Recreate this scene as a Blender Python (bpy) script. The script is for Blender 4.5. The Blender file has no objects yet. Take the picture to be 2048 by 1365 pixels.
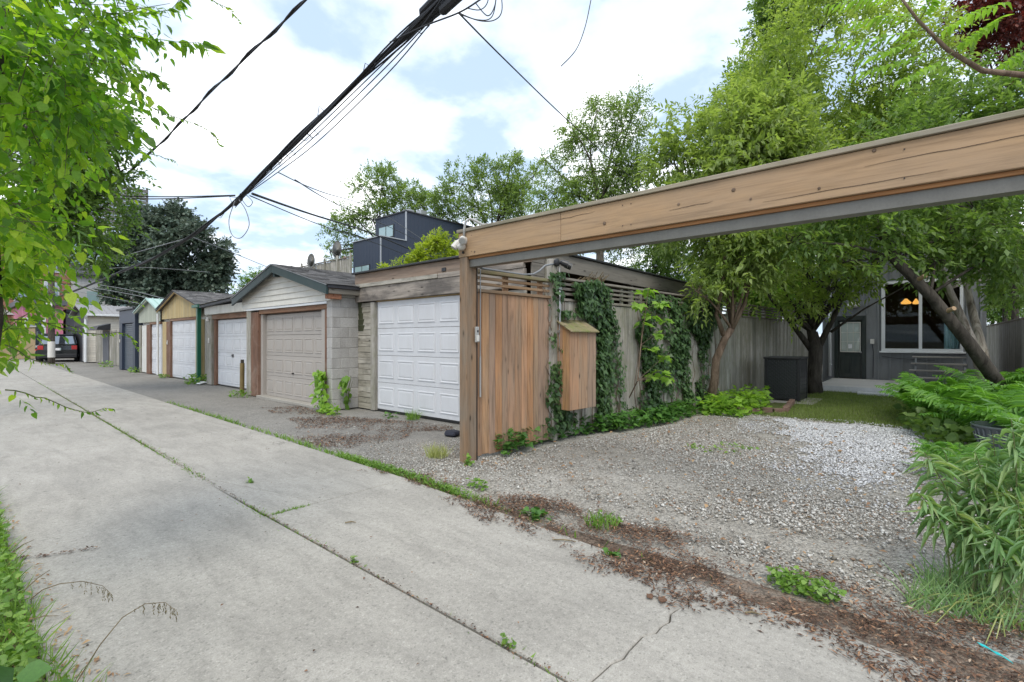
import bpy, bmesh, math, random
import numpy as np
from mathutils import Vector, Matrix, Quaternion

R = random.Random(11)
NR = np.random.default_rng(11)
sc = bpy.context.scene
COL = sc.collection
rad = math.radians

# ------------------------------------------------------------------ camera
YAW, FPX, CAMH, HORIZON = rad(49.45), 967.0, 1.4, 680.0
S_, C_ = math.sin(YAW), math.cos(YAW)
cd = bpy.data.cameras.new('camera'); cam = bpy.data.objects.new('camera', cd); COL.objects.link(cam)
cam.location = (0, 0, CAMH); cam.rotation_euler = (rad(90), 0, -YAW)
cd.sensor_width = 36; cd.lens = FPX / 2048 * 36; cd.shift_y = -2.5 / 2048
cd.clip_start = 0.05; cd.clip_end = 900
sc.camera = cam

# ------------------------------------------------------------------ sky, sun, exposure
SUN_DIR = Vector((-0.50, -0.40, 0.95)).normalized()
w = bpy.data.worlds.new('World'); sc.world = w; w.use_nodes = True
def N(nt, typ, ins=None, **props):
    n = nt.nodes.new(typ)
    for k, v in props.items(): setattr(n, k, v)
    for k, v in (ins or {}).items():
        s = n.inputs[k]
        if isinstance(v, bpy.types.NodeSocket): nt.links.new(v, s)
        else: s.default_value = v
    return n
def math_(nt, op, a, b=0.0, clamp=False):
    return N(nt, 'ShaderNodeMath', {0: a, 1: b}, operation=op, use_clamp=clamp).outputs[0]
def mixc(nt, f, a, b, typ='MIX'):
    n = N(nt, 'ShaderNodeMix', data_type='RGBA', blend_type=typ)
    for idx, v in ((0, f), (6, a), (7, b)):
        if isinstance(v, bpy.types.NodeSocket): nt.links.new(v, n.inputs[idx])
        else: n.inputs[idx].default_value = v if idx == 0 else (tuple(v) + (1,))[:4]
    return n.outputs[2]
def ramp(nt, fac, stops, interp='LINEAR'):
    n = N(nt, 'ShaderNodeValToRGB', {0: fac}); cr = n.color_ramp; cr.interpolation = interp
    while len(cr.elements) < len(stops): cr.elements.new(0.5)
    for e, (p, c) in zip(cr.elements, stops):
        e.position = p; e.color = (c, c, c, 1) if isinstance(c, (int, float)) else (tuple(c) + (1,))[:4]
    return n.outputs[0]
nt = w.node_tree; nt.nodes.clear()
sky = N(nt, 'ShaderNodeTexSky', sky_type='NISHITA', sun_disc=False)
sky.sun_elevation = math.asin(SUN_DIR.z); sky.sun_rotation = math.atan2(SUN_DIR.x, SUN_DIR.y)
sky.dust_density = 1.2; sky.air_density = 1.0
tc = N(nt, 'ShaderNodeTexCoord')
sx = N(nt, 'ShaderNodeSeparateXYZ', {0: tc.outputs['Generated']})
zz = math_(nt, 'ADD', math_(nt, 'MAXIMUM', sx.outputs[2], 0.0), 0.16)
cv = N(nt, 'ShaderNodeCombineXYZ', {0: math_(nt, 'DIVIDE', sx.outputs[0], zz), 1: math_(nt, 'DIVIDE', sx.outputs[1], zz), 2: 3.7})
nz = N(nt, 'ShaderNodeTexNoise', {'Vector': cv.outputs[0], 'Scale': 2.1, 'Detail': 8.0, 'Roughness': 0.52, 'Distortion': 0.15})
cl = ramp(nt, nz.outputs[0], [(0.40, 0.0), (0.50, 0.30), (0.60, 1.0)], 'EASE')
veil = mixc(nt, 0.78, sky.outputs[0], (3.9, 4.95, 6.4))            # thin high haze over the blue
skyc = mixc(nt, cl, veil, (9.2, 9.4, 9.7))
bg = N(nt, 'ShaderNodeBackground', {0: skyc, 1: 0.11})
out = N(nt, 'ShaderNodeOutputWorld', {0: bg.outputs[0]})

sd = bpy.data.lights.new('sun', 'SUN'); sun = bpy.data.objects.new('sun', sd); COL.objects.link(sun)
sd.energy = 1.3; sd.angle = rad(30); sd.color = (1.0, 0.94, 0.83)
sun.rotation_euler = SUN_DIR.to_track_quat('Z', 'Y').to_euler(); sun.location = (0, 0, 30)

vs = sc.view_settings
vs.view_transform = 'Standard'; vs.look = 'None'; vs.exposure = 0.84; vs.gamma = 1.0; vs.use_curve_mapping = False
cy = sc.cycles
cy.max_bounces = 7; cy.diffuse_bounces = 4; cy.glossy_bounces = 2; cy.transmission_bounces = 4; cy.transparent_max_bounces = 6
cy.caustics_reflective = cy.caustics_refractive = False
cy.use_denoising = True

# ------------------------------------------------------------------ measuring helpers (photo direction -> point of the place)
def _ab(u):
    r = (u - 1024) / FPX
    return S_ + C_ * r, C_ - S_ * r
def P(u, v, z):
    a, b = _ab(u); return Vector((a * z, b * z, CAMH + (HORIZON - v) / FPX * z))
def onX(u, v, X): return P(u, v, X / _ab(u)[0])
def onY(u, v, Y): return P(u, v, Y / _ab(u)[1])
def onG(u, v, Z=0.0): return P(u, v, FPX * (CAMH - Z) / (v - HORIZON))
def proj(p):
    x, y, z = p[0], p[1], p[2]
    d = S_ * x + C_ * y; l = C_ * x - S_ * y
    return 1024 + FPX * l / d, HORIZON - FPX * (z - CAMH) / d, d

# ------------------------------------------------------------------ objects
OFF = {}
def prop(o, label=None, cat=None, group=None, kind=None):
    if label: o['label'] = label
    if cat: o['category'] = cat
    if group: o['group'] = group
    if kind: o['kind'] = kind
    return o
def thing(name, label, cat, loc=(0, 0, 0), group=None, rotz=0.0, local=False, kind=None):
    o = bpy.data.objects.new(name, None); COL.objects.link(o)
    o.empty_display_size = 0.2
    o.location = loc; o.rotation_euler = (0, 0, rotz)
    OFF[o.name] = Vector((0, 0, 0)) if (local or rotz) else Vector(loc)
    return prop(o, label, cat, group, kind)
class MB:
    def __init__(s): s.v = []; s.f = []; s.m = []
    def add(s, vs_, fs, mi=0):
        k = len(s.v); s.v += [tuple(p) for p in vs_]
        for f in fs: s.f.append(tuple(i + k for i in f)); s.m.append(mi)
        return s
    def box(s, x0, y0, z0, x1, y1, z1, mi=0):
        x0, x1 = sorted((x0, x1)); y0, y1 = sorted((y0, y1)); z0, z1 = sorted((z0, z1))
        return s.hexa([(x0, y0, z0), (x1, y0, z0), (x1, y1, z0), (x0, y1, z0), (x0, y0, z1), (x1, y0, z1), (x1, y1, z1), (x0, y1, z1)], mi)
    def hexa(s, p, mi=0):
        return s.add(p, [(3, 2, 1, 0), (4, 5, 6, 7), (0, 1, 5, 4), (1, 2, 6, 5), (2, 3, 7, 6), (3, 0, 4, 7)], mi)
    def prism(s, poly, ext, mi=0):
        n = len(poly); e = Vector(ext); a = [Vector(p) for p in poly]
        s.add(a + [p + e for p in a], [tuple(range(n))[::-1], tuple(range(n, 2 * n))] + [(i, (i + 1) % n, n + (i + 1) % n, n + i) for i in range(n)], mi)
        return s
    def tube(s, pts, rr, n=6, mi=0, cap=True):
        pts = [Vector(p) for p in pts]
        if not hasattr(rr, '__len__'): rr = [rr] * len(pts)
        vsx, fs = [], []; up = None
        for i, p in enumerate(pts):
            t = (pts[min(i + 1, len(pts) - 1)] - pts[max(i - 1, 0)]).normalized()
            if up is None: up = t.orthogonal().normalized()
            up = (up - t * up.dot(t)); up = up.normalized() if up.length > 1e-6 else t.orthogonal().normalized()
            b = t.cross(up)
            for j in range(n):
                a = 2 * math.pi * j / n
                vsx.append(p + (up * math.cos(a) + b * math.sin(a)) * rr[i])
        for i in range(len(pts) - 1):
            for j in range(n):
                fs.append((i * n + j, i * n + (j + 1) % n, (i + 1) * n + (j + 1) % n, (i + 1) * n + j))
        if cap:
            fs.append(tuple(range(n))[::-1]); fs.append(tuple(range((len(pts) - 1) * n, len(pts) * n)))
        return s.add(vsx, fs, mi)
    def lathe(s, c, prof, n=20, axis='Z', mi=0, close=True):
        c = Vector(c); vsx, fs = [], []
        for (r_, h) in prof:
            for j in range(n):
                a = 2 * math.pi * j / n
                q = {'Z': (r_ * math.cos(a), r_ * math.sin(a), h), 'X': (h, r_ * math.cos(a), r_ * math.sin(a)), 'Y': (r_ * math.sin(a), h, r_ * math.cos(a))}[axis]
                vsx.append(c + Vector(q))
        for i in range(len(prof) - 1):
            for j in range(n):
                fs.append((i * n + j, i * n + (j + 1) % n, (i + 1) * n + (j + 1) % n, (i + 1) * n + j))
        if close: fs.append(tuple(range(n))[::-1]); fs.append(tuple(range((len(prof) - 1) * n, len(prof) * n)))
        return s.add(vsx, fs, mi)
def put(name, mb, mat, parent=None, bevel=0.0, smooth=False, label=None, cat=None, group=None, kind=None, at=None):
    """one MB -> ONE linked mesh object; vertices are given in the thing's space (world, unless the thing is local)"""
    me = bpy.data.meshes.new(name)
    off = OFF.get(parent.name, Vector((0, 0, 0))) if parent else Vector((0, 0, 0))
    V = np.array(mb.v, dtype=float)
    lo, hi = V.min(0), V.max(0)
    c = Vector(at) if at is not None else Vector(((lo[0] + hi[0]) / 2, (lo[1] + hi[1]) / 2, lo[2] if not parent else (lo[2] + hi[2]) / 2))
    V -= np.array(c)
    me.from_pydata(V.tolist(), [], mb.f)
    for mm in (mat if isinstance(mat, (list, tuple)) else [mat]): me.materials.append(mm)
    if any(mb.m): me.polygons.foreach_set('material_index', mb.m)
    if bevel:
        b = bmesh.new(); b.from_mesh(me)
        bmesh.ops.bevel(b, geom=b.edges[:], offset=bevel, segments=1, affect='EDGES', clamp_overlap=True)
        b.to_mesh(me); b.free()
    if smooth: me.polygons.foreach_set('use_smooth', [True] * len(me.polygons))
    me.update()
    o = bpy.data.objects.new(name, me); COL.objects.link(o)
    if parent: o.parent = parent
    o.location = c - off
    OFF[o.name] = c
    return prop(o, label, cat, group, kind)
def inst(name, me, parent, M4, off=None):
    """another object sharing mesh data, placed by a matrix in the thing's space"""
    o = bpy.data.objects.new(name, me); COL.objects.link(o); o.parent = parent
    off = OFF.get(parent.name, Vector((0, 0, 0))) if off is None else off
    o.matrix_local = Matrix.Translation(-off) @ M4
    OFF[o.name] = M4.translation.copy()
    return o
def npmesh(name, V, T, mat, smooth=False):
    """triangles from numpy arrays"""
    me = bpy.data.meshes.new(name)
    V = np.ascontiguousarray(V, dtype=np.float32); T = np.ascontiguousarray(T, dtype=np.int32)
    me.vertices.add(len(V)); me.vertices.foreach_set('co', V.ravel())
    me.loops.add(T.size); me.loops.foreach_set('vertex_index', T.ravel())
    me.polygons.add(len(T)); me.polygons.foreach_set('loop_start', np.arange(0, T.size, 3, dtype=np.int32))
    for mm in (mat if isinstance(mat, (list, tuple)) else [mat]): me.materials.append(mm)
    if smooth: me.polygons.foreach_set('use_smooth', np.ones(len(T), dtype=bool))
    me.update(calc_edges=True); me.validate()
    return me
def putnp(name, V, T, mat, parent=None, smooth=False, **k):
    off = OFF.get(parent.name, Vector((0, 0, 0))) if parent else Vector((0, 0, 0))
    V = np.asarray(V, dtype=float)
    c = Vector(V.mean(0)); c.z = V[:, 2].min()
    me = npmesh(name, V - np.array(c), T, mat, smooth)
    o = bpy.data.objects.new(name, me); COL.objects.link(o)
    if parent: o.parent = parent
    o.location = c - off; OFF[o.name] = c
    return prop(o, **k)
# ------------------------------------------------------------------ materials
def newmat(name):
    m = bpy.data.materials.new(name); m.use_nodes = True
    nt = m.node_tree; b = nt.nodes['Principled BSDF']
    return m, nt, b
def objvec(nt, spread=23.0):
    t = N(nt, 'ShaderNodeTexCoord'); oi = N(nt, 'ShaderNodeObjectInfo')
    off = N(nt, 'ShaderNodeVectorMath', {0: (spread, spread * 1.7, spread * 0.6), 'Scale': oi.outputs['Random']}, operation='SCALE')
    v = N(nt, 'ShaderNodeVectorMath', {0: t.outputs['Object'], 1: off.outputs[0]}, operation='ADD')
    return v.outputs[0], oi.outputs['Random'], t.outputs['Object']
def scalev(nt, v, s): return N(nt, 'ShaderNodeVectorMath', {0: v, 1: s}, operation='MULTIPLY').outputs[0]
def noise(nt, v, scale=5.0, detail=5.0, rough=0.55, dist=0.0):
    return N(nt, 'ShaderNodeTexNoise', {'Vector': v, 'Scale': scale, 'Detail': detail, 'Roughness': rough, 'Distortion': dist}).outputs[0]
def bump(nt, b, h, strength=0.3, dist=0.01):
    n = N(nt, 'ShaderNodeBump', {'Height': h, 'Strength': strength, 'Distance': dist}); nt.links.new(n.outputs[0], b.inputs['Normal'])
def mul(nt, c, f): return mixc(nt, 1.0, c, f, 'MULTIPLY')
def wood(name, tones, axis='Z', weather=None, wamt=0.35, knots=True, contrast=0.5, rough=0.85, moss=None, stain=None):
    m, nt, b = newmat(name); v, rnd, ov = objvec(nt)
    ax = 'XYZ'.index(axis)
    def st(al, ac): q = [ac] * 3; q[ax] = al; return tuple(q)
    n1 = noise(nt, scalev(nt, v, st(0.9, 11)), 1.0, 6, 0.6, 1.3)
    n2 = noise(nt, scalev(nt, v, st(3.0, 90)), 1.0, 4, 0.6, 0.3)
    g = math_(nt, 'ADD', math_(nt, 'MULTIPLY', n1, 0.6), math_(nt, 'MULTIPLY', n2, 0.4))
    base = ramp(nt, rnd, [(i / max(1, len(tones) - 1), t) for i, t in enumerate(tones)])
    if weather:
        wf = ramp(nt, noise(nt, scalev(nt, v, st(0.7, 3.0)), 1.3, 5, 0.65), [(0.42, 0.0), (0.62, 1.0)])
        base = mixc(nt, math_(nt, 'MULTIPLY', wf, wamt), base, weather)
    c = mul(nt, base, ramp(nt, g, [(0.30, 1.0 - contrast), (0.52, 1.0), (0.72, 1.0 + contrast * 0.35)]))
    if knots:
        vo = N(nt, 'ShaderNodeTexVoronoi', {'Vector': scalev(nt, v, st(2.6, 8.0)), 'Scale': 1.0, 'Randomness': 1.0}).outputs['Distance']
        c = mul(nt, c, ramp(nt, vo, [(0.05, 0.25), (0.10, 0.75), (0.16, 1.0)]))
    if stain:
        sf = ramp(nt, noise(nt, scalev(nt, v, (2.2, 2.2, 2.2)), 1.0, 7, 0.7, 0.6), [(0.5, 0.0), (0.68, 1.0)])
        c = mixc(nt, math_(nt, 'MULTIPLY', sf, stain[1]), c, stain[0])
    if moss:
        mf = ramp(nt, noise(nt, scalev(nt, v, (5, 5, 5)), 1.0, 6, 0.7), [(0.42, 0.0), (0.66, 1.0)])
        c = mixc(nt, math_(nt, 'MULTIPLY', mf, moss[1]), c, moss[0])
    nt.links.new(c, b.inputs['Base Color']); b.inputs['Roughness'].default_value = rough
    b.inputs['Specular IOR Level'].default_value = 0.25
    bump(nt, b, g, 0.5, 0.004)
    return m
def paint(name, col, rough=0.5, dirt=(0.16, 0.14, 0.12), damt=0.25, metal=0.0, vary=0.10, streak=True, fine=0.12, spec=0.4):
    m, nt, b = newmat(name); v, rnd, ov = objvec(nt)
    n1 = noise(nt, scalev(nt, v, (5, 5, 0.7) if streak else (3, 3, 3)), 1.0, 6, 0.65)
    n2 = noise(nt, v, 1.6, 4, 0.6)
    n3 = noise(nt, v, 70, 3, 0.6)
    f = math_(nt, 'MULTIPLY', ramp(nt, math_(nt, 'ADD', math_(nt, 'MULTIPLY', n1, 0.6), math_(nt, 'MULTIPLY', n2, 0.4)), [(0.44, 0.0), (0.70, 1.0)]), damt)
    c = mixc(nt, f, col, dirt)
    c = mul(nt, c, ramp(nt, rnd, [(0, 1 - vary), (1, 1 + vary * 0.4)]))
    c = mul(nt, c, ramp(nt, n3, [(0.3, 1 - fine), (0.7, 1.0)]))
    nt.links.new(c, b.inputs['Base Color']); b.inputs['Roughness'].default_value = rough; b.inputs['Metallic'].default_value = metal
    b.inputs['Specular IOR Level'].default_value = spec
    bump(nt, b, math_(nt, 'ADD', n1, math_(nt, 'MULTIPLY', n3, 0.3)), 0.08, 0.004)
    return m
def ground(name, cols, scale=1.0, speck=None, bumpd=0.01, bstr=0.5, rough=0.95, patch=None, cell=None):
    m, nt, b = newmat(name)
    pos = N(nt, 'ShaderNodeNewGeometry').outputs['Position']
    n1 = noise(nt, pos, 0.55 * scale, 6, 0.6, 0.4); n2 = noise(nt, pos, 9 * scale, 6, 0.65); n3 = noise(nt, pos, 95 * scale, 3, 0.7)
    f = math_(nt, 'ADD', math_(nt, 'MULTIPLY', n1, 0.55), math_(nt, 'MULTIPLY', n2, 0.45))
    c = ramp(nt, f, [(0.32 + 0.36 * i / max(1, len(cols) - 1), t) for i, t in enumerate(cols)])
    c = mul(nt, c, ramp(nt, n3, [(0.28, 0.72), (0.5, 1.0), (0.75, 1.12)]))
    h = math_(nt, 'ADD', n2, math_(nt, 'MULTIPLY', n3, 0.5))
    if speck:
        vo = N(nt, 'ShaderNodeTexVoronoi', {'Vector': pos, 'Scale': speck[0]})
        c = mixc(nt, math_(nt, 'MULTIPLY', ramp(nt, vo.outputs['Distance'], [(speck[2] * 0.6, 1.0), (speck[2], 0.0)]), speck[3]), c, speck[1])
    if cell:
        vo = N(nt, 'ShaderNodeTexVoronoi', {'Vector': pos, 'Scale': cell[0]})
        sv = N(nt, 'ShaderNodeSeparateColor', {0: vo.outputs['Color']}).outputs[0]
        c = mul(nt, c, ramp(nt, sv, [(0, cell[1]), (1, cell[2])]))
        h = math_(nt, 'SUBTRACT', h, math_(nt, 'MULTIPLY', vo.outputs['Distance'], 1.2))
    if patch:
        pf = ramp(nt, noise(nt, pos, patch[1], 7, 0.7, 0.5), [(patch[2], 0.0), (patch[2] + 0.12, 1.0)])
        c = mixc(nt, math_(nt, 'MULTIPLY', pf, patch[3]), c, patch[0])
    nt.links.new(c, b.inputs['Base Color']); b.inputs['Roughness'].default_value = rough; b.inputs['Specular IOR Level'].default_value = 0.2
    bump(nt, b, h, bstr, bumpd)
    return m
def leafmat(name, cols, trans=0.32, rough=0.45, tcol=None, sat=1.0):
    m, nt, b = newmat(name); cols = [tuple(min(.6, q * 1.42) for q in c) for c in cols]
    g = N(nt, 'ShaderNodeNewGeometry'); oi = N(nt, 'ShaderNodeObjectInfo')
    r = math_(nt, 'FRACT', math_(nt, 'ADD', g.outputs['Random Per Island'], oi.outputs['Random']))
    big = noise(nt, g.outputs['Position'], 0.9, 3, 0.6)
    f = math_(nt, 'ADD', math_(nt, 'MULTIPLY', r, 0.72), math_(nt, 'MULTIPLY', math_(nt, 'SUBTRACT', big, 0.36, True), 1.0), True)
    c = ramp(nt, f, [(i / (len(cols) - 1), t) for i, t in enumerate(cols)])
    vein = noise(nt, g.outputs['Position'], 120, 2, 0.6)
    c = mul(nt, c, ramp(nt, vein, [(0.3, 0.85), (0.7, 1.08)]))
    nt.links.new(c, b.inputs['Base Color']); b.inputs['Roughness'].default_value = rough; b.inputs['Specular IOR Level'].default_value = 0.35
    tr = N(nt, 'ShaderNodeBsdfTranslucent', {0: mul(nt, c, tcol or (1.9, 2.0, 0.9))})
    mx = N(nt, 'ShaderNodeMixShader', {0: trans, 1: b.outputs[0], 2: tr.outputs[0]})
    nt.links.new(mx.outputs[0], nt.nodes['Material Output'].inputs[0])
    return m
def islandmat(name, stops, rough=0.9, fine=40.0, spec=0.2):
    m, nt, b = newmat(name)
    g = N(nt, 'ShaderNodeNewGeometry')
    c = ramp(nt, g.outputs['Random Per Island'], stops)
    n = noise(nt, g.outputs['Position'], fine, 4, 0.65)
    c = mul(nt, c, ramp(nt, n, [(0.3, 0.7), (0.7, 1.15)]))
    nt.links.new(c, b.inputs['Base Color']); b.inputs['Roughness'].default_value = rough; b.inputs['Specular IOR Level'].default_value = spec
    return m
def bark(name, c1, c2, sc_=9.0, moss=None):
    m, nt, b = newmat(name)
    pos = N(nt, 'ShaderNodeNewGeometry').outputs['Position']
    n1 = noise(nt, scalev(nt, pos, (sc_, sc_, sc_ * 0.25)), 1.0, 7, 0.7, 0.8)
    c = ramp(nt, n1, [(0.36, c1), (0.62, c2)])
    if moss:
        c = mixc(nt, ramp(nt, noise(nt, pos, 3.0, 5, 0.7), [(0.5, 0.0), (0.65, 0.6)]), c, moss)
    nt.links.new(c, b.inputs['Base Color']); b.inputs['Roughness'].default_value = 0.9; b.inputs['Specular IOR Level'].default_value = 0.15
    bump(nt, b, n1, 0.9, 0.02)
    return m
def simple(name, col, rough=0.5, metal=0.0, emit=None, spec=0.5):
    m, nt, b = newmat(name)
    t = N(nt, 'ShaderNodeTexCoord')
    n = noise(nt, t.outputs['Object'], 14, 4, 0.6)
    c = mul(nt, N(nt, 'ShaderNodeRGB').outputs[0], ramp(nt, n, [(0.3, 0.86), (0.7, 1.06)]))
    for q in nt.nodes:
        if q.type == 'RGB': q.outputs[0].default_value = tuple(col) + (1,)
    nt.links.new(c, b.inputs['Base Color']); b.inputs['Roughness'].default_value = rough; b.inputs['Metallic'].default_value = metal
    b.inputs['Specular IOR Level'].default_value = spec
    if emit: b.inputs['Emission Color'].default_value = tuple(emit[0]) + (1,); b.inputs['Emission Strength'].default_value = emit[1]
    return m
def glass(name, tint=(0.8, 0.9, 0.9), refl=0.18, opaque=None):
    m, nt, b = newmat(name)
    gl = N(nt, 'ShaderNodeBsdfGlossy', {0: (0.9, 0.95, 1, 1), 'Roughness': 0.02})
    tr = N(nt, 'ShaderNodeBsdfTransparent', {0: tuple(tint) + (1,)}) if opaque is None else N(nt, 'ShaderNodeBsdfDiffuse', {0: tuple(opaque) + (1,)})
    lw = N(nt, 'ShaderNodeLayerWeight', {0: 0.25})
    f = math_(nt, 'ADD', math_(nt, 'MULTIPLY', lw.outputs['Fresnel'], 0.35), refl, True)
    mx = N(nt, 'ShaderNodeMixShader', {0: f, 1: tr.outputs[0], 2: gl.outputs[0]})
    nt.links.new(mx.outputs[0], nt.nodes['Material Output'].inputs[0])
    return m

GREY = (0.27, 0.245, 0.215)
M = {}
M['cedarZ'] = wood('cedar_boards', [(0.31, 0.185, 0.115), (0.46, 0.245, 0.125), (0.35, 0.235, 0.165), (0.60, 0.30, 0.10), (0.33, 0.225, 0.165), (0.48, 0.275, 0.16), (0.34, 0.255, 0.19)], 'Z', (0.27, 0.225, 0.17), 0.5, contrast=0.6)
M['cedarX'] = wood('cedar_rails', [(0.26, 0.16, 0.09), (0.33, 0.21, 0.12)], 'X', (0.26, 0.22, 0.17), 0.5)
M['mossrail'] = wood('mossy_rail', [(0.24, 0.19, 0.12), (0.28, 0.22, 0.13)], 'X', (0.2, 0.18, 0.13), 0.5, moss=((0.16, 0.19, 0.05), 0.75))
M['postZ'] = wood('cedar_post', [(0.27, 0.175, 0.105), (0.25, 0.16, 0.10)], 'Z', (0.21, 0.18, 0.145), 0.7, contrast=0.55)
M['beamY'] = wood('cedar_beam', [(0.42, 0.28, 0.165), (0.40, 0.27, 0.16)], 'Y', (0.36, 0.26, 0.175), 0.6, contrast=0.36, knots=False, stain=((0.24, 0.19, 0.145), 0.15))
M['beamlip'] = wood('cedar_beam_lip', [(0.38, 0.19, 0.08), (0.36, 0.18, 0.08)], 'Y', None, knots=False)
M['capY'] = wood('weathered_cap', [(0.36, 0.31, 0.24), (0.33, 0.29, 0.23)], 'Y', (0.25, 0.23, 0.19), 0.6, moss=((0.2, 0.2, 0.1), 0.35))
M['fenceZ'] = wood('grey_fence_boards', [(0.33, 0.305, 0.27), (0.45, 0.42, 0.375), (0.28, 0.265, 0.24), (0.40, 0.37, 0.33), (0.50, 0.475, 0.43)], 'Z', (0.17, 0.165, 0.13), 0.55, moss=((0.15, 0.16, 0.07), 0.35))
M['fenceX'] = wood('grey_fence_rails', [(0.22, 0.195, 0.165), (0.29, 0.26, 0.22)], 'X', (0.17, 0.16, 0.13), 0.5)
M['oldY'] = wood('weathered_planks', [(0.42, 0.39, 0.33), (0.50, 0.47, 0.41), (0.38, 0.35, 0.29), (0.46, 0.43, 0.36)], 'Y', (0.22, 0.20, 0.16), 0.6, contrast=0.6, stain=((0.07, 0.065, 0.05), 0.45))
M['lintelY'] = wood('stained_lintel', [(0.34, 0.30, 0.26), (0.38, 0.33, 0.28)], 'Y', (0.10, 0.09, 0.085), 0.8, contrast=0.6, stain=((0.06, 0.055, 0.05), 0.6))
M['fasciaY'] = wood('brown_fascia', [(0.33, 0.24, 0.18), (0.29, 0.215, 0.165)], 'Y', (0.26, 0.22, 0.18), 0.5, contrast=0.5)
M['fasciaX'] = wood('grey_fascia', [(0.25, 0.225, 0.19), (0.22, 0.20, 0.17)], 'X', (0.17, 0.155, 0.13), 0.6, contrast=0.5)
M['brownZ'] = wood('brown_stain_post', [(0.23, 0.125, 0.08), (0.20, 0.11, 0.075)], 'Z', (0.13, 0.09, 0.07), 0.5, stain=((0.36, 0.30, 0.25), 0.3))
M['brownY'] = wood('brown_stain_header', [(0.25, 0.135, 0.08), (0.22, 0.125, 0.08)], 'Y', (0.30, 0.24, 0.2), 0.4)
M['rustY'] = wood('reddish_block', [(0.36, 0.16, 0.09), (0.33, 0.15, 0.09)], 'Y', (0.2, 0.13, 0.1), 0.5)
M['yellowZ'] = wood('yellow_boards', [(0.48, 0.38, 0.20), (0.55, 0.43, 0.22), (0.45, 0.37, 0.22), (0.56, 0.48, 0.28)], 'Z', (0.42, 0.30, 0.15), 0.5, contrast=0.3)
M['paleZ'] = wood('pale_green_boards', [(0.42, 0.45, 0.37), (0.47, 0.49, 0.41), (0.38, 0.41, 0.34)], 'Z', (0.33, 0.33, 0.27), 0.4, contrast=0.3, knots=False)
M['tanY'] = wood('tan_trim', [(0.45, 0.33, 0.17), (0.42, 0.30, 0.16)], 'Y', None)
M['white_door'] = paint('white_door', (0.63, 0.64, 0.665), 0.42, (0.36, 0.34, 0.31), 0.26, fine=0.06, vary=0.04)
M['beige_door'] = paint('beige_door', (0.40, 0.365, 0.33), 0.45, (0.30, 0.27, 0.24), 0.3, fine=0.08, vary=0.04)
M['offwhite'] = paint('old_white_paint', (0.72, 0.71, 0.66), 0.6, (0.33, 0.30, 0.24), 0.5)
M['vinyl'] = paint('cream_vinyl', (0.70, 0.68, 0.62), 0.5, (0.42, 0.40, 0.34), 0.35)
M['cream'] = paint('cream_siding', (0.72, 0.67, 0.58), 0.5, (0.45, 0.42, 0.36), 0.3)
M['green'] = paint('dark_green_paint', (0.020, 0.042, 0.042), 0.45, (0.06, 0.07, 0.07), 0.4)
M['emerald'] = paint('emerald_paint', (0.012, 0.13, 0.075), 0.4, (0.03, 0.08, 0.05), 0.3)
M['cmu'] = paint('painted_block', (0.49, 0.475, 0.455), 0.85, (0.24, 0.225, 0.20), 0.6, fine=0.3, vary=0.10)
M['mortar'] = paint('mortar', (0.42, 0.40, 0.37), 0.95)
M['navy'] = paint('navy_metal', (0.032, 0.046, 0.076), 0.45, (0.06, 0.065, 0.08), 0.3, vary=0.14)
M['shutter'] = paint('slate_shutter', (0.085, 0.105, 0.13), 0.4, (0.06, 0.07, 0.08), 0.3)
M['charcoal'] = paint('charcoal_cladding', (0.035, 0.037, 0.045), 0.55)
M['housegrey'] = paint('grey_house_boards', (0.215, 0.225, 0.238), 0.6, (0.09, 0.088, 0.085), 0.4, vary=0.12)
M['blackgreen'] = paint('black_green_door', (0.022, 0.032, 0.03), 0.35, vary=0.02)
M['whitemetal'] = paint('white_metal', (0.74, 0.76, 0.78), 0.4, (0.4, 0.4, 0.4), 0.2)
M['flashing'] = paint('black_flashing', (0.03, 0.031, 0.034), 0.4, (0.08, 0.08, 0.08), 0.4)
M['metalroof'] = paint('grey_metal_roof', (0.36, 0.345, 0.34), 0.4, (0.25, 0.23, 0.21), 0.4, metal=0.3)
M['mintroof'] = paint('mint_metal_roof', (0.42, 0.60, 0.54), 0.4, (0.3, 0.42, 0.38), 0.3, metal=0.2)
M['steel'] = paint('grey_steel', (0.20, 0.195, 0.175), 0.5, (0.10, 0.095, 0.085), 0.5, metal=0.3)
M['darksteel'] = paint('dark_steel', (0.035, 0.035, 0.038), 0.45, metal=0.3)
M['galv'] = paint('galvanised', (0.42, 0.43, 0.44), 0.4, (0.3, 0.3, 0.3), 0.3, metal=0.6)
M['plastic_white'] = paint('aged_white_plastic', (0.66, 0.64, 0.60), 0.4, (0.4, 0.38, 0.33), 0.3)
M['plastic_grey'] = paint('grey_plastic', (0.40, 0.40, 0.39), 0.5)
M['black'] = simple('black_plastic', (0.018, 0.018, 0.02), 0.4)
M['rubber'] = simple('rubber', (0.02, 0.02, 0.02), 0.8)
M['rustpipe'] = paint('yellow_rusty_pipe', (0.21, 0.15, 0.05), 0.6, (0.06, 0.04, 0.025), 0.9)
M['shingle'] = islandmat('grey_shingles', [(0, (0.10, 0.098, 0.098)), (0.5, (0.17, 0.165, 0.165)), (1, (0.25, 0.24, 0.235))], 0.95, 60)
M['shingle_moss'] = islandmat('mossy_shingles', [(0, (0.07, 0.068, 0.06)), (0.6, (0.13, 0.12, 0.10)), (1, (0.17, 0.16, 0.10))], 0.95, 40)
M['concrete'] = ground('lane_concrete', [(0.235, 0.225, 0.208), (0.285, 0.272, 0.252), (0.335, 0.32, 0.297)], 1.0, speck=(34, (0.20, 0.18, 0.16), 0.10, 0.6), bumpd=0.004, bstr=0.3, rough=0.9, patch=((0.215, 0.205, 0.19), 1.3, 0.52, 0.5))
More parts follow.
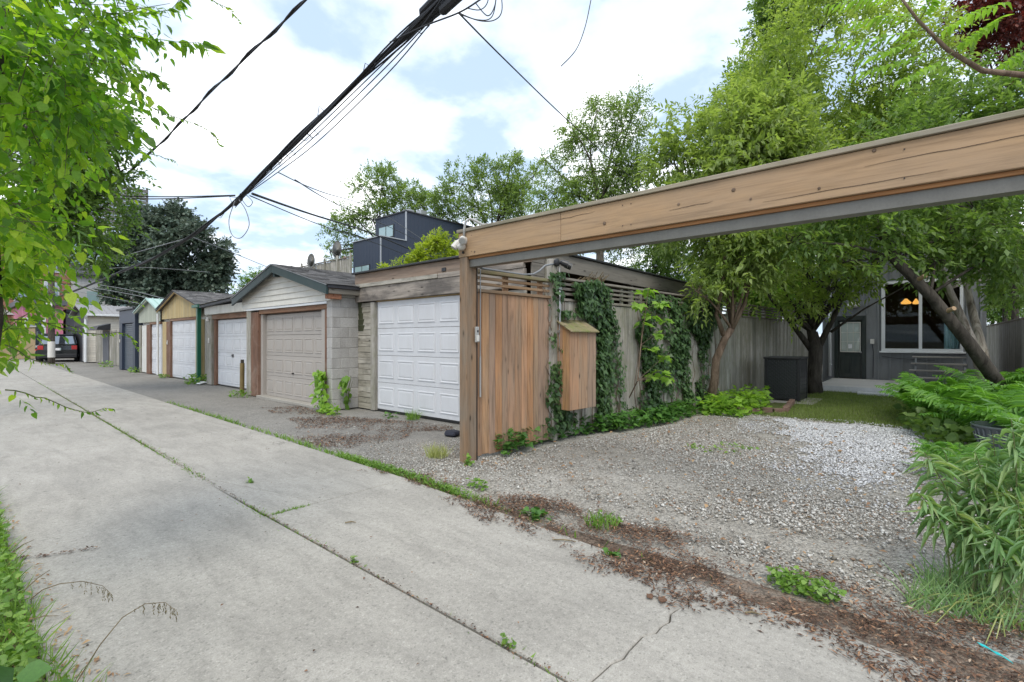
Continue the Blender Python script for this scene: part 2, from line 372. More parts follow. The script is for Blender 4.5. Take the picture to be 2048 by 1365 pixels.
def concrete_lane(name):
    m, nt, b = newmat(name); pos = N(nt, 'ShaderNodeNewGeometry').outputs['Position']
    n1 = noise(nt, pos, 0.7, 7, 0.62, 0.5); n2 = noise(nt, scalev(nt, pos, (6, 1.6, 6)), 1.0, 6, 0.7, 0.4); n3 = noise(nt, pos, 28, 4, 0.7); n4 = noise(nt, pos, 160, 2, 0.7)
    c = ramp(nt, n1, [(0.32, (0.318, 0.300, 0.268)), (0.5, (0.362, 0.342, 0.306)), (0.68, (0.396, 0.375, 0.336))])
    c = mul(nt, c, ramp(nt, n2, [(0.3, 0.80), (0.55, 1.0), (0.75, 1.08)]))
    c = mul(nt, c, ramp(nt, n3, [(0.3, 0.84), (0.5, 1.0), (0.72, 1.10)]))
    c = mul(nt, c, ramp(nt, n4, [(0.3, 0.80), (0.55, 1.0), (0.75, 1.15)]))
    vo = N(nt, 'ShaderNodeTexVoronoi', {'Vector': pos, 'Scale': 110}); sv = N(nt, 'ShaderNodeSeparateColor', {0: vo.outputs['Color']}).outputs[0]
    c = mul(nt, c, ramp(nt, sv, [(0.0, 0.72), (0.10, 1.0), (0.92, 1.0), (1.0, 1.22)]))
    vp = N(nt, 'ShaderNodeTexVoronoi', {'Vector': pos, 'Scale': 4.2}).outputs['Distance']           # oil drips and small pits
    c = mul(nt, c, ramp(nt, math_(nt, 'ADD', vp, math_(nt, 'MULTIPLY', n3, 0.06)), [(0.05, 0.45), (0.075, 0.8), (0.11, 1.0)]))
    wp = N(nt, 'ShaderNodeVectorMath', {0: pos, 1: N(nt, 'ShaderNodeTexNoise', {'Vector': pos, 'Scale': 2.2, 'Detail': 6.0}).outputs['Color']}, operation='ADD').outputs[0]
    ve = N(nt, 'ShaderNodeTexVoronoi', {'Vector': wp, 'Scale': 0.55}, feature='DISTANCE_TO_EDGE').outputs['Distance']   # hairline cracks here and there
    crack = math_(nt, 'MULTIPLY', ramp(nt, ve, [(0.0015, 1.0), (0.005, 0.0)]), ramp(nt, noise(nt, pos, 0.45, 2, 0.5), [(0.57, 0.0), (0.63, 1.0)]))
    c = mixc(nt, math_(nt, 'MULTIPLY', crack, 0.6), c, (0.07, 0.065, 0.055))
    st = ramp(nt, noise(nt, scalev(nt, pos, (1.4, 0.5, 1)), 1.0, 6, 0.68, 0.8), [(0.54, 0.0), (0.68, 1.0)])
    c = mixc(nt, math_(nt, 'MULTIPLY', st, 0.22), c, (0.185, 0.18, 0.168))
    nt.links.new(c, b.inputs['Base Color']); b.inputs['Roughness'].default_value = 0.88; b.inputs['Specular IOR Level'].default_value = 0.25
    h = math_(nt, 'SUBTRACT', math_(nt, 'ADD', n3, math_(nt, 'MULTIPLY', n4, 0.5)), math_(nt, 'MULTIPLY', crack, 0.8))
    bump(nt, b, h, 0.45, 0.005); return m
M['concrete'] = concrete_lane('jointed_concrete')
M['asphalt'] = ground('old_asphalt', [(0.17, 0.162, 0.15), (0.235, 0.225, 0.205), (0.29, 0.275, 0.25)], 1.0, bumpd=0.01, cell=(75, 0.7, 1.25), patch=((0.16, 0.15, 0.135), 1.8, 0.56, 0.5))
M['gravelbed'] = ground('gravel_bed', [(0.24, 0.22, 0.19), (0.32, 0.30, 0.265), (0.40, 0.38, 0.345)], 1.0, bumpd=0.02, cell=(70, 0.6, 1.35), patch=((0.17, 0.135, 0.10), 1.1, 0.56, 0.55))
M['soil'] = ground('soil', [(0.09, 0.07, 0.05), (0.15, 0.115, 0.085), (0.20, 0.16, 0.12)], 1.0, bumpd=0.02, cell=(60, 0.6, 1.3))
M['mulchbed'] = ground('mulch_bed', [(0.095, 0.072, 0.055), (0.15, 0.112, 0.085), (0.20, 0.155, 0.12)], 1.0, bumpd=0.02, cell=(80, 0.5, 1.5), patch=((0.27, 0.25, 0.22), 2.6, 0.50, 0.8))
M['lawnbed'] = ground('lawn_bed', [(0.07, 0.085, 0.03), (0.11, 0.13, 0.045)], 1.0, bumpd=0.02)
M['earth'] = ground('earth', [(0.17, 0.15, 0.12), (0.24, 0.22, 0.18)], 0.6, bumpd=0.02)
M['mossdark'] = ground('dark_moss', [(0.03, 0.032, 0.02), (0.07, 0.075, 0.04)], 3.0, bumpd=0.006)
M['pad'] = ground('concrete_pad', [(0.30, 0.28, 0.25), (0.40, 0.38, 0.34)], 2.0, bumpd=0.004)
M['stones'] = islandmat('gravel_stones', [(0.0, (0.18, 0.165, 0.145)), (0.25, (0.33, 0.31, 0.275)), (0.6, (0.46, 0.44, 0.40)), (0.88, (0.62, 0.605, 0.57)), (0.94, (0.28, 0.21, 0.155)), (1.0, (0.30, 0.19, 0.12))])
M['whitestones'] = islandmat('white_gravel_stones', [(0.0, (0.30, 0.30, 0.31)), (0.3, (0.50, 0.50, 0.51)), (1.0, (0.70, 0.70, 0.70))])
M['chips'] = islandmat('wood_chips', [(0.0, (0.05, 0.036, 0.028)), (0.45, (0.12, 0.072, 0.05)), (0.72, (0.20, 0.112, 0.072)), (0.88, (0.28, 0.155, 0.09)), (0.96, (0.36, 0.22, 0.13)), (1.0, (0.45, 0.38, 0.3))], 0.9)
M['brick'] = paint('brick', (0.20, 0.125, 0.095), 0.9, (0.2, 0.15, 0.12), 0.5, vary=0.3)
M['orangebrick'] = paint('orange_brick_wall', (0.33, 0.165, 0.11), 0.9, (0.3, 0.13, 0.09), 0.4)
M['tanwall'] = paint('tan_wall', (0.46, 0.35, 0.20), 0.8, (0.35, 0.27, 0.17), 0.5)
M['pink'] = paint('pink_wall', (0.62, 0.20, 0.30), 0.7, (0.6, 0.4, 0.45), 0.5)
M['greywall'] = paint('grey_wall', (0.55, 0.55, 0.54), 0.8)
M['darkgreywall'] = paint('dark_grey_wall', (0.12, 0.125, 0.14), 0.7)
M['carpaint'] = simple('black_car_paint', (0.010, 0.014, 0.016), 0.18, 0.0, spec=0.7)
M['carblue'] = simple('dark_car_paint', (0.012, 0.014, 0.022), 0.2, spec=0.7)
M['carglass'] = glass('car_glass', opaque=(0.02, 0.03, 0.04), refl=0.3)
M['redlamp'] = simple('red_lamp_lens', (0.45, 0.02, 0.02), 0.25)
M['glass'] = glass('window_glass', refl=0.004)
M['bluewin'] = glass('blue_window', opaque=(0.30, 0.42, 0.42), refl=0.12)
M['doorglass'] = glass('door_lite_glass', opaque=(0.42, 0.47, 0.44), refl=0.1)
M['lampglow'] = simple('lit_lamp', (0.9, 0.4, 0.1), 0.5, emit=((1.0, 0.40, 0.08), 0.8))
M['room'] = simple('room_wall', (0.17, 0.115, 0.07), 0.8)
M['curtain'] = simple('white_curtain', (0.6, 0.65, 0.7), 0.9)
M['wire'] = simple('black_cable', (0.022, 0.024, 0.03), 0.6)
M['wiregrey'] = simple('grey_cable', (0.20, 0.21, 0.22), 0.6)
M['deck'] = wood('deck_boards', [(0.56, 0.53, 0.51), (0.62, 0.59, 0.57)], 'Y', (0.48, 0.455, 0.44), 0.5, knots=False, contrast=0.3)
M['deckside'] = paint('deck_edge', (0.70, 0.70, 0.72), 0.6, (0.3, 0.3, 0.3), 0.3)
M['tread'] = wood('stair_treads', [(0.36, 0.33, 0.30), (0.40, 0.37, 0.34)], 'Y', None, knots=False)
M['litter'] = simple('white_litter', (0.8, 0.8, 0.82), 0.6)
M['ribbon'] = simple('turquoise_ribbon', (0.03, 0.55, 0.56), 0.45)
M['navycloth'] = simple('navy_cloth', (0.012, 0.014, 0.028), 0.7)
M['glaze'] = paint('pale_blue_glaze', (0.20, 0.225, 0.25), 0.2, (0.10, 0.12, 0.13), 0.5, spec=0.6)
M['rock'] = bark('mossy_rock', (0.20, 0.15, 0.10), (0.36, 0.29, 0.22), 6, (0.14, 0.17, 0.05))
M['bark'] = bark('dark_bark', (0.030, 0.026, 0.022), (0.085, 0.074, 0.062))
M['barkgrey'] = bark('grey_bark', (0.07, 0.058, 0.048), (0.19, 0.165, 0.14))
M['barkbrown'] = bark('brown_bark', (0.10, 0.07, 0.05), (0.24, 0.175, 0.13), 12)
M['birch'] = bark('birch_bark', (0.10, 0.08, 0.06), (0.55, 0.50, 0.44), 5)
M['twig'] = bark('green_twig', (0.10, 0.12, 0.05), (0.18, 0.20, 0.09), 20)
M['drystem'] = bark('dry_stem', (0.13, 0.10, 0.06), (0.26, 0.21, 0.13), 20)
M['seed'] = leafmat('dry_seed_heads', [(0.075, 0.065, 0.035), (0.15, 0.12, 0.07)], 0.2)
M['L_vine'] = leafmat('vine_leaves', [(0.035, 0.085, 0.018), (0.085, 0.17, 0.022), (0.17, 0.27, 0.025), (0.30, 0.36, 0.045)], 0.55, 0.38)
M['L_tree'] = leafmat('mid_green_leaves', [(0.050, 0.092, 0.026), (0.09, 0.155, 0.042), (0.145, 0.22, 0.065)], 0.42)
M['L_farhaze'] = leafmat('hazed_green_leaves', [(0.075, 0.115, 0.045), (0.12, 0.175, 0.06), (0.18, 0.24, 0.09)], 0.42)  # lighter than the mid green leaves: distance haze put into the colour
M['L_pear'] = leafmat('silvery_green_leaves', [(0.085, 0.12, 0.034), (0.15, 0.205, 0.058), (0.235, 0.285, 0.105)], 0.44)
M['L_dark'] = leafmat('deep_green_leaves', [(0.055, 0.095, 0.030), (0.10, 0.16, 0.048), (0.16, 0.225, 0.075)], 0.45)
M['L_airy'] = leafmat('airy_canopy_leaves', [(0.095, 0.14, 0.036), (0.16, 0.215, 0.058), (0.24, 0.29, 0.10)], 0.48)
M['L_bright'] = leafmat('bright_green_leaves', [(0.09, 0.17, 0.025), (0.15, 0.26, 0.04), (0.22, 0.34, 0.06)], 0.42)
M['L_lime'] = leafmat('lime_leaves', [(0.12, 0.17, 0.02), (0.21, 0.26, 0.03), (0.30, 0.33, 0.045)], 0.38)
M['L_young'] = leafmat('young_vine_leaves', [(0.05, 0.13, 0.015), (0.10, 0.21, 0.02), (0.19, 0.29, 0.03)], 0.5, 0.4)
M['resin'] = simple('woven_resin', (0.035, 0.037, 0.04), 0.38)
M['L_plum'] = leafmat('plum_dark_leaves', [(0.045, 0.075, 0.055), (0.08, 0.115, 0.085), (0.14, 0.17, 0.13)], 0.30, 0.4, (1.2, 1.1, 1.0))
M['L_red'] = leafmat('red_leaves', [(0.05, 0.018, 0.016), (0.10, 0.03, 0.025), (0.15, 0.05, 0.035)], 0.3, 0.45, (1.8, 0.9, 0.8))
M['L_ivy'] = leafmat('ivy_leaves', [(0.020, 0.045, 0.017), (0.042, 0.082, 0.028), (0.085, 0.14, 0.055)], 0.22, 0.33)
M['L_cover'] = leafmat('ground_ivy_leaves', [(0.03, 0.075, 0.02), (0.06, 0.14, 0.03), (0.10, 0.20, 0.045)], 0.28, 0.4)
M['L_fern'] = leafmat('fern_fronds', [(0.040, 0.105, 0.018), (0.075, 0.175, 0.028), (0.13, 0.25, 0.04)], 0.36, 0.5)
M['L_golden'] = leafmat('lance_leaves', [(0.065, 0.125, 0.05), (0.10, 0.18, 0.075), (0.14, 0.235, 0.10), (0.19, 0.275, 0.135), (0.20, 0.25, 0.11)], 0.34, 0.42)
M['L_grass'] = leafmat('grass_blades', [(0.075, 0.10, 0.025), (0.11, 0.155, 0.035), (0.16, 0.20, 0.06)], 0.25)
M['L_weed'] = leafmat('weed_leaves', [(0.06, 0.12, 0.02), (0.11, 0.20, 0.035), (0.18, 0.27, 0.06)], 0.32)
M['L_drygrass'] = leafmat('pale_grass', [(0.16, 0.19, 0.06), (0.24, 0.26, 0.10), (0.32, 0.32, 0.16)], 0.3)
M['L_dead'] = leafmat('dead_leaves', [(0.13, 0.075, 0.045), (0.24, 0.14, 0.075), (0.36, 0.25, 0.14)], 0.15)
# ------------------------------------------------------------------ the ground
def struct(name, mb, mat, label=None, **k):
    return put(name, mb, mat, None, kind='structure', label=label, **k)
def sheet(x0, y0, x1, y1, z): return MB().add([(x0, y0, z), (x1, y0, z), (x1, y1, z), (x0, y1, z)], [(0, 1, 2, 3)])
def polysheet(pts, z): return MB().add([(x, y, z) for x, y in pts], [tuple(range(len(pts)))])
struct('ground', sheet(-400, -400, 400, 400, -0.09), M['earth'], 'bare earth stretching away under everything')
lane_edge = lambda y: 2.72 + 0.30 * min(1, max(0, (y + 0.4) / 4.4)) + 0.018 * max(0, y - 4)
jx = lambda y: 1.655 + 0.016 * max(0, y - 4)
lane = thing('lane', 'pale concrete lane of jointed slabs running past the garages', None, (1.6, 4, 0), kind='structure')
def slab(poly, label=None):
    n = len(poly)
    a = sum(poly[i][0] * poly[(i + 1) % n][1] - poly[(i + 1) % n][0] * poly[i][1] for i in range(n))
    if a < 0: poly = poly[::-1]
    dz = R.uniform(-0.003, 0.003)
    put('slab', MB().prism([(x, y, -0.12) for x, y in poly], (0, 0, 0.12 + dz)), M['concrete'], lane, bevel=0.006, label=label)
rows = [3.98 + 4.35 * k for k in range(-2, 11)]
g = 0.006
def rag(a, b, n, amp): # ragged polyline between two points
    a, b = Vector(a), Vector(b); q = Vector((-(b - a).y, (b - a).x)).normalized()
    return [tuple(a + (b - a) * (i / n) + q * (R.uniform(-amp, amp) if 0 < i < n else 0)) for i in range(n + 1)]
for k in range(len(rows) - 1):
    y0, y1 = rows[k] + g * 0.6, rows[k + 1] - g * 0.6
    jl0, jl1 = jx(y0), jx(y1)
    e0, e1 = lane_edge(y0), lane_edge(y1)
    slab([(0.27, y0), (jl0 - 0.011, y0), (jl1 - 0.011, y1)] + [(0.27, y1)])
    if abs(rows[k] + 0.37) < 0.01:        # cracked right across
        cr = rag((jl0 + 0.009, 1.05), (lane_edge(0.96), 0.94), 17, 0.022)
        up = lambda d: [(x, y + d) for x, y in cr]
        slab([(jl0 + 0.011, y0), (e0, y0)] + up(-0.004)[::-1], 'slab broken off along a jagged crack')
        slab(up(0.004) + [(e1, y1), (jl1 + 0.011, y1)], 'slab with a jagged crack along its near edge')
    elif abs(rows[k] - 3.98) < 0.01:      # broken corner
        cr = rag((jl0 + 0.009, 5.75), (2.08, y0), 12, 0.016)
        slab([(jl0 + 0.011, y0)] + [(x - 0.003, y - 0.002) for x, y in cr][::-1], 'broken corner of a slab')
        slab([(x + 0.003, y + 0.002) for x, y in cr] + [(e0, y0), (e1, y1), (jl1 + 0.011, y1)])
    else:
        slab([(jl0 + 0.011, y0), (e0, y0), (e1, y1), (jl1 + 0.011, y1)])
struct('lane_base', sheet(-0.3, -6, 3.8, 52, -0.035), M['soil'], 'dark soil showing in the joints of the concrete lane')
struct('verge', sheet(-6, -4, 0.265, 52, -0.012), M['soil'], 'narrow strip of soil along the left edge of the lane')
# uneven sheets: gentle rolls so that the light is never quite even
def rolling(name, x0, y0, x1, y1, z, mat, amp=0.012, step=0.22, label=None):
    nx, ny = max(2, int((x1 - x0) / step)), max(2, int((y1 - y0) / step))
    xs = np.linspace(x0, x1, nx + 1); ys = np.linspace(y0, y1, ny + 1)
    X, Y = np.meshgrid(xs, ys)
    Z = z + amp * (np.sin(X * 2.3 + 1.1 * np.sin(Y * 1.7)) * np.sin(Y * 1.9 + 0.6) + 0.5 * np.sin(X * 5.1 + Y * 4.3)) / 1.5
    V = np.stack([X.ravel(), Y.ravel(), Z.ravel()], 1)
    i = np.arange(ny)[:, None] * (nx + 1) + np.arange(nx)[None, :]
    a, b, c, d = i.ravel(), i.ravel() + 1, i.ravel() + nx + 2, i.ravel() + nx + 1
    T = np.concatenate([np.stack([a, b, c], 1), np.stack([a, c, d], 1)])
    return putnp(name, V, T, M[mat], smooth=True, kind='structure', label=label)
rolling('apron', 2.95, 4.3, 6.0, 54, -0.018, 'asphalt', 0.010, 0.3, 'worn grey asphalt apron between the lane and the garage doors')
rolling('gravel_yard', 3.0, -4.0, 9.95, 4.75, -0.022, 'gravelbed', 0.012, 0.2, 'crushed stone parking yard under the timber beam')
rolling('mulch_strip', 2.6, -4.0, 3.04, 4.2, -0.014, 'mulchbed', 0.010, 0.15, 'brown strip of bark litter beside the lane')
rolling('lawn', 9.85, -4.0, 16.5, 2.6, -0.012, 'lawnbed', 0.012, 0.3, 'small lawn in front of the deck')
rolling('planting_bed', 4.3, 2.35, 19.0, 4.6, -0.030, 'soil', 0.015, 0.3, 'soil bed at the foot of the grey fence')
rolling('shade_bed', 6.8, -8.0, 20.0, -0.75, -0.008, 'soil', 0.012, 0.4, 'shady soil bed under the ferns')

def inpoly(px, py, poly):
    ins = np.zeros(len(px), bool); n = len(poly)
    for i in range(n):
        x0, y0 = poly[i]; x1, y1 = poly[(i + 1) % n]
        c = ((y0 > py) != (y1 > py)) & (px < (x1 - x0) * (py - y0) / (y1 - y0 + 1e-12) + x0)
        ins ^= c
    return ins
def vnoise(x, y, s=1.0, seed=0.0):
    x = x * s + seed; y = y * s - seed * 1.3
    return (np.sin(x * 1.7 + 1.3 * np.sin(y * 1.1)) + np.sin(y * 2.1 + 1.7 * np.sin(x * 0.9 + 2)) + 0.7 * np.sin(x * 4.3 + y * 3.1) + 0.5 * np.sin(x * 8.7 - y * 7.3 + 1)) / 3.2
def sample(poly, n, wfun=None):
    xs = [p[0] for p in poly]; ys = [p[1] for p in poly]; ox, oy = [], []; got = 0
    for _ in range(60):
        px = NR.uniform(min(xs), max(xs), n); py = NR.uniform(min(ys), max(ys), n)
        k = inpoly(px, py, poly)
        if wfun is not None: k &= NR.uniform(0, 1, n) < wfun(px, py)
        ox.append(px[k]); oy.append(py[k]); got += k.sum()
        if got >= n: break
    return np.concatenate(ox)[:n], np.concatenate(oy)[:n]
def gpoly(px): return [tuple(onG(u, v)[:2]) for u, v in px]
OCT_V = np.array([(1, 0, 0), (-1, 0, 0), (0, 1, 0), (0, -1, 0), (0, 0, 1), (0, 0, -1)], float)
OCT_T = np.array([(0, 2, 4), (2, 1, 4), (1, 3, 4), (3, 0, 4), (2, 0, 5), (1, 2, 5), (3, 1, 5), (0, 3, 5)])
def stones(name, xy, smin, smax, mat, z=-0.012, flat=0.62, **k):
    n = len(xy[0])
    s = smin + (smax - smin) * NR.uniform(0, 1, n) ** 2.2
    V = np.repeat(OCT_V[None], n, 0) * (1 + NR.uniform(-0.28, 0.28, (n, 6, 1)))
    V *= (s[:, None] * NR.uniform(0.65, 1.15, (n, 3)))[:, None, :]
    a = NR.uniform(0, 6.28, n); t = NR.uniform(-0.7, 0.7, n)
    x, y, zc = V[..., 0], V[..., 1], V[..., 2] * flat
    y, zc = y * np.cos(t)[:, None] - zc * np.sin(t)[:, None], y * np.sin(t)[:, None] + zc * np.cos(t)[:, None]
    x, y = x * np.cos(a)[:, None] - y * np.sin(a)[:, None], x * np.sin(a)[:, None] + y * np.cos(a)[:, None]
    V = np.stack([x + xy[0][:, None], y + xy[1][:, None], zc + z + s[:, None] * 0.22], -1).reshape(-1, 3)
    T = (OCT_T[None] + 6 * np.arange(n)[:, None, None]).reshape(-1, 3)
    return putnp(name, V, T, mat, kind='stuff', **k)
yard = [(3.15, -1.6), (3.35, 1.0), (3.25, 3.0), (3.1, 4.3), (3.9, 4.2), (4.6, 3.9), (7.5, 3.3), (9.9, 3.0), (9.9, -0.6), (8.2, -0.9), (6.9, -1.6)]
def wyard(x, y):
    near = np.clip(1.25 - 0.085 * x, 0.25, 1)
    rut = np.exp(-((x - 4.06 + 0.21 * y + .05 * vnoise(x, y, 2.1, 9)) / 0.20) ** 2) * 0.96 * (y < 3.4) + np.exp(-((x - 5.75 + 0.21 * y + .08 * vnoise(x, y, 2.1, 4)) / 0.22) ** 2) * 0.55 * (y < 3.0)     # packed wheel track
    return np.clip(near * (0.58 + 0.9 * vnoise(x, y, 0.9, 3)) * (1 - rut), 0.03, 1)
stones('gravel', sample(yard, 66000, wyard), 0.005, 0.0155, M['stones'], label='loose grey crushed stone spread over the yard')
wpatch = gpoly([(1480, 832), (1700, 840), (1885, 862), (1860, 935), (1830, 1015), (1690, 1015), (1560, 960), (1500, 910), (1470, 870)])
wc = gpoly([(1570, 842), (1700, 846), (1860, 868), (1825, 930), (1800, 970), (1700, 962), (1625, 930), (1590, 895)])
def wwhite(x, y):
    return np.where(inpoly(x + .25 * vnoise(x, y, 2.2, 3), y + .25 * vnoise(y, x, 2.4, 6), wc), np.clip(0.95 + 0.5 * vnoise(x, y, 1.3, 8), 0.3, 1), np.clip(.08 + .25 * vnoise(x, y, 1.7, 5), .01, .35))
stones('coarse_gravel', sample(yard, 2600, wyard), 0.013, 0.026, M['stones'], label='larger stones mixed into the crushed stone of the yard')
stones('white_gravel', sample(wpatch, 17000, wwhite), 0.008, 0.019, M['whitestones'], z=-0.006, label='fresh white stone chippings near the lawn')
apr = [(3.1, 4.2), (3.15, 5.8), (3.3, 8.5), (4.3, 8.5), (5.5, 6.2), (5.4, 4.4)]
stones('apron_gravel', sample(apr, 9000, lambda x, y: np.clip(0.55 + 0.8 * vnoise(x, y, 1.1, 5) + (4.8 - y) * 0.25, 0.02, 1)), 0.004, 0.013, M['stones'], z=-0.016, label='scattered small stones on the asphalt apron')

# thin slivers: bark chips and dead leaves
def slivers(name, xy, lmin, lmax, asp, mat, z=0.0, tilt=0.35, curl=0.25, **k):
    n = len(xy[0]); L = lmin + (lmax - lmin) * NR.uniform(0, 1, n) ** 1.8; W = L * NR.uniform(asp * 0.6, asp * 1.4, n)
    a = NR.uniform(0, 6.28, n); d = np.stack([np.cos(a), np.sin(a), NR.uniform(-tilt, tilt, n)], 1)
    sd_ = np.stack([-np.sin(a), np.cos(a), NR.uniform(-tilt, tilt, n)], 1)
    c = np.stack([xy[0], xy[1], z + NR.uniform(0.0, 0.012, n) + np.abs(d[:, 2]) * L * 0.5], 1)
    up = np.array([0, 0, 1.0])
    V = np.stack([c - d * (L / 2)[:, None], c + sd_ * (W / 2)[:, None] + up * (W * curl)[:, None], c + d * (L / 2)[:, None], c - sd_ * (W / 2)[:, None] + up * (W * curl)[:, None]], 1).reshape(-1, 3)
    T = (np.array([(0, 2, 1), (0, 3, 2)])[None] + 4 * np.arange(n)[:, None, None]).reshape(-1, 3)
    return putnp(name, V, T, mat, kind='stuff', **k)
def wmulch(x, y):
    e = np.interp(y, [-2, 0.5, 2.2, 3.3, 4.3], [0.62, 0.52, 0.42, 0.28, 0.10])         # width of the strip
    c = np.interp(y, [-2, 0.5, 2.2, 3.3, 4.3], [2.78, 2.98, 3.07, 3.08, 3.02])
    d = (x - c + 0.20 * vnoise(x, y, 1.9, 2) + 0.07 * vnoise(x, y, 5.3, 6)) / e
    return np.clip(1.6 * np.exp(-(d * 1.2) ** 6) + 0.02 * np.exp(-(d * 0.5) ** 2) * (x > 2.9), 0, 1) * np.clip(0.50 + 1.0 * vnoise(x, y, 2.3, 7), 0.05, 1)
mul_area = [(1.9, -1.6), (2.2, 4.6), (3.9, 4.6), (4.4, -1.6)]
slivers('bark_litter', sample(mul_area, 31000, wmulch), 0.007, 0.042, 0.28, M['chips'], 0.001, label='brown bark chips and litter along the edge of the lane')
mp = gpoly([(520, 815), (600, 812), (660, 830), (760, 838), (850, 845), (905, 852), (903, 862), (830, 862), (800, 884), (745, 893), (640, 893), (570, 868), (600, 850)])
slivers('leaf_litter', sample(mp, 9000, lambda x, y: np.clip(0.5 + 1.1 * vnoise(x, y, 1.6, 4.2), 0.03, 1)), 0.012, 0.045, 0.4, M['chips'], -0.012, label='reddish leaf litter drifted in front of the garages')
sx_, sy_ = sample([(3.2, -1.2), (3.9, 4.1), (9.5, 3.2), (9.0, -0.6)], 700)
slivers('dead_leaves', (sx_, sy_), 0.02, 0.06, 0.6, M['L_dead'], 0.0, 0.5, label='dry brown leaves scattered over the gravel')
lx, ly = sample([(0.3, 1.6), (0.3, 12), (3.0, 12), (2.7, 0.5), (1.7, 0.9)], 260)
slivers('lane_crumbs', (lx, ly), 0.006, 0.026, 0.5, M['chips'], 0.002, label='tiny dark crumbs and twigs on the concrete lane')
vx, vy = sample([(0.02, 1.3), (0.05, 6), (0.34, 6), (0.42, 2.8), (0.62, 2.0), (0.6, 1.4)], 1500)
slivers('verge_litter', (vx, vy), 0.008, 0.038, 0.40, M['L_dead'], 0.0, 0.5, label='dry leaf litter along the left edge of the lane')

jl_x, jl_y = along(jx, 0.6, 14, 1500, 0.02) if False else (np.zeros(0), np.zeros(0))
# ------------------------------------------------------------------ leaves: templates and placement
TPL = {}
TPL['kite'] = (np.array([(0, 0, 0), (.5, .45, .07), (0, 1, -.06), (-.5, .45, .07)], float), np.array([(0, 1, 2), (0, 2, 3)]))
TPL['lance'] = (np.array([(0, 0, 0), (.40, .25, .07), (.46, .52, .05), (0, 1, -.16), (-.46, .52, .05), (-.40, .25, .07), (0, .45, -.01)], float),
                np.array([(0, 1, 6), (1, 2, 6), (2, 3, 6), (3, 4, 6), (4, 5, 6), (5, 0, 6)]))
def fan(pts, cz=0.04):
    p = np.array(pts, float); V = np.concatenate([p, [[0, .38, 0]]]); V[:, 2][:-1] = cz * (np.abs(p[:, 0]) * 2) - 0.12 * p[:, 1] ** 2
    n = len(p); return V, np.array([(i, (i + 1) % n, n) for i in range(n)])
TPL['maple'] = fan([(0, 0, 0), (.22, .10, 0), (.50, .12, 0), (.36, .32, 0), (.58, .62, 0), (.30, .60, 0), (.20, .72, 0), (0, 1, 0), (-.20, .72, 0), (-.30, .60, 0), (-.58, .62, 0), (-.36, .32, 0), (-.50, .12, 0), (-.22, .10, 0)])
TPL['ivy'] = fan([(0, 0, 0), (.34, -.05, 0), (.50, .28, 0), (.26, .48, 0), (0, 1, 0), (-.26, .48, 0), (-.50, .28, 0), (-.34, -.05, 0)])
TPL['heart'] = fan([(0, .06, 0), (.25, -.03, 0), (.50, .22, 0), (.40, .55, 0), (0, 1, 0), (-.40, .55, 0), (-.50, .22, 0), (-.25, -.03, 0)])
TPL['blade'] = (np.array([(-.5, 0, 0), (.5, 0, 0), (0, 1, .0)], float), np.array([(0, 1, 2)]))
TPL['blade2'] = (np.array([(-.5, 0, 0), (.5, 0, 0), (-.38, .55, .08), (.38, .55, .08), (0, 1, .30)], float), np.array([(0, 1, 3), (0, 3, 2), (2, 3, 4)]))
def nrm(a): return a / np.maximum(np.linalg.norm(a, axis=-1, keepdims=True), 1e-9)
def leaves_vt(pos, ax, nm, L, W, kind):
    tv, tt = TPL[kind]; ax = nrm(ax); sd_ = nrm(np.cross(ax, nm)); nn = np.cross(sd_, ax) * NR.uniform(-.6, 2.6, len(pos))[:, None]
    V = pos[:, None] + tv[None, :, 0, None] * (sd_ * W[:, None])[:, None] + tv[None, :, 1, None] * (ax * L[:, None])[:, None] + tv[None, :, 2, None] * (nn * L[:, None])[:, None]
    T = tt[None] + len(tv) * np.arange(len(pos))[:, None, None]
    return V.reshape(-1, 3), T.reshape(-1, 3)
LEAFMESH = {}
def place_leaves(parent, arrays, kind, mat, n_parts=0, stuff_name='foliage', leaf_name='leaf'):
    """nearest n_parts leaves become leaf objects sharing one mesh; the others one joined part"""
    pos, ax, nm, L, W = arrays
    if n_parts:
        d = S_ * pos[:, 0] + C_ * pos[:, 1]; l = C_ * pos[:, 0] - S_ * pos[:, 1]
        u = 1024 + FPX * l / np.maximum(d, .05); v = HORIZON - FPX * (pos[:, 2] - CAMH) / np.maximum(d, .05)
        key = np.where((d > .3) & (u > 0) & (u < 2048) & (v > 0) & (v < 1365), d / np.maximum(L, 1e-4), 1e9)
        order = np.argsort(key)[:n_parts]
        sel = np.zeros(len(pos), bool); sel[order] = True; sel &= key < 1e8
        mk = (kind, mat.name)
        if mk not in LEAFMESH:
            tv, tt = TPL[kind]; LEAFMESH[mk] = npmesh(leaf_name, tv, tt, mat)
        me = LEAFMESH[mk]; off = OFF.get(parent.name, Vector((0, 0, 0)))
        A = nrm(ax[sel]); Sd = nrm(np.cross(A, nm[sel])); Nn = np.cross(Sd, A) * NR.uniform(-.6, 2.6, len(A))[:, None]
        for i, (p_, a_, s_, n_, l_, w_) in enumerate(zip(pos[sel], A, Sd, Nn, L[sel], W[sel])):
            o = bpy.data.objects.new(leaf_name, me); COL.objects.link(o); o.parent = parent
            mm = Matrix(((s_[0] * w_, a_[0] * l_, n_[0] * l_, p_[0] - off.x), (s_[1] * w_, a_[1] * l_, n_[1] * l_, p_[1] - off.y), (s_[2] * w_, a_[2] * l_, n_[2] * l_, p_[2] - off.z), (0, 0, 0, 1)))
            o.matrix_local = mm
        keep = ~sel
        pos, ax, nm, L, W = pos[keep], ax[keep], nm[keep], L[keep], W[keep]
    if len(pos):
        V, T = leaves_vt(pos, ax, nm, L, W, kind)
        return putnp(stuff_name, V, T, mat, parent, kind='stuff')
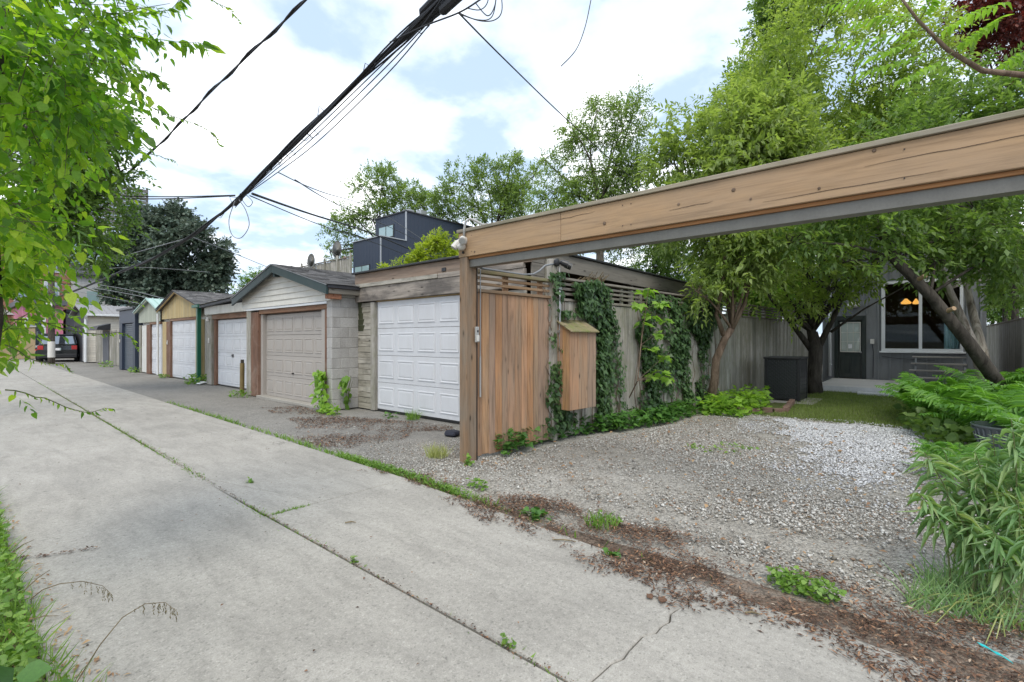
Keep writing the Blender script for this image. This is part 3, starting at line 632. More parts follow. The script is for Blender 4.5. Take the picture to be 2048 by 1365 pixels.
def rdir(n):
    a = NR.normal(size=(n, 3)); return nrm(a)
def cover(xy, z0, hmax, Lm, kind='heart', flat=0.6):
    """low leaves standing over the ground"""
    n = len(xy[0]); h = NR.uniform(0, 1, n) ** 1.3 * hmax
    pos = np.stack([xy[0], xy[1], z0 + h], 1)
    ax = rdir(n); ax[:, 2] *= 0.35; nm = rdir(n) * (1 - flat); nm[:, 2] += flat + 0.25
    L = Lm * NR.uniform(0.55, 1.25, n)
    return pos, ax, nm, L, L * 0.9
def blades(xy, z0, hmin, hmax, wd, lean=0.45, kind='blade2'):
    n = len(xy[0]); pos = np.stack([xy[0], xy[1], np.full(n, z0)], 1)
    ax = rdir(n) * lean; ax[:, 2] = 1.0; nm = rdir(n); nm[:, 2] *= 0.2
    L = NR.uniform(hmin, hmax, n); return pos, ax, nm, L, np.full(n, wd) * NR.uniform(0.6, 1.3, n)
def stuff_leaves(name, arr, kind, mat, label=None):
    V, T = leaves_vt(*arr, kind); return putnp(name, V, T, mat, None, kind='stuff', label=label)
lawn_poly = [(9.95, -0.5), (9.95, 2.2), (11.5, 2.3), (15.6, 2.2), (15.6, -1.5), (12, -1.2)]
stuff_leaves('lawn_grass', blades(sample(lawn_poly, 26000), -0.02, 0.035, 0.085, 0.010, 0.6, 'blade'), 'blade', M['L_grass'], 'short lawn grass in front of the deck')
# grass that grows in the joint of the lane and along its edge
def along(fx, y0, y1, n, wid, gaps=None):
    y = NR.uniform(y0, y1, n); x = np.array([fx(t) for t in y]) + NR.normal(0, wid, n)
    k = NR.uniform(0, 1, n) < (np.ones(n) if gaps is None else np.interp(y, *gaps)); return x[k], y[k]
jgap = ([0.5, 1.0, 1.15, 1.3, 1.9, 2.0, 2.1, 3.0, 3.2, 3.7, 4.3, 4.5, 5.4, 5.7, 6.6, 9, 12, 16, 22], [.15, .1, .3, .1, .05, .2, .05, .12, .35, .5, .9, .12, .1, .9, 1, .9, .45, .3, .15])
stuff_leaves('joint_weeds', blades(along(jx, 0.6, 22, 6200, 0.016, jgap), -0.03, 0.02, 0.065, 0.011, 1.1), 'blade2', M['L_weed'], 'tufts of small weeds growing in the long joint of the lane')
eg = ([0.5, 2.5, 3.2, 3.6, 5.2, 5.5, 5.9, 6.2, 7.0, 7.3, 8, 8.4, 9, 13], [0, .05, .6, 1, 1, .5, .12, .4, .3, .08, .35, .1, .25, .12])
slivers('joint_litter', along(jx, 0.5, 18, 2600, 0.012), 0.005, 0.022, 0.5, M['chips'], -0.004, label='dark crumbs lodged in the long joint of the lane')
slivers('joint_crumbs', along(jx, 0.5, 14, 260, 0.10), 0.004, 0.016, 0.5, M['chips'], 0.002, label='dark crumbs scattered beside the long joint')
stuff_leaves('edge_grass', blades(along(lambda y: lane_edge(y) + 0.06, 0.5, 13, 5200, 0.028, eg), -0.02, 0.03, 0.095, 0.012, 0.8), 'blade2', M['L_weed'], 'green grass strip along the right edge of the lane')
stuff_leaves('edge_clover', cover(along(lambda y: lane_edge(y) + 0.07, 3.1, 5.3, 900, 0.03), 0.0, 0.05, 0.024), 'heart', M['L_weed'], 'clover growing along the right edge of the lane')
stuff_leaves('row_joint_weeds', blades((NR.uniform(1.7, 2.0, 180), 3.98 + NR.normal(0, 0.01, 180)), -0.02, 0.02, 0.05, 0.01, 1.0), 'blade2', M['L_weed'], 'weeds in the cross joint of the lane')
# ------------------------------------------------------------------ garages along the lane
def board(parent, name, x0, y0, z0, x1, y1, z1, mat, bev=0.003, jit=0.0, **k):
    m = MB().box(x0, y0, z0, x1, y1, z1)
    if jit:
        m.v = [(x + R.uniform(-jit, jit) * .4, y + R.uniform(-jit, jit) * .4, z + R.uniform(-jit, jit)) for x, y, z in m.v]
    return put(name, m, M[mat] if isinstance(mat, str) else mat, parent, bevel=bev, **k)
def panel_mesh(w, h, mat):
    """raised panel facing -X, centred on its origin"""
    V, F = [], []
    for ins, x in ((0, 0), (.006, -.011), (.022, -.011), (.032, -.001), (.060, -.008)):
        V += [(x, -w / 2 + ins, -h / 2 + ins), (x, w / 2 - ins, -h / 2 + ins), (x, w / 2 - ins, h / 2 - ins), (x, -w / 2 + ins, h / 2 - ins)]
    for r in range(4):
        for j in range(4):
            a, b = r * 4 + j, r * 4 + (j + 1) % 4; F.append((a, a + 4, b + 4, b))
    F.append((16, 19, 18, 17))
    me = bpy.data.meshes.new('panel'); me.from_pydata(V, [], F); me.materials.append(mat); me.update(); return me
def gdoor(parent, X, y0, y1, z0, z1, rows, cols, mat, labels=None):
    h = (z1 - z0) / rows; w = (y1 - y0) / cols
    pm = panel_mesh(w * 0.80, h * 0.66, mat)
    for r in range(rows):
        s = put('door_section', MB().box(X, y0, z0 + r * h + .003, X + .045, y1, z0 + (r + 1) * h - .003), mat, parent, bevel=0.004, label=(labels or {}).get(r))
        for c in range(cols):
            inst('panel', pm, s, Matrix.Translation((X - 0.0005, y0 + (c + .5) * w, z0 + (r + .5) * h)))
def shingle_slope(parent, p0, along, up, mat, course=0.135, tab=0.24, name='shingles', thick=0.009):
    p0, along, up = Vector(p0), Vector(along), Vector(up)
    La, Lu = along.length, up.length; ea, eu = along / La, up / Lu; n = ea.cross(eu)
    if n.z < 0: n = -n
    m = MB(); k = 0; s = 0.0
    while s < Lu:
        a = -R.uniform(0, tab)
        while a < La:
            wd = tab * R.uniform(0.7, 1.25); a0, a1 = max(a, 0), min(a + wd - .006, La)
            if a1 - a0 > .02:
                lift = R.uniform(0.004, 0.012); e = min(s + course * 1.25, Lu)
                j = R.uniform(-.006, .006)
                q = [p0 + ea * x + eu * y + n * z for x, y, z in ((a0, s + j, lift), (a1, s + j, lift), (a1, e, 0.002), (a0, e, 0.002), (a0, s + j, lift + thick), (a1, s + j, lift + thick), (a1, e, 0.004), (a0, e, 0.004))]
                m.hexa(q)
            a += wd
        s += course; k += 1
    return put(name, m, mat, parent, kind='stuff')
def slabroof(parent, x0, x1, ya, za, yb, zb, t, mat, name='roof'):
    """sloping slab between (ya,za) and (yb,zb), x0..x1"""
    m = MB().hexa([(x0, ya, za - t), (x1, ya, za - t), (x1, yb, zb - t), (x0, yb, zb - t), (x0, ya, za), (x1, ya, za), (x1, yb, zb), (x0, yb, zb)])
    return put(name, m, M[mat], parent)
def keypad(parent, X, y, z, mat='plastic_grey'):
    k = put('keypad', MB().box(X - .025, y - .035, z - .08, X, y + .035, z + .08), M[mat], parent, bevel=.006)
    put('cover', MB().box(X - .034, y - .028, z - .07, X - .0255, y + .028, z + .01), M['plastic_white'], k, bevel=.003)

# --- nearest: flat roofed, white door
G = thing('garage', 'flat roofed garage with a clean white four row door, nearest to the cedar post', 'garage', (5.54, 7, 0), 'garages along the lane')
gdoor(G, 5.56, 5.86, 8.27, 0.035, 2.15, 4, 4, M['white_door'])
put('door_seal', MB().box(5.565, 5.86, 0.002, 5.60, 8.27, 0.034), M['rubber'], G)
board(G, 'jamb', 5.50, 8.29, 0, 5.62, 8.43, 2.15, 'oldpost' if 'oldpost' in M else 'fenceZ')
board(G, 'jamb', 5.50, 5.68, 0, 5.62, 5.84, 2.15, 'fenceZ')
z = 0.0
while z < 2.1:
    h = R.uniform(.108, .122)
    board(G, 'plank', 5.535 + R.uniform(-.004, .004), 8.445, z + .004, 5.56, 8.93, min(z + h, 2.15) - .003, 'oldY', .003, .003)
    board(G, 'plank', 5.535, 4.46, z + .004, 5.56, 5.67, min(z + h, 2.15) - .003, 'oldY', .003, .002)
    z += h
board(G, 'stop_moulding', 5.535, 5.85, 2.152, 5.60, 8.28, 2.20, M['tanY'], .003)
board(G, 'lintel', 5.47, 4.46, 2.17, 5.55, 8.98, 2.45, 'lintelY', .006, .006)
board(G, 'batten', 5.44, 6.35, 2.455, 5.52, 9.02, 2.525, 'oldY', .004, .006)
board(G, 'batten', 5.455, 4.46, 2.455, 5.52, 6.34, 2.53, 'lintelY', .004, .006)
board(G, 'fascia', 5.48, 4.34, 2.53, 5.53, 8.96, 2.74, 'fasciaY', .004)
board(G, 'joist_end', 5.462, 6.15, 2.56, 5.479, 6.25, 2.62, 'flashing', .002)
put('roof', MB().box(5.41, 4.28, 2.742, 14.7, 8.98, 2.775), M['flashing'], G, bevel=.004)
put('wall', MB().box(5.57, 8.90, 0, 14.5, 8.97, 2.72).box(14.4, 4.45, 0, 14.5, 8.89, 2.72).box(6.0, 4.43, 0, 14.39, 4.47, 1.85), M['fenceX'], G)  # low side wall, unseen behind the fence, closed to keep the inside dark
put('ceiling', MB().box(5.6, 4.48, 2.60, 14.38, 8.88, 2.63), M['room'], G)
for i in range(4):
    board(G, 'plank', 5.545, 4.36, 1.96 + .193 * i, 5.85, 4.385, 2.147 + .193 * i, 'fasciaX', .003)
board(G, 'corner_post', 5.86, 4.33, 0, 5.99, 4.47, 2.73, 'fenceZ', .005)
board(G, 'side_fascia', 6.0, 4.32, 2.46, 14.6, 4.37, 2.735, 'fasciaX', .005)
for i in range(6):
    board(G, 'side_post', 7.4 + 1.35 * i, 4.40, 1.86, 7.5 + 1.35 * i, 4.47, 2.59, 'fenceZ', .004)
m = MB()
for i in range(7):
    ys = [8.80 - .05 * i * .3 + R.uniform(-.02, .02), 8.92]
    zt_ = 2.42 - .12 * i; m.prism([(5.5285, ys[0] + R.uniform(-.03, .02), zt_), (5.5285, ys[1], zt_), (5.5285, ys[1] - R.uniform(0, .03), zt_ - .118), (5.5285, ys[0] + R.uniform(0, .05), zt_ - .118)], (.002, 0, 0))
put('moss_streak', m, M['mossdark'], G, label='dark mossy drip stain down the plank end')
# --- beige door, gable with horizontal siding
G = thing('garage', 'gabled garage with a beige panelled door, cream siding and dark green bargeboards', 'garage', (4.95, 11.1, 0), 'garages along the lane')
gdoor(G, 5.10, 9.44, 12.30, 0.05, 2.0, 4, 6, M['beige_door'])
board(G, 'threshold', 4.90, 9.25, -.02, 5.16, 12.4, 0.045, 'pad', .01, .008)
Z0 = [0.0]
for c in range(11):
    zt = c * .205; lens = [.38, .22] if c % 2 else [.19, .40]; x = 4.95
    for ln in lens:
        put('block', MB().box(x + .003, 8.93 + R.uniform(-.003, .003), zt + .003, x + ln - .003, 9.13, zt + .202), M['cmu'], G, bevel=.007)
        x += ln
put('mortar', MB().box(4.958, 8.94, 0, 5.54, 9.12, 2.25), M['mortar'], G)
put('broken_capstone', MB().box(5.12, 8.91, 2.256, 5.56, 9.14, 2.47), M['cmu'], G, bevel=.02, label='chipped grey concrete block under the eave')
put('wall', MB().box(5.16, 9.14, 0, 10.4, 13.2, 2.42), M['cmu'], G)
board(G, 'jamb', 4.97, 9.14, 0, 5.09, 9.24, 2.02, 'brownZ', .004)
board(G, 'jamb', 5.0, 9.25, 0, 5.14, 9.43, 2.02, 'beige_door', .003)
board(G, 'jamb', 4.96, 12.44, 0, 5.10, 12.86, 2.08, 'brownZ', .005)
board(G, 'jamb', 5.02, 12.31, 0, 5.14, 12.43, 2.02, 'beige_door', .003)
board(G, 'jamb', 4.95, 12.87, 0, 5.12, 13.12, 2.15, 'fenceZ', .005)
board(G, 'header', 4.97, 9.13, 2.025, 5.12, 12.43, 2.12, 'brownY', .005)
board(G, 'flashing_strip', 4.93, 9.1, 2.125, 5.0, 13.1, 2.175, 'whitemetal', .003)
AP, ZA, ZE, YL, YR = 11.17, 3.08, 2.47, 13.42, 8.84
sl = lambda y: ZA - (ZA - ZE) * abs(y - AP) / (YL - AP if y > AP else AP - YR)
zb = 2.18
while zb < ZA - .08:
    zt = min(zb + .128, ZA - .03)
    def yl(z_): return min(13.33, AP + (ZA - .02 - z_) / (ZA - ZE) * (YL - AP))
    def yr(z_): return max(8.93, AP - (ZA - .02 - z_) / (ZA - ZE) * (AP - YR))
    m = MB().hexa([(4.915, yr(zb), zb), (4.96, yr(zb), zb), (4.96, yl(zb), zb), (4.915, yl(zb), zb), (4.938, yr(zt), zt), (4.96, yr(zt), zt), (4.96, yl(zt), zt), (4.938, yl(zt), zt)])
    put('siding_board', m, M['vinyl'], G); zb = zt
board(G, 'corner_trim', 4.905, 8.90, 2.18, 4.965, 8.93, 2.45, 'vinyl', .002)
def slopebar(parent, name, x0, x1, ya, za, yb, zb_, d, mat, drop=0.0):
    m = MB().hexa([(x0, ya, za - d - drop), (x1, ya, za - d - drop), (x1, yb, zb_ - d - drop), (x0, yb, zb_ - d - drop), (x0, ya, za - drop), (x1, ya, za - drop), (x1, yb, zb_ - drop), (x0, yb, zb_ - drop)])
    return put(name, m, M[mat], parent, bevel=.003)
slopebar(G, 'bargeboard', 4.74, 4.785, AP + .003, ZA, YL + .1, ZE - .03, .17, 'green')
slopebar(G, 'bargeboard', 4.74, 4.785, AP - .003, ZA, YR - .08, ZE - .02, .17, 'green')
slopebar(G, 'drip_edge', 4.725, 4.76, AP, ZA + .022, YL + .11, ZE - .008, .018, 'galv')
slopebar(G, 'drip_edge', 4.725, 4.76, AP - .001, ZA + .022, YR - .09, ZE + .002, .018, 'galv')
board(G, 'ridge_block', 4.786, AP - .05, 2.82, 4.90, AP + .05, 2.94, 'green', .004)
slabroof(G, 4.76, 10.6, AP, ZA + .02, YL + .12, ZE - .012, .06, 'charcoal')
slabroof(G, 4.76, 10.6, YR - .10, ZE - .002, AP - .001, ZA + .02, .06, 'charcoal')
shingle_slope(G, (4.72, YR - .12, ZE), (5.9, 0, 0), (0, AP - YR + .12, ZA - ZE + .02), M['shingle'])
shingle_slope(G, (4.72, YL + .14, ZE - .012), (5.9, 0, 0), (0, AP - YL - .14, ZA - ZE + .032), M['shingle'])
board(G, 'eave_board', 4.80, YR - .07, ZE - .17, 10.5, YR - .03, ZE - .07, 'fasciaX', .004)
board(G, 'eave_block', 4.79, YR - .028, 2.20, 5.10, YR + .055, 2.43, 'rustY', .006)
put('handle', MB().box(5.078, 10.83, .62, 5.099, 10.91, .65).tube([(5.085, 10.87, .635), (5.06, 10.87, .635)], .012), M['darksteel'], G)
# --- low garage with a painted lintel
G = thing('garage', 'low garage with a white door and a chalky lintel under a mossy edged roof', 'garage', (5.4, 15.4, 0), 'garages along the lane')
gdoor(G, 5.47, 14.22, 16.68, 0.03, 2.0, 4, 4, M['white_door'], {3: 'dusty greyish top row of the door'})
board(G, 'lintel', 5.28, 13.22, 2.18, 5.42, 17.28, 2.43, 'offwhite', .006, .006)
board(G, 'header', 5.36, 14.0, 2.03, 5.50, 16.9, 2.17, 'brownY', .004)
board(G, 'jamb', 5.40, 16.70, 0, 5.52, 16.84, 2.03, 'brownZ', .004)
board(G, 'jamb', 5.34, 16.86, 0, 5.50, 17.27, 2.17, 'fenceZ', .005)
board(G, 'jamb', 5.40, 13.25, 0, 5.52, 14.2, 2.03, 'fenceZ', .005)
put('wall', MB().box(5.53, 13.25, 0, 10, 17.2, 2.40), M['cmu'], G)
slabroof(G, 5.15, 9.8, 13.3, 2.62, 17.35, 2.47, .07, 'charcoal')
m = shingle_slope(G, (5.12, 17.36, 2.475), (0, -4.0, .145), (4.6, 0, .36), M['shingle_moss'])
put('handle', MB().tube([(5.462, 15.44, .93), (5.43, 15.44, .93), (5.43, 15.52, .93), (5.462, 15.52, .93)], .008).box(5.455, 15.42, .88, 5.468, 15.45, .98).box(5.455, 15.51, .88, 5.468, 15.54, .98), M['black'], G)
keypad(G, 5.335, 17.02, 1.38, 'plastic_white')
lm = put('wall_lamp', MB().lathe((5.30, 17.05, 1.98), [(.055, 0), (.06, .05), (.03, .07)], 10), M['plastic_white'], G)
put('bracket', MB().box(5.28, 17.0, 2.055, 5.339, 17.1, 2.10), M['plastic_white'], lm)
# --- gabled ones
def gable_garage(label, X, yr, yl, ap, ze, za, zb, boards, door, rtrim, posts, roof, back=9.5, bw=.125):
    G = thing('garage', label, 'garage', (X, (yr + yl) / 2, 0), 'garages along the lane')
    gdoor(G, X + .06, door[0], door[1], .03, zb - .10, 4, 4, M['white_door'])
    y = yr + .06
    sl = lambda q: za - (za - ze) * (abs(q - ap) / ((yl - ap) if q > ap else (ap - yr)))
    while y < yl - .06:
        e = min(y + bw, yl - .06)
        put('gable_board', MB().hexa([(X - .02, y + .003, zb), (X, y + .003, zb), (X, e - .003, zb), (X - .02, e - .003, zb), (X - .02, y + .003, sl(y) - .03), (X, y + .003, sl(y) - .03), (X, e - .003, sl(e) - .03), (X - .02, e - .003, sl(e) - .03)]), M[boards], G)
        y = e
    slopebar(G, 'rake_trim', X - .16, X - .12, ap + .002, za + .01, yl + .12, ze - .02, .09, rtrim)
    slopebar(G, 'rake_trim', X - .16, X - .12, ap - .002, za + .01, yr - .10, ze - .02, .09, rtrim)
    board(G, 'header', X - .005, door[0] - .1, zb - .097, X + .08, door[1] + .1, zb - .003, 'brownY', .004)
    for (a, b, mt) in posts: board(G, 'jamb', X - .01, a, 0, X + .12, b, zb - .1, mt, .005)
    put('wall', MB().box(X + .13, yr + .05, 0, back, yl - .05, ze - .06).prism([(X + .01, yr + .05, ze - .058), (X + .01, yl - .05, ze - .058), (X + .01, ap, za - .07)], (back - X - .02, 0, 0)), M['offwhite'], G)
    for (a, b) in ((yr - .12, 0), (yl + .14, 1)):
        if roof == 'mint':
            slabroof(G, X - .2, back, a, ze - .02, ap, za + .02, .03, 'mintroof')
            m = MB()
            for i in range(int((back - X) / .22)):
                x = X - .19 + .22 * i
                m.hexa([(x, a, ze - .018), (x + .03, a, ze - .018), (x + .03, ap, za + .022), (x, ap, za + .022), (x + .008, a, ze + .005), (x + .022, a, ze + .005), (x + .022, ap, za + .045), (x + .008, ap, za + .045)])
            put('roof_ribs', m, M['mintroof'], G, kind='stuff')
        else:
            slabroof(G, X - .18, back, a, ze - .02, ap, za + .015, .05, 'charcoal')
            shingle_slope(G, (X - .21, a, ze - .018), (back - X + .2, 0, 0), (0, ap - a, za - ze + .035), M['shingle'])
    return G
G4 = gable_garage('gabled garage faced with yellow vertical boards above a white door', 5.4, 17.95, 22.4, 20.3, 2.56, 3.14, 2.18, 'yellowZ', (18.55, 21.3), 'tanY',
             [(21.32, 21.8, 'brownZ'), (21.82, 22.3, 'yellowZ'), (18.05, 18.5, 'yellowZ')], 'shingle')
keypad(G4, 5.385, 21.6, 1.30, 'plastic_white')
gp = put('green_post', MB().box(5.22, 17.74, 0, 5.33, 17.86, 2.42), M['emerald'], G4, bevel=.006)
put('gutter_arm', MB().box(5.16, 17.52, 2.43, 5.36, 18.12, 2.52), M['emerald'], gp, bevel=.006)
G5 = gable_garage('pale boarded gabled garage under a mint green metal roof', 5.4, 22.5, 25.85, 23.9, 2.60, 3.06, 2.12, 'paleZ', (22.75, 24.05), 'paleZ',
             [(24.07, 24.6, 'brownZ'), (25.5, 25.8, 'fenceZ')], 'mint')
board(G5, 'side_door', 5.42, 24.65, .03, 5.47, 25.45, 2.0, 'offwhite', .004)
put('downpipe', MB().tube([(5.28, 22.47, 2.4), (5.28, 22.47, 1.2), (5.28, 22.47, .05)], .04, 8), M['whitemetal'], G5)
# --- dark flat one with a roller shutter
G6 = thing('garage', 'dark navy flat roofed garage with a slate roller shutter', 'garage', (5.3, 27.6, 0), 'garages along the lane')
put('wall', MB().box(5.45, 26.05, 0, 9.5, 29.0, 2.74), M['navy'], G6)
for a, b in ((26.05, 26.45), (28.45, 28.98)): board(G6, 'pillar', 5.3, a, 0, 5.448, b, 2.15, 'navy', .004)
board(G6, 'fascia', 5.3, 26.05, 2.153, 5.448, 28.98, 2.74, 'navy', .004)
board(G6, 'coping', 5.2, 25.98, 2.745, 9.6, 29.06, 2.84, 'flashing', .005)
for i in range(23): board(G6, 'slat', 5.40, 26.46, .02 + .092 * i, 5.43, 28.44, .108 + .092 * i, 'shutter', .012)
keypad(G6, 5.295, 28.75, 1.35, 'plastic_white')

# --- board fence and gate with a small black canopy
F = thing('board_fence', 'short grey board fence with a gate, between the navy garage and the cream shed', 'fence', (5.9, 33.5, 0))
y = 29.15
while y < 38.5:
    hh = 1.9 + R.uniform(-.05, .05) + (.12 if y > 34 else 0)
    board(F, 'board', 5.9 + R.uniform(-.01, .01), y, .03, 5.93, y + .26, hh, 'fenceZ', .003); y += .268
board(F, 'gate', 5.85, 34.6, .08, 5.885, 36.1, 1.85, 'darkgreywall', .006)
cp = put('canopy', MB().hexa([(5.3, 34.3, 1.95), (5.9, 34.3, 1.95), (5.9, 36.4, 1.95), (5.3, 36.4, 1.95), (5.35, 34.3, 2.12), (5.9, 34.3, 2.3), (5.9, 36.4, 2.3), (5.35, 36.4, 2.12)]), M['black'], F)
# --- cream shed with dark gable end
H = thing('shed', 'cream sided shed with a charcoal gable end and grey ribbed metal roof', 'shed', (8, 41.2, 0))
put('wall', MB().box(5.62, 38.83, 0, 12, 43.6, 2.9).prism([(5.62, 38.83, 2.9), (5.62, 43.6, 2.9), (5.62, 41.2, 3.54)], (6.38, 0, 0)), M['charcoal'], H)
for i in range(19): put('siding_board', MB().hexa([(5.56, 38.76, .04 + .148 * i), (12, 38.76, .04 + .148 * i), (12, 38.82, .04 + .148 * i), (5.56, 38.82, .04 + .148 * i), (5.56, 38.79, .186 + .148 * i), (12, 38.79, .186 + .148 * i), (12, 38.82, .186 + .148 * i), (5.56, 38.82, .186 + .148 * i)]), M['cream'], H)
for i in range(14): board(H, 'cladding_board', 5.585, 38.9 + .335 * i, 2.3 if i < 13 else 0, 5.61, 39.22 + .335 * i, 2.88 + .58 * (1 - abs(39.06 + .335 * i - 41.2) / 2.4), 'charcoal', .003)
board(H, 'door', 5.57, 39.2, .05, 5.61, 40.4, 2.2, 'greywall', .004)
slabroof(H, 5.3, 12.3, 38.5, 2.95, 41.2, 3.65, .06, 'metalroof'); slabroof(H, 5.3, 12.3, 41.201, 3.65, 43.9, 2.95, .06, 'metalroof')
m = MB()
for i in range(24): m.hexa([(5.3 + .3 * i, 38.5, 2.951), (5.36 + .3 * i, 38.5, 2.951), (5.36 + .3 * i, 41.2, 3.651), (5.3 + .3 * i, 41.2, 3.651), (5.32 + .3 * i, 38.5, 3.0), (5.34 + .3 * i, 38.5, 3.0), (5.34 + .3 * i, 41.2, 3.70), (5.32 + .3 * i, 41.2, 3.70)])
put('roof_ribs', m, M['metalroof'], H, kind='stuff')
put('gutter', MB().box(5.3, 38.36, 2.85, 12.3, 38.49, 2.97), M['whitemetal'], H, bevel=.01)
put('downpipe', MB().tube([(5.46, 38.43, 2.85), (5.46, 38.66, 2.65), (5.46, 38.66, .05)], .07, 8), M['whitemetal'], H)

# ------------------------------------------------------------------ far end of the lane
B = thing('pink_building', 'low pink painted building with a white framed door at the end of the lane', 'building', (4.5, 53, 0))
put('wall', MB().box(3.75, 52, 0, 6.0, 60, 4.1), M['pink'], B)
put('roof', MB().box(3.5, 51.6, 4.1, 6.2, 60.5, 4.5), M['darkgreywall'], B)
LW = thing('low_wall', 'low tan wall at the end of the lane behind the parked cars', 'wall', (2, 50.8, 0))
put('body', MB().box(-1.5, 50.6, 0, 4.3, 50.9, 2.35), M['tanwall'], LW)
put('coping', MB().box(-1.55, 50.55, 2.351, 4.35, 50.95, 2.45), M['greywall'], LW)
RB = thing('garden_shed', 'small red brick outbuilding at the left end of the lane', 'shed', (2.4, 54, 0))
put('wall', MB().box(0.5, 53, 0, 3.2, 56, 3.3), M['orangebrick'], RB)
put('roof', MB().prism([(.3, 52.7, 3.3), (3.4, 52.7, 3.3), (1.85, 52.7, 4.4)], (0, 3.6, 0)), M['greywall'], RB)
d = put('door', MB().box(3.75, 51.93, .3, 5.0, 51.998, 3.1), M['whitemetal'], B)
put('pane', MB().box(3.98, 51.90, 1.0, 4.75, 51.929, 2.95), M['carglass'], d)
B = thing('grey_building', 'dark grey block building beside the pink one', 'building', (8, 53, 0))
put('wall', MB().box(6.21, 52.5, 0, 11, 62, 3.6), M['darkgreywall'], B)
put('roof', MB().box(6.21, 52.2, 3.6, 11.2, 62.3, 3.85), M['charcoal'], B)
put('window', MB().box(7.0, 52.44, 1.2, 8.2, 52.499, 2.6), M['bluewin'], B)
B = thing('brick_house', 'tall orange brick house behind the pink building', 'house', (6, 66, 0))
put('wall', MB().box(1, 64, 0, 7.9, 74, 11), M['orangebrick'], B)
put('roof', MB().prism([(.7, 63.7, 11), (8.2, 63.7, 11), (4.5, 63.7, 14)], (0, 10.6, 0)), M['charcoal'], B)
for i in range(3):
    for j in range(2):
        f = put('window', MB().box(2 + 2 * i, 63.92, 5 + 2.9 * j, 3.1 + 2 * i, 63.998, 7 + 2.9 * j), M['whitemetal'], B)
        put('pane', MB().box(2.1 + 2 * i, 63.89, 5.1 + 2.9 * j, 3.0 + 2 * i, 63.919, 6.9 + 2.9 * j), M['carglass'], f)
B = thing('plain_house', 'pale grey rendered house side beyond the cream shed', 'house', (10, 66, 0))
put('wall', MB().box(7.95, 63, 0, 13.5, 72, 7.6), M['greywall'], B)
put('roof', MB().box(7.95, 62.7, 7.6, 13.8, 72.3, 7.85), M['charcoal'], B)
for i in range(2): put('window', MB().box(9 + 2.2 * i, 62.94, 4.6, 9.9 + 2.2 * i, 62.998, 6.2), M['bluewin'], B)
q = onY(232, 420, 78)
B = thing('louvred_block', 'distant grey block with a louvred rooftop screen', 'building', (q.x, 80, 0))
put('wall', MB().box(q.x - 6, 78, 0, q.x + 3.5, 92, 14.4), M['darkgreywall'], B)
put('parapet', MB().box(q.x - 6.3, 77.7, 14.4, q.x + 3.8, 92.3, 15.0), M['greywall'], B)
for i in range(12): put('louvre', MB().box(q.x - 6, 78.2, 15.3 + .5 * i, q.x + 3.4, 78.5, 15.68 + .5 * i), M['steel'], B)
for i in range(4): put('louvre_post', MB().box(q.x - 5.9 + 3.05 * i, 78.51, 15, q.x - 5.7 + 3.05 * i, 78.7, 21.5), M['darksteel'], B)
for i in range(4): put('window', MB().box(q.x - 5 + 2.2 * i, 77.93, 10.6, q.x - 3.4 + 2.2 * i, 77.998, 13.2), M['bluewin'], B)
# utility pole with a sign
U = thing('utility_pole', 'weathered wooden utility pole with a white band at its foot', 'utility pole', (4.05, 39.6, 0))
put('pole', MB().tube([(4.05, 39.6, -.1), (4.05, 39.6, 5), (4.05, 39.6, 9.5)], [.17, .15, .12], 12), M['barkgrey'], U, smooth=True)
put('painted_band', MB().tube([(4.05, 39.6, .35), (4.05, 39.6, 1.3)], [.176, .174], 12, cap=False), M['plastic_white'], U, smooth=True)
put('crossarm', MB().box(3.0, 39.5, 6.6, 5.1, 39.62, 6.72), M['barkgrey'], U)
put('transformer', MB().lathe((4.5, 39.4, 5.6), [(.2, 0), (.22, .05), (.22, .8), (.15, .88)], 12), M['steel'], U)
sg = onY(95, 617, 39.3)
SG = thing('sign', 'white parking sign with a red ring fixed to the utility pole', 'sign', tuple(sg))
put('plate', MB().box(sg.x - .2, 39.28, sg.z - .42, sg.x + .2, 39.295, sg.z + .36), M['litter'], SG)
put('ring', MB().lathe((sg.x, 39.279, sg.z + .10), [(.13, -.004), (.13, 0), (.095, 0), (.095, -.004), (.13, -.004)], 20, 'Y', close=False), M['redlamp'], SG)
put('letter', MB().box(sg.x - .045, 39.272, sg.z + .03, sg.x - .02, 39.279, sg.z + .17).box(sg.x - .019, 39.272, sg.z + .145, sg.x + .045, 39.279, sg.z + .17).box(sg.x - .019, 39.272, sg.z + .085, sg.x + .045, 39.279, sg.z + .11).box(sg.x + .02, 39.272, sg.z + .111, sg.x + .045, 39.279, sg.z + .144), M['black'], SG)
for i in range(2): put('text_line', MB().box(sg.x - .14, 39.272, sg.z - .2 - .1 * i, sg.x + .14, 39.279, sg.z - .16 - .1 * i), M['black'], SG)
put('strap', MB().box(sg.x - .1, 39.296, sg.z - .02, 4.0, 39.44, sg.z + .02), M['galv'], SG)

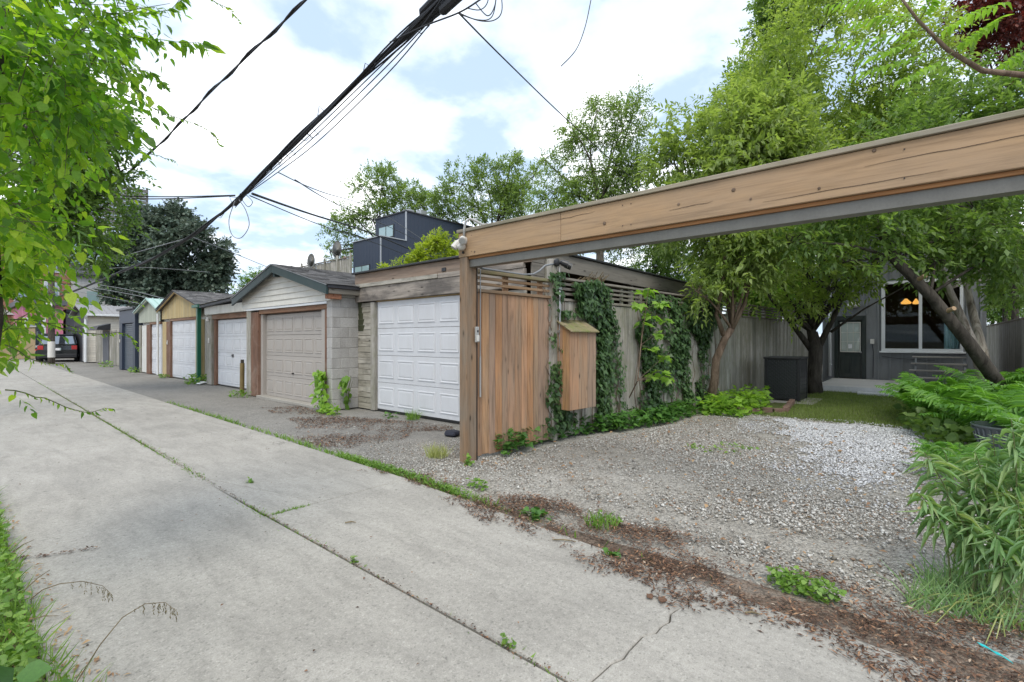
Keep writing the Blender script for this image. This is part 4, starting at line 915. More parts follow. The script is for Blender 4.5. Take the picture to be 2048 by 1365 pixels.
# --- cars (built facing +Y, then turned)
def car(name, label, cat, loc, rz, L, W, Hh, body, suv=True, lamp='redlamp'):
    c = thing(name, label, cat, loc, 'cars parked at the end of the lane', rotz=rz)
    g0 = .22 if suv else .17
    beltz = Hh * (.60 if suv else .62)
    if suv:  prof = [(-L / 2 + .02, g0 + .2), (-L / 2, beltz * .78), (-L / 2 + .08, beltz), (L / 2 - 1.3, beltz), (L / 2 - .15, beltz * .9), (L / 2, g0 + .4), (L / 2 - .05, g0), (-L / 2 + .15, g0)]
    else:    prof = [(-L / 2 + .02, g0 + .2), (-L / 2, beltz * .72), (-L / 2 + .06, beltz * .97), (-L / 2 + .9, beltz), (L / 2 - 1.3, beltz), (L / 2 - .2, beltz * .82), (L / 2, g0 + .3), (L / 2 - .05, g0), (-L / 2 + .15, g0)]
    m = MB().prism([(-W / 2, y, z_) for y, z_ in prof], (W, 0, 0))
    put('body', m, M[body], c, bevel=.05)
    y0, y1, t0, t1 = (-L / 2 + .10, L / 2 - 1.35, -L / 2 + .42, L / 2 - 2.0) if suv else (-L / 2 + .85, L / 2 - 1.3, -L / 2 + 1.5, L / 2 - 2.1)
    wi = W / 2 - .05; wt = W / 2 - .20
    m = MB().hexa([(-wi, y0, beltz - .01), (wi, y0, beltz - .01), (wi, y1, beltz - .01), (-wi, y1, beltz - .01), (-wt, t0, Hh), (wt, t0, Hh), (wt, t1, Hh), (-wt, t1, Hh)])
    cab = put('cabin', m, M[body], c, bevel=.05)
    def lerp(a, b, t): return a + (b - a) * t
    for f0, f1, who in ((.12, .82, 'rear_window'),):
        p = lambda sx2, f: (sx2 * (lerp(wi, wt, f) - .10), lerp(y0, t0, f) - .006, lerp(beltz, Hh, f))
        q = [p(-1, f0), p(1, f0), p(1, f1), p(-1, f1)]
        put(who, MB().prism(q, (0, .015, 0)), M['carglass'], cab)
    for s_ in (-1, 1):
        q = [(s_ * (lerp(wi, wt, f) + .004), lerp(yy, tt, f), lerp(beltz, Hh, f)) for (yy, tt, f) in ((y0 + .2, t0 + .15, .14), (y1 - .25, t1 - .1, .14), (y1 - .25, t1 - .1, .82), (y0 + .2, t0 + .15, .82))]
        put('side_window', MB().prism(q, (-s_ * .015, 0, 0)), M['carglass'], cab)
    for s_ in (-1, 1):
        put('tail_lamp', MB().box(s_ * (W / 2 - .30), -L / 2 - .012, beltz * .74, s_ * (W / 2 - .03), -L / 2 + .08, beltz * (.98 if suv else .92)), M[lamp], c, bevel=.02)
        put('headlamp', MB().box(s_ * (W / 2 - .40), L / 2 - .25, beltz * .7, s_ * (W / 2 - .05), L / 2 - .03, beltz * .82), M['plastic_white'], c, bevel=.02)
        for yy in (-L / 2 + .80, L / 2 - .85):
            rr = .36 if suv else .31
            wh = put('wheel', MB().lathe((s_ * (W / 2 - .11), yy, rr), [(rr * .7, -.11), (rr * .97, -.10), (rr, -.06), (rr, .06), (rr * .97, .10), (rr * .7, .11)], 22, 'X'), M['rubber'], c, smooth=False)
            put('rim', MB().lathe((s_ * (W / 2 - .003), yy, rr), [(rr * .66, -.01), (rr * .66, .006), (rr * .2, .012)], 14, 'X'), M['galv'], wh)
        put('mirror', MB().box(s_ * (W / 2), y1 - .45, beltz, s_ * (W / 2 + .18), y1 - .33, beltz + .14), M[body], c, bevel=.02)
    put('bumper', MB().box(-W / 2 + .03, -L / 2 - .06, g0 + .06, W / 2 - .03, -L / 2 + .1, g0 + .30), M['black'], c, bevel=.03)
    pl = put('number_plate', MB().box(-.16, -L / 2 - .02, beltz * .70, .16, -L / 2 - .002, beltz * .70 + .15), M['litter'], c)
    put('plate_edge', MB().box(.10, -L / 2 - .023, beltz * .70 + .01, .155, -L / 2 - .0201, beltz * .70 + .14), M['bluewin'], pl)
    if suv:
        put('wiper', MB().tube([(.0, y0 - .01, beltz + .08), (.35, y0 + .02, beltz + .12)], .012, 5), M['black'], c)
        put('roof_rails', MB().box(-wt + .05, t0 + .2, Hh, -wt + .09, t1 - .3, Hh + .05).box(wt - .09, t0 + .2, Hh, wt - .05, t1 - .3, Hh + .05), M['black'], c)
        put('spoiler', MB().box(-wt, t0 - .1, Hh - .06, wt, t0 + .1, Hh - .002), M[body], c, bevel=.02)
    return c
q = onG(140, 724); car('parked_suv', 'black sport utility vehicle seen from behind next to the cream shed', 'car', (q.x - .1, q.y + 2.6, -.02), rad(-11), 4.6, 1.9, 1.78, 'carpaint')
q = onG(40, 716); car('parked_car', 'dark sedan with red tail lamps left of the utility pole', 'car', (q.x + .1, q.y + 3.4, -.02), rad(14), 4.6, 1.8, 1.45, 'carblue', False)
# motorcycle under the pole
q = onG(86, 722)
mc = thing('motorcycle', 'black motorcycle parked between the sedan and the pole', 'motorcycle', (q.x, q.y + .6, 0), rotz=rad(-20))
for yy in (-.72, .72):
    wh = put('wheel', MB().lathe((0, yy, .31), [(.22, -.05), (.30, -.055), (.31, 0), (.30, .055), (.22, .05), (.22, -.05)], 20, 'X', close=False), M['rubber'], mc)
    put('hub', MB().lathe((0, yy, .31), [(.05, -.08), (.05, .08)], 8, 'X').box(-.012, yy - .22, .30, .012, yy + .22, .32).box(-.012, yy - .01, .09, .012, yy + .01, .53), M['galv'], wh)
put('tank', MB().lathe((0, .12, .84), [(.05, -.34), (.15, -.24), (.18, 0), (.14, .24), (.05, .32)], 12, 'Y'), M['carpaint'], mc, smooth=True)
put('engine', MB().box(-.16, -.22, .28, .16, .28, .66), M['darksteel'], mc, bevel=.04)
put('saddle', MB().hexa([(-.13, -.85, .78), (.13, -.85, .78), (.15, -.16, .74), (-.15, -.16, .74), (-.11, -.85, .90), (.11, -.85, .90), (.13, -.16, .84), (-.13, -.16, .84)]), M['black'], mc, bevel=.03)
put('fork', MB().tube([(-.09, .72, .31), (-.09, .42, 1.0)], .025).tube([(.09, .72, .31), (.09, .42, 1.0)], .025), M['galv'], mc)
put('handlebar', MB().tube([(-.36, .25, 1.06), (-.15, .40, 1.02), (.15, .40, 1.02), (.36, .25, 1.06)], .02), M['black'], mc)
put('rear_fender', MB().tube([(0, -1.06, .50), (0, -.95, .64), (0, -.72, .70), (0, -.50, .64)], .07, 8), M['carpaint'], mc)
put('tail_lamp', MB().box(-.07, -1.04, .70, .07, -.98, .78), M['redlamp'], mc)
put('exhaust', MB().tube([(.17, .2, .35), (.19, -.3, .30), (.19, -.95, .36)], .045, 8), M['galv'], mc)
put('side_stand', MB().tube([(-.12, -.1, .30), (-.28, -.16, .0)], .015), M['darksteel'], mc)

# ------------------------------------------------------------------ navy house behind the garages
B = thing('navy_house', 'modern stepped house clad in dark navy metal behind the garages', 'house', (28, 34, 0))
put('lower_wall', MB().box(21.8, 32, 0, 36, 35.9, 9.4), M['navy'], B)
put('upper_wall', MB().box(24.2, 32.004, 9.402, 36, 36.3, 11.8), M['navy'], B)
m = MB(); 
for i in range(34): m.box(22.1 + .41 * i, 31.992, 0, 22.112 + .41 * i, 31.998, 9.38)
for i in range(28): m.box(24.6 + .41 * i, 31.996, 9.4, 24.612 + .41 * i, 32.002, 11.78)
for i in range(9): m.box(21.793, 32.3 + .41 * i, 0, 21.798, 32.312 + .41 * i, 9.38)
for i in range(10): m.box(24.193, 32.3 + .41 * i, 9.41, 24.198, 32.312 + .41 * i, 11.78)
put('cladding_seams', m, M['navy'], B, kind='stuff')
put('corner_trim', MB().box(21.74, 31.94, 0, 21.82, 32.02, 9.4), M['galv'], B)
put('corner_trim', MB().box(24.13, 31.93, 9.41, 24.22, 32.03, 11.8), M['galv'], B)
put('coping', MB().box(21.7, 31.9, 9.401, 24.19, 36.0, 9.47), M['galv'], B)
put('coping', MB().box(24.1, 31.9, 11.801, 36.1, 36.4, 11.9), M['flashing'], B)
def win(parent, a, b, X, bars=1):
    f = put('window', MB().box(X - .05, a.y, b.z, X - .003, b.y, a.z), M['flashing'], parent)
    y0, y1 = min(a.y, b.y), max(a.y, b.y)
    for i in range(bars + 1):
        w_ = (y1 - y0) / (bars + 1)
        put('pane', MB().box(X - .075, y0 + w_ * i + .07, b.z + .08, X - .0505, y0 + w_ * (i + 1) - .05, a.z - .08), M['bluewin'], f)
win(B, onX(759, 456, 24.2), onX(788, 474, 24.2) , 24.2)
win(B, onX(711, 534, 21.8), onX(740, 556, 21.8), 21.8)
put('wall_vent', MB().box(33.3, 31.9, 10.6, 33.7, 31.97, 11.1), M['litter'], B)
for i, (x, hh) in enumerate(((25.6, .8), (27.0, 1.0), (28.4, .7))):
    put('roof_vent', MB().box(x, 33.6, 11.8, x + .7, 34.3, 11.8 + hh), M['galv'], B, bevel=.03)
# flat roofed neighbour with a rooftop fence, chimney and dish
B = thing('grey_annex', 'low grey building carrying a rooftop board fence and red chimney', 'building', (18, 33, 0))
put('wall', MB().box(16.2, 26.8, 0, 21.6, 36, 4.7), M['darkgreywall'], B)
y = 26.85; i = 0
while y < 35.6:
    board(B, 'fence_board', 16.2, y, 4.7, 16.23, y + .15, 6.46 + R.uniform(-.02, .02), 'fenceZ', .003)
    if i % 10 == 0: board(B, 'fence_post', 16.1, y, 4.7, 16.195, y + .1, 6.75, 'fenceZ', .003)
    y += .157; i += 1
board(B, 'fence_rail', 16.14, 26.82, 6.49, 16.26, 35.7, 6.55, 'fenceX', .003)
ch = onX(690, 512, 19)
put('chimney', MB().box(18.85, ch.y - .2, 4.7, 19.2, ch.y + .2, 7.1), M['orangebrick'], B)
put('chimney_pot', MB().lathe((19, ch.y, 7.1), [(.13, 0), (.12, .4)], 10), M['orangebrick'], B)
def dish(label, p, s):
    d = thing('satellite_dish', label, 'satellite dish', tuple(p), 'satellite dishes')
    put('reflector', MB().lathe(p, [(s, -.10 * s), (s * .8, -.03), (s * .4, .06 * s), (.02, .1 * s)], 18, 'X', close=False).lathe(p + Vector((.02, 0, 0)), [(s, -.10 * s), (s * .8, -.03), (s * .4, .06 * s), (.02, .1 * s)], 18, 'X'), M['steel'], d, smooth=True)
    put('mast', MB().tube([p + Vector((.05, 0, 0)), p + Vector((.25, 0, -.3)), p + Vector((.25, 0, -s * 2.6))], .035), M['galv'], d)
    put('feed_arm', MB().tube([p + Vector((.0, 0, -s * .9)), p + Vector((-s * .8, 0, -s * .2))], .02), M['galv'], d)
dish('round grey satellite dish above the rooftop fence', onX(675, 500, 18), .62)
dish('small satellite dish on a mast behind the beige door garage', onX(623, 523, 12.5), .40)
# ------------------------------------------------------------------ timber beam on its post
G = thing('timber_beam', 'long cedar beam with a weathered cap spanning the parking yard on a square post', 'beam', (3.87, 4.05, 0))
board(G, 'post', 3.86, 3.985, -.05, 4.025, 4.105, 2.348, 'postZ', .006)
board(G, 'post', 3.86, -3.4, -.05, 4.025, -3.28, 2.348, 'postZ', .006)
BJ = onX(1121, 500, 3.855).y
board(G, 'timber', 3.855, BJ + .0015, 2.35, 3.925, 4.115, 2.63, 'beamY', .004)
board(G, 'timber', 3.8565, -3.45, 2.351, 3.925, BJ - .0015, 2.629, 'beamY', .004)
for (ya, yb, z_) in ((.9, -.1, 2.40), (1.6, 1.25, 2.46), (2.9, 2.3, 2.56), (.3, -.7, 2.52)):
    n_ = 9; pz = [Vector((3.8545, ya + (yb - ya) * i / n_, z_ + R.uniform(-.004, .004) + .012 * i / n_)) for i in range(n_ + 1)]
    put('split', MB().tube(pz, [.0006 + .0014 * math.sin(math.pi * i / n_) for i in range(n_ + 1)], 4), M['barkbrown'], G)
for y_ in (3.9, 2.02, 1.94, .1):
    for z_ in (2.40, 2.58): put('nail_head', MB().lathe((3.8535, y_, z_), [(.005, -.001), (.004, -.003)], 7, 'X'), M['darksteel'], G)
board(G, 'backing_timber', 3.927, -3.45, 2.36, 4.03, 4.11, 2.63, 'fasciaY', .004)
board(G, 'lip', 3.885, -3.40, 2.322, 3.926, 3.98, 2.3495, 'beamlip', .002)
board(G, 'cap_board', 3.835, -3.46, 2.632, 4.06, 4.13, 2.668, 'capY', .004)
put('steel_channel', MB().box(3.905, -3.27, 2.236, 3.915, 3.98, 2.3215).box(3.916, -3.27, 2.236, 4.02, 3.98, 2.246), M['steel'], G)
put('steel_edge', MB().box(4.026, 3.99, 0, 4.036, 4.09, 2.235).box(4.018, 3.972, 0, 4.0255, 3.984, 2.235), M['darksteel'], G)
for (y, z, r) in ((2.20, 2.45, .016), (1.52, 2.50, .011), (1.10, 2.53, .015), (.98, 2.44, .009), (.55, 2.43, .010), (.25, 2.61, .012), (3.85, 2.39, .012)):
    put('knot', MB().lathe((3.854, y, z), [(r, -.0015), (r * .7, -.004)], 9, 'X'), M['barkbrown'], G)
put('bolt', MB().lathe((3.853, 4.03, 2.40), [(.016, -.004), (.014, -.014), (.006, -.018)], 8, 'X'), M['darksteel'], G)
# opener keypad, flood light and camera on the post
k = thing('door_opener', 'grey door opener box with a white flap on the cedar post', 'switch box', (3.94, 3.98, 1.46))
put('box', MB().box(3.965, 3.938, 1.37, 4.02, 3.964, 1.55), M['plastic_grey'], k, bevel=.006)
put('flap', MB().box(3.970, 3.928, 1.38, 4.015, 3.937, 1.45), M['plastic_white'], k, bevel=.003)
put('button', MB().lathe((3.992, 3.937, 1.50), [(.012, -.006), (.012, 0)], 10, 'Y'), M['black'], k)
fl = thing('flood_light', 'white twin flood light with a motion sensor on the end of the beam', 'flood light', (3.84, 4.0, 2.5))
put('base', MB().lathe((3.852, 4.02, 2.53), [(.055, 0), (.055, -.03), (.03, -.05)], 14, 'X'), M['plastic_white'], fl)
def lampcup(c, d, r, L, parent):
    c = Vector(c); d = Vector(d).normalized()
    b = put('lamp_head', MB().tube([c, c + d * L * .25, c + d * L * .8, c + d * L], [r * .55, r * .95, r, r * 1.06], 14), M['plastic_white'], parent, smooth=False)
    put('lens', MB().tube([c + d * (L + .001), c + d * (L + .006)], [r * .85, r * .85], 14), M['plastic_grey'], b)
lampcup((3.81, 4.06, 2.53), (-.45, .35, -.75), .038, .10, fl)
lampcup((3.81, 3.99, 2.55), (-.65, -.55, -.45), .040, .10, fl)
put('sensor', MB().lathe((3.80, 4.01, 2.45), [(.02, .05), (.05, .02), (.052, -.005), (.03, -.03)], 12), M['plastic_white'], fl, smooth=True)
put('bracket', MB().tube([(3.85, 4.02, 2.53), (3.80, 4.07, 2.54)], .015).tube([(3.85, 4.02, 2.53), (3.80, 3.98, 2.56)], .015).tube([(3.85, 4.02, 2.52), (3.80, 4.01, 2.48)], .012), M['plastic_white'], fl)
put('conduit', MB().tube([(3.835, 4.0, 2.56), (3.828, 3.99, 2.66), (3.83, 3.97, 2.74), (3.86, 3.93, 2.775), (3.90, 3.87, 2.745), (3.93, 3.80, 2.70), (3.96, 3.72, 2.69)], .014, 8), M['plastic_grey'], fl, smooth=True)

# ------------------------------------------------------------------ fence (runs back from the post)
FROT = math.atan2(-.0765, 1)
FO = Vector((3.95, 4.08, 0))
FX, FN = Vector((math.cos(FROT), math.sin(FROT), 0)), Vector((-math.sin(FROT), math.cos(FROT), 0))
def FP(x, y, z): return FO + FX * x + FN * y + Vector((0, 0, z))
def onF(u, v):
    a, b = _ab(u); k = .0765
    return P(u, v, (FO.y + k * FO.x) / (b + k * a))
F = thing('cedar_fence', 'warm cedar board fence panel with an open slatted top beside the post', 'fence', FO, rotz=FROT)
x = .10; wds = [.125, .115, .105, .115, .10, .13, .12, .11, .115, .10, .12, .10]
for w_ in wds:
    board(F, 'board', x + .002, -.022 + R.uniform(-.002, .002), .02 + R.uniform(-.01, .01), x + w_ - .002, .0, 1.965, 'cedarZ', .004); x += w_
X1 = x
board(F, 'rail', .08, -.045, 1.968, X1 + .02, .045, 2.005, 'cedarX', .004)
for z in (2.055, 2.125): board(F, 'slat', .08, -.018, z, X1 + .02, .018, z + .034, 'cedarX', .003)
board(F, 'top_rail', .06, -.05, 2.195, X1 + .03, .05, 2.235, 'mossrail', .004)
for xx in (.62, 1.28): board(F, 'spacer', xx, .019, 2.006, xx + .09, .05, 2.194, 'cedarZ', .003)
board(F, 'back_rail', .1, .002, .3, X1, .04, .39, 'fenceX', .003); board(F, 'back_rail', .1, .002, 1.7, X1, .04, 1.79, 'fenceX', .003)
F2 = thing('grey_fence', 'long weathered grey board fence with slatted top leading to the house', 'fence', FO, rotz=FROT)
board(F2, 'post', X1 + .04, -.06, 0, X1 + .14, .05, 2.52, 'fenceZ', .006)
x = X1 + .16; posts = [3.9, 6.3, 8.6, 10.4, 12.3, 14.2]
pi_ = 0
while x < 14.9:
    w_ = R.uniform(.125, .145)
    board(F2, 'board', x + .003, -.02 + R.uniform(-.005, .005), .03 + R.uniform(-.02, .02), x + w_ - .003, .0, 1.945 + R.uniform(-.006, .006), 'fenceZ', .004, .002); x += w_
prev = X1 + .16
for px_ in posts:
    board(F2, 'post', px_, -.045, 0, px_ + .09, -.0215 - .004, 2.26, 'fenceZ', .004) if False else board(F2, 'post', px_, .002, 0, px_ + .09, .09, 2.25, 'fenceZ', .004)
    board(F2, 'rail', prev, -.04, 1.953, px_ - .004, .04, 1.99, 'fenceX', .003)
    for z in (2.04, 2.11, 2.18): board(F2, 'slat', prev, -.016, z, px_ - .004, .014, z + .036, 'fenceX', .003)
    board(F2, 'top_rail', prev, -.05, 2.252, px_ + .09, .06, 2.285, 'fenceX', .004)
    n = int((px_ - prev) / .75)
    for i in range(1, n + 1):
        xx = prev + (px_ - prev) * i / (n + 1); board(F2, 'spacer', xx, .016, 1.991, xx + .07, .045, 2.25, 'fenceZ', .003)
    prev = px_ + .094
put('back_rails', MB().box(X1 + .2, .0015, .35, 14.8, .04, .44).box(X1 + .2, .0015, 1.65, 14.8, .04, 1.74), M['fenceX'], F2)
# cedar hatch on the fence
Hh = thing('cedar_cabinet', 'tall cedar cabinet with a sloping mossy roof hung on the grey fence', 'cabinet', FP(1.9, -.13, 1.0), rotz=FROT)
def hb(name, x0, y0, z0, x1, y1, z1, mat, **k): return board(Hh, name, x0, y0, z0, x1, y1, z1, mat, .004, **k)
cx0, cx1, cy0, cy1 = -.30, .31, -.125, .105; zb0, zt0, zt1 = -.57, .53, .665
ww = (cx1 - cx0) / 3
for i in range(3):
    hb('front_board', cx0 + ww * i + .002, cy0 - .018, zb0, cx0 + ww * (i + 1) - .002, cy0, zt0, 'cedarZ')
for s, xx in ((0, cx0), (1, cx1 - .018)):
    for i in range(2):
        ya, yb = cy0 + .001 + (cy1 - cy0) / 2 * i, cy0 + (cy1 - cy0) / 2 * (i + 1) - .002
        za, zc = [zt0 + (zt1 - zt0) * (q - cy0) / (cy1 - cy0) for q in (ya, yb)]
        put('side_board', MB().hexa([(xx, ya, zb0), (xx + .018, ya, zb0), (xx + .018, yb, zb0), (xx, yb, zb0), (xx, ya, za), (xx + .018, ya, za), (xx + .018, yb, zc), (xx, yb, zc)]), M['cedarZ'], Hh, bevel=.002)
hb('floor', cx0 + .02, cy0 + .001, zb0, cx1 - .02, cy1, zb0 + .02, 'cedarX')
for i in range(6):
    xa = cx0 - .03 + (cx1 - cx0 + .06) / 6 * i; xb = xa + (cx1 - cx0 + .06) / 6 - .004
    put('roof_board', MB().hexa([(xa, cy0 - .06, zt0 - .028), (xb, cy0 - .06, zt0 - .028), (xb, cy1, zt1 + .002), (xa, cy1, zt1 + .002), (xa, cy0 - .06, zt0 - .008), (xb, cy0 - .06, zt0 - .008), (xb, cy1, zt1 + .024), (xa, cy1, zt1 + .024)]), M['mossrail'], Hh, bevel=.003)
# conduit and hanging pull rod
cdt = thing('conduit_pipe', 'thin grey conduit running down the fence post into the cedar cabinet', 'pipe', FP(X1 + .16, -.08, 1.5))
pp = [FP(X1 + .15, -.085, 2.42), FP(X1 + .155, -.085, 1.6), FP(X1 + .16, -.085, .98), FP(X1 + .165, -.087, .93), FP(X1 + .19, -.09, .905), FP(X1 + .245, -.092, .905)]
put('pipe', MB().tube(pp, .015, 8), M['galv'], cdt, smooth=True)
for z in (2.1, 1.5): put('clip', MB().box(*(FP(X1 + .12, -.105, z)), *(FP(X1 + .185, -.068, z + .03))), M['galv'], cdt)
rod = thing('pull_rod', 'thin grey rod hanging down in front of the cedar boards', 'rod', FP(.16, -.06, 1.5))
put('upper_rod', MB().tube([FP(.17, -.05, 2.235), FP(.17, -.05, 1.2)], .007, 8), M['galv'], rod)
put('sleeve', MB().tube([FP(.17, -.05, 1.2), FP(.17, -.05, .72)], .011, 8), M['plastic_grey'], rod)
hs = thing('grey_hose', 'grey cable loop running along the mossy fence rail up to the black flood light', 'cable', FP(.8, 0, 2.25))
put('hose', MB().tube([FP(.10, .02, 2.30), FP(.25, -.01, 2.258), (FP(.6, -.02, 2.252)), FP(.95, -.02, 2.250), FP(1.12, -.03, 2.27), FP(1.25, -.03, 2.33), FP(1.35, -.04, 2.41), FP(X1 + .06, -.06, 2.45)], .013, 8), M['wiregrey'], hs, smooth=True)
bf = thing('flood_light', 'black twin head flood light on top of the grey fence post', 'flood light', FP(X1 + .12, -.1, 2.48))
b0 = FP(X1 + .10, -.062, 2.47)
put('base', MB().lathe(b0, [(.055, 0), (.055, -.03), (.03, -.045)], 14, 'Y'), M['black'], bf)
for dx, dz in ((.06, .0), (.14, -.02)):
    c = b0 + Vector((dx, -.06, dz)); d = Vector((.5, -.75, -.35)).normalized()
    h_ = put('lamp_head', MB().tube([c - d * .03, c, c + d * .07, c + d * .09], [.02, .042, .045, .045], 12), M['black'], bf)
    put('lens', MB().tube([c + d * .091, c + d * .095], [.036, .036], 12), M['plastic_grey'], h_)
    put('arm', MB().tube([b0 + Vector((0, -.03, 0)), c], .013), M['black'], bf)
# reed bundle under the eave
sk = thing('reed_bundle', 'bundle of pale reeds lying on the slatted fence top under the eave', 'reeds', onF(1180, 565))
m = MB()
for i in range(46):
    u = R.uniform(1148, 1216); c = onF(u, R.uniform(566, 572)) + Vector((0, .12, 0)); a = R.uniform(-.25, .5) if u > 1172 else R.uniform(.6, 1.3)
    L = R.uniform(.10, .26); m.tube([c, c + Vector((math.sin(a) * L, -.12, math.cos(a) * L * .75))], .005, 4)
put('reeds', m, M['L_dead'] if False else M['drystem'], sk, kind='stuff')

# ------------------------------------------------------------------ the house at the back
B = thing('grey_house', 'grey board and batten house with a dark door and a wide white framed window', 'house', (19, 0, 0))
HX = 19.0
dY0, dY1 = 1.50, 2.18
wa, wb = 1.05, -.82        # window
put('wall', MB().box(HX, dY1 + .1, 0, HX + .15, 2.62, 5.2).box(HX, dY0 - .06, 2.08, HX + .15, dY1 + .099, 5.2).box(HX, wa + .001, 0, HX + .15, dY0 - .061, 5.2).box(HX, wb, 0, HX + .15, wa, 1.05).box(HX, wb, 3.2, HX + .15, wa, 5.2).box(HX, -1.3, 0, HX + .15, wb - .001, 5.2), M['housegrey'], B)
put('side_wall', MB().box(HX + .151, 2.5, 0, 25, 2.62, 5.2).box(HX + .151, -1.3, 0, 25, -1.18, 5.2).box(24.9, -1.17, 0, 25, 2.49, 5.2), M['housegrey'], B)
put('roof', MB().box(HX - .35, -1.6, 5.202, 25.2, 2.9, 5.4), M['charcoal'], B)
y = 2.58
while y > -1.28:
    segs = [(.15, 5.2)]
    if dY0 - .14 < y < dY1 + .14: segs = [(2.22, 5.2)]
    elif wb - .06 < y < wa + .06: segs = [(.15, .99), (3.26, 5.2)]
    for a, c in segs: board(B, 'batten', HX - .022, y - .022, a, HX - .001, y + .022, c, 'housegrey', .003)
    y -= .29
# door
D = put('door', MB().box(HX + .03, dY0 + .04, .17, HX + .07, dY1 - .0, 2.02), M['blackgreen'], B, bevel=.004)
put('door_frame', MB().box(HX - .03, dY1 + .001, .15, HX + .06, dY1 + .098, 2.17).box(HX - .03, dY0 - .055, .15, HX + .06, dY0 + .038, 2.17).box(HX - .03, dY0 + .04, 2.03, HX + .06, dY1, 2.17), M['blackgreen'], B)
ly0, ly1, lz0, lz1 = dY0 + .11, dY1 - .08, 1.03, 1.94
put('lite_frame', MB().box(HX + .005, ly0 - .03, lz0 - .03, HX + .029, ly0, lz1 + .03).box(HX + .005, ly1, lz0 - .03, HX + .029, ly1 + .03, lz1 + .03).box(HX + .005, ly0, lz0 - .03, HX + .029, ly1, lz0).box(HX + .005, ly0, lz1, HX + .029, ly1, lz1 + .03), M['vinyl'], D)
for i in range(3):
    for j in range(3):
        a, c = ly0 + (ly1 - ly0) / 3 * i, lz0 + (lz1 - lz0) / 3 * j
        put('pane', MB().box(HX + .016, a + .006, c + .006, HX + .028, a + (ly1 - ly0) / 3 - .006, c + (lz1 - lz0) / 3 - .006), M['doorglass'], D)
put('muntins', MB().box(HX + .010, ly0, lz0 + .30, HX + .0155, ly1, lz0 + .312).box(HX + .010, ly0, lz0 + .60, HX + .0155, ly1, lz0 + .612).box(HX + .0095, ly0 + .160, lz0, HX + .0155, ly0 + .172, lz1).box(HX + .0095, ly0 + .320, lz0, HX + .0155, ly0 + .332, lz1), M['vinyl'], D)
put('note', MB().box(HX + .006, ly0 + .20, lz0 + .09, HX + .009, ly0 + .30, lz0 + .23), M['litter'], D)
for i in range(2):
    a = dY0 + .09 + .28 * i; put('door_panel', MB().box(HX + .018, a, .32, HX + .029, a + .24, .88), M['blackgreen'], D, bevel=.008)
put('door_knob', MB().lathe((HX + .0, dY0 + .075, 1.0), [(.012, .03), (.012, .0), (.03, -.02), (.026, -.05), (.01, -.06)], 12, 'X'), M['galv'], D)
# wide window
Wn = put('window', MB().box(HX - .05, wb, 1.052, HX + .05, wa, 1.13).box(HX - .05, wb, 3.12, HX + .05, wa, 3.198).box(HX - .05, wa - .09, 1.131, HX + .05, wa, 3.119).box(HX - .05, wb, 1.131, HX + .05, wb + .07, 3.119).box(HX - .04, .08, 1.131, HX + .04, .16, 3.119), M['whitemetal'], B)
put('sill', MB().box(HX - .10, wb - .05, 1.0, HX - .002, wa + .05, 1.049), M['whitemetal'], Wn, bevel=.006)
put('pane', MB().box(HX + .0, .161, 1.131, HX + .008, wa - .091, 3.119), M['glass'], Wn)
put('pane', MB().box(HX + .012, wb + .071, 1.131, HX + .02, .079, 3.119), M['glass'], Wn)
rm = put('room', MB().box(22.0, wb - .2, .2, 22.05, wa + 1.2, 3.6).box(HX + .2, wa + 1.2, .2, 22, wa + 1.25, 3.6).box(HX + .2, wb - .25, .2, 22, wb - .2, 3.6).box(HX + .2, wb - .2, .15, 22, wa + 1.2, .2).box(HX + .2, wb - .2, 3.6, 22, wa + 1.2, 3.65), M['room'], B)
m = MB(); yy = wb + .08
pts = []
for i in range(22): pts.append((HX + .22 + .035 * math.sin(i * 1.25), wb + .03 + .018 * i, 0))
for i in range(21):
    a, c = pts[i], pts[i + 1]; m.hexa([(a[0], a[1], 1.0), (a[0] + .012, a[1], 1.0), (c[0] + .012, c[1], 1.0), (c[0], c[1], 1.0), (a[0], a[1], 2.35), (a[0] + .012, a[1], 2.35), (c[0] + .012, c[1], 2.35), (c[0], c[1], 2.35)])
CU = put('curtain', m, M['curtain'], None, label='pale curtain gathered at the right side of the wide window', cat='curtain')
for i in range(2):
    c = onX(1812 + 20 * i, 604, 20.3)
    L_ = thing('pendant_lamp', ['glowing amber pendant lamp behind the wide window, left one', 'smaller glowing amber pendant lamp behind the window mullion'][i], 'lamp', tuple(c), 'pendant lamps')
    s = 1 - .35 * i
    put('lamp_shade', MB().lathe(c, [(.03 * s, .10), (.07 * s, .05), (.14 * s, -.03), (.12 * s, -.07), (.02, -.08)], 16), M['lampglow'], L_, smooth=True)
    put('flex', MB().tube([c + Vector((0, 0, .15)), (c.x, c.y, 3.6)], .008, 5), M['wire'], L_)
put('meter_box', MB().box(HX - .09, 1.28 - .05, 1.27, HX - .003, 1.28 + .05, 1.42), M['plastic_white'], B, bevel=.006)
put('cable', MB().tube([(HX - .03, 1.28, 1.27), (HX - .03, 1.25, 1.0), (HX - .03, 1.26, .2)], .010, 6).tube([(HX - .035, 1.04, .88), (HX - .04, .6, .82), (HX - .04, .1, .80), (HX - .04, -.2, .79)], .007, 5), M['wire'], B)
put('downpipe', MB().tube([(HX - .06, 2.40, 3.4), (HX - .06, 2.40, .2)], .045, 8).tube([(HX - .06, 2.40, .6), (HX - .14, 2.36, .58)], .03, 6), M['whitemetal'], B, smooth=True)
wl = put('wall_lamp', MB().lathe((HX - .10, 1.78, 2.50), [(.03, .12), (.17, .06), (.20, -.03), (.10, -.07)], 14), M['plastic_white'], B, smooth=True)
put('bracket', MB().tube([(HX - .002, 1.78, 2.60), (HX - .1, 1.78, 2.62)], .02), M['plastic_white'], wl)
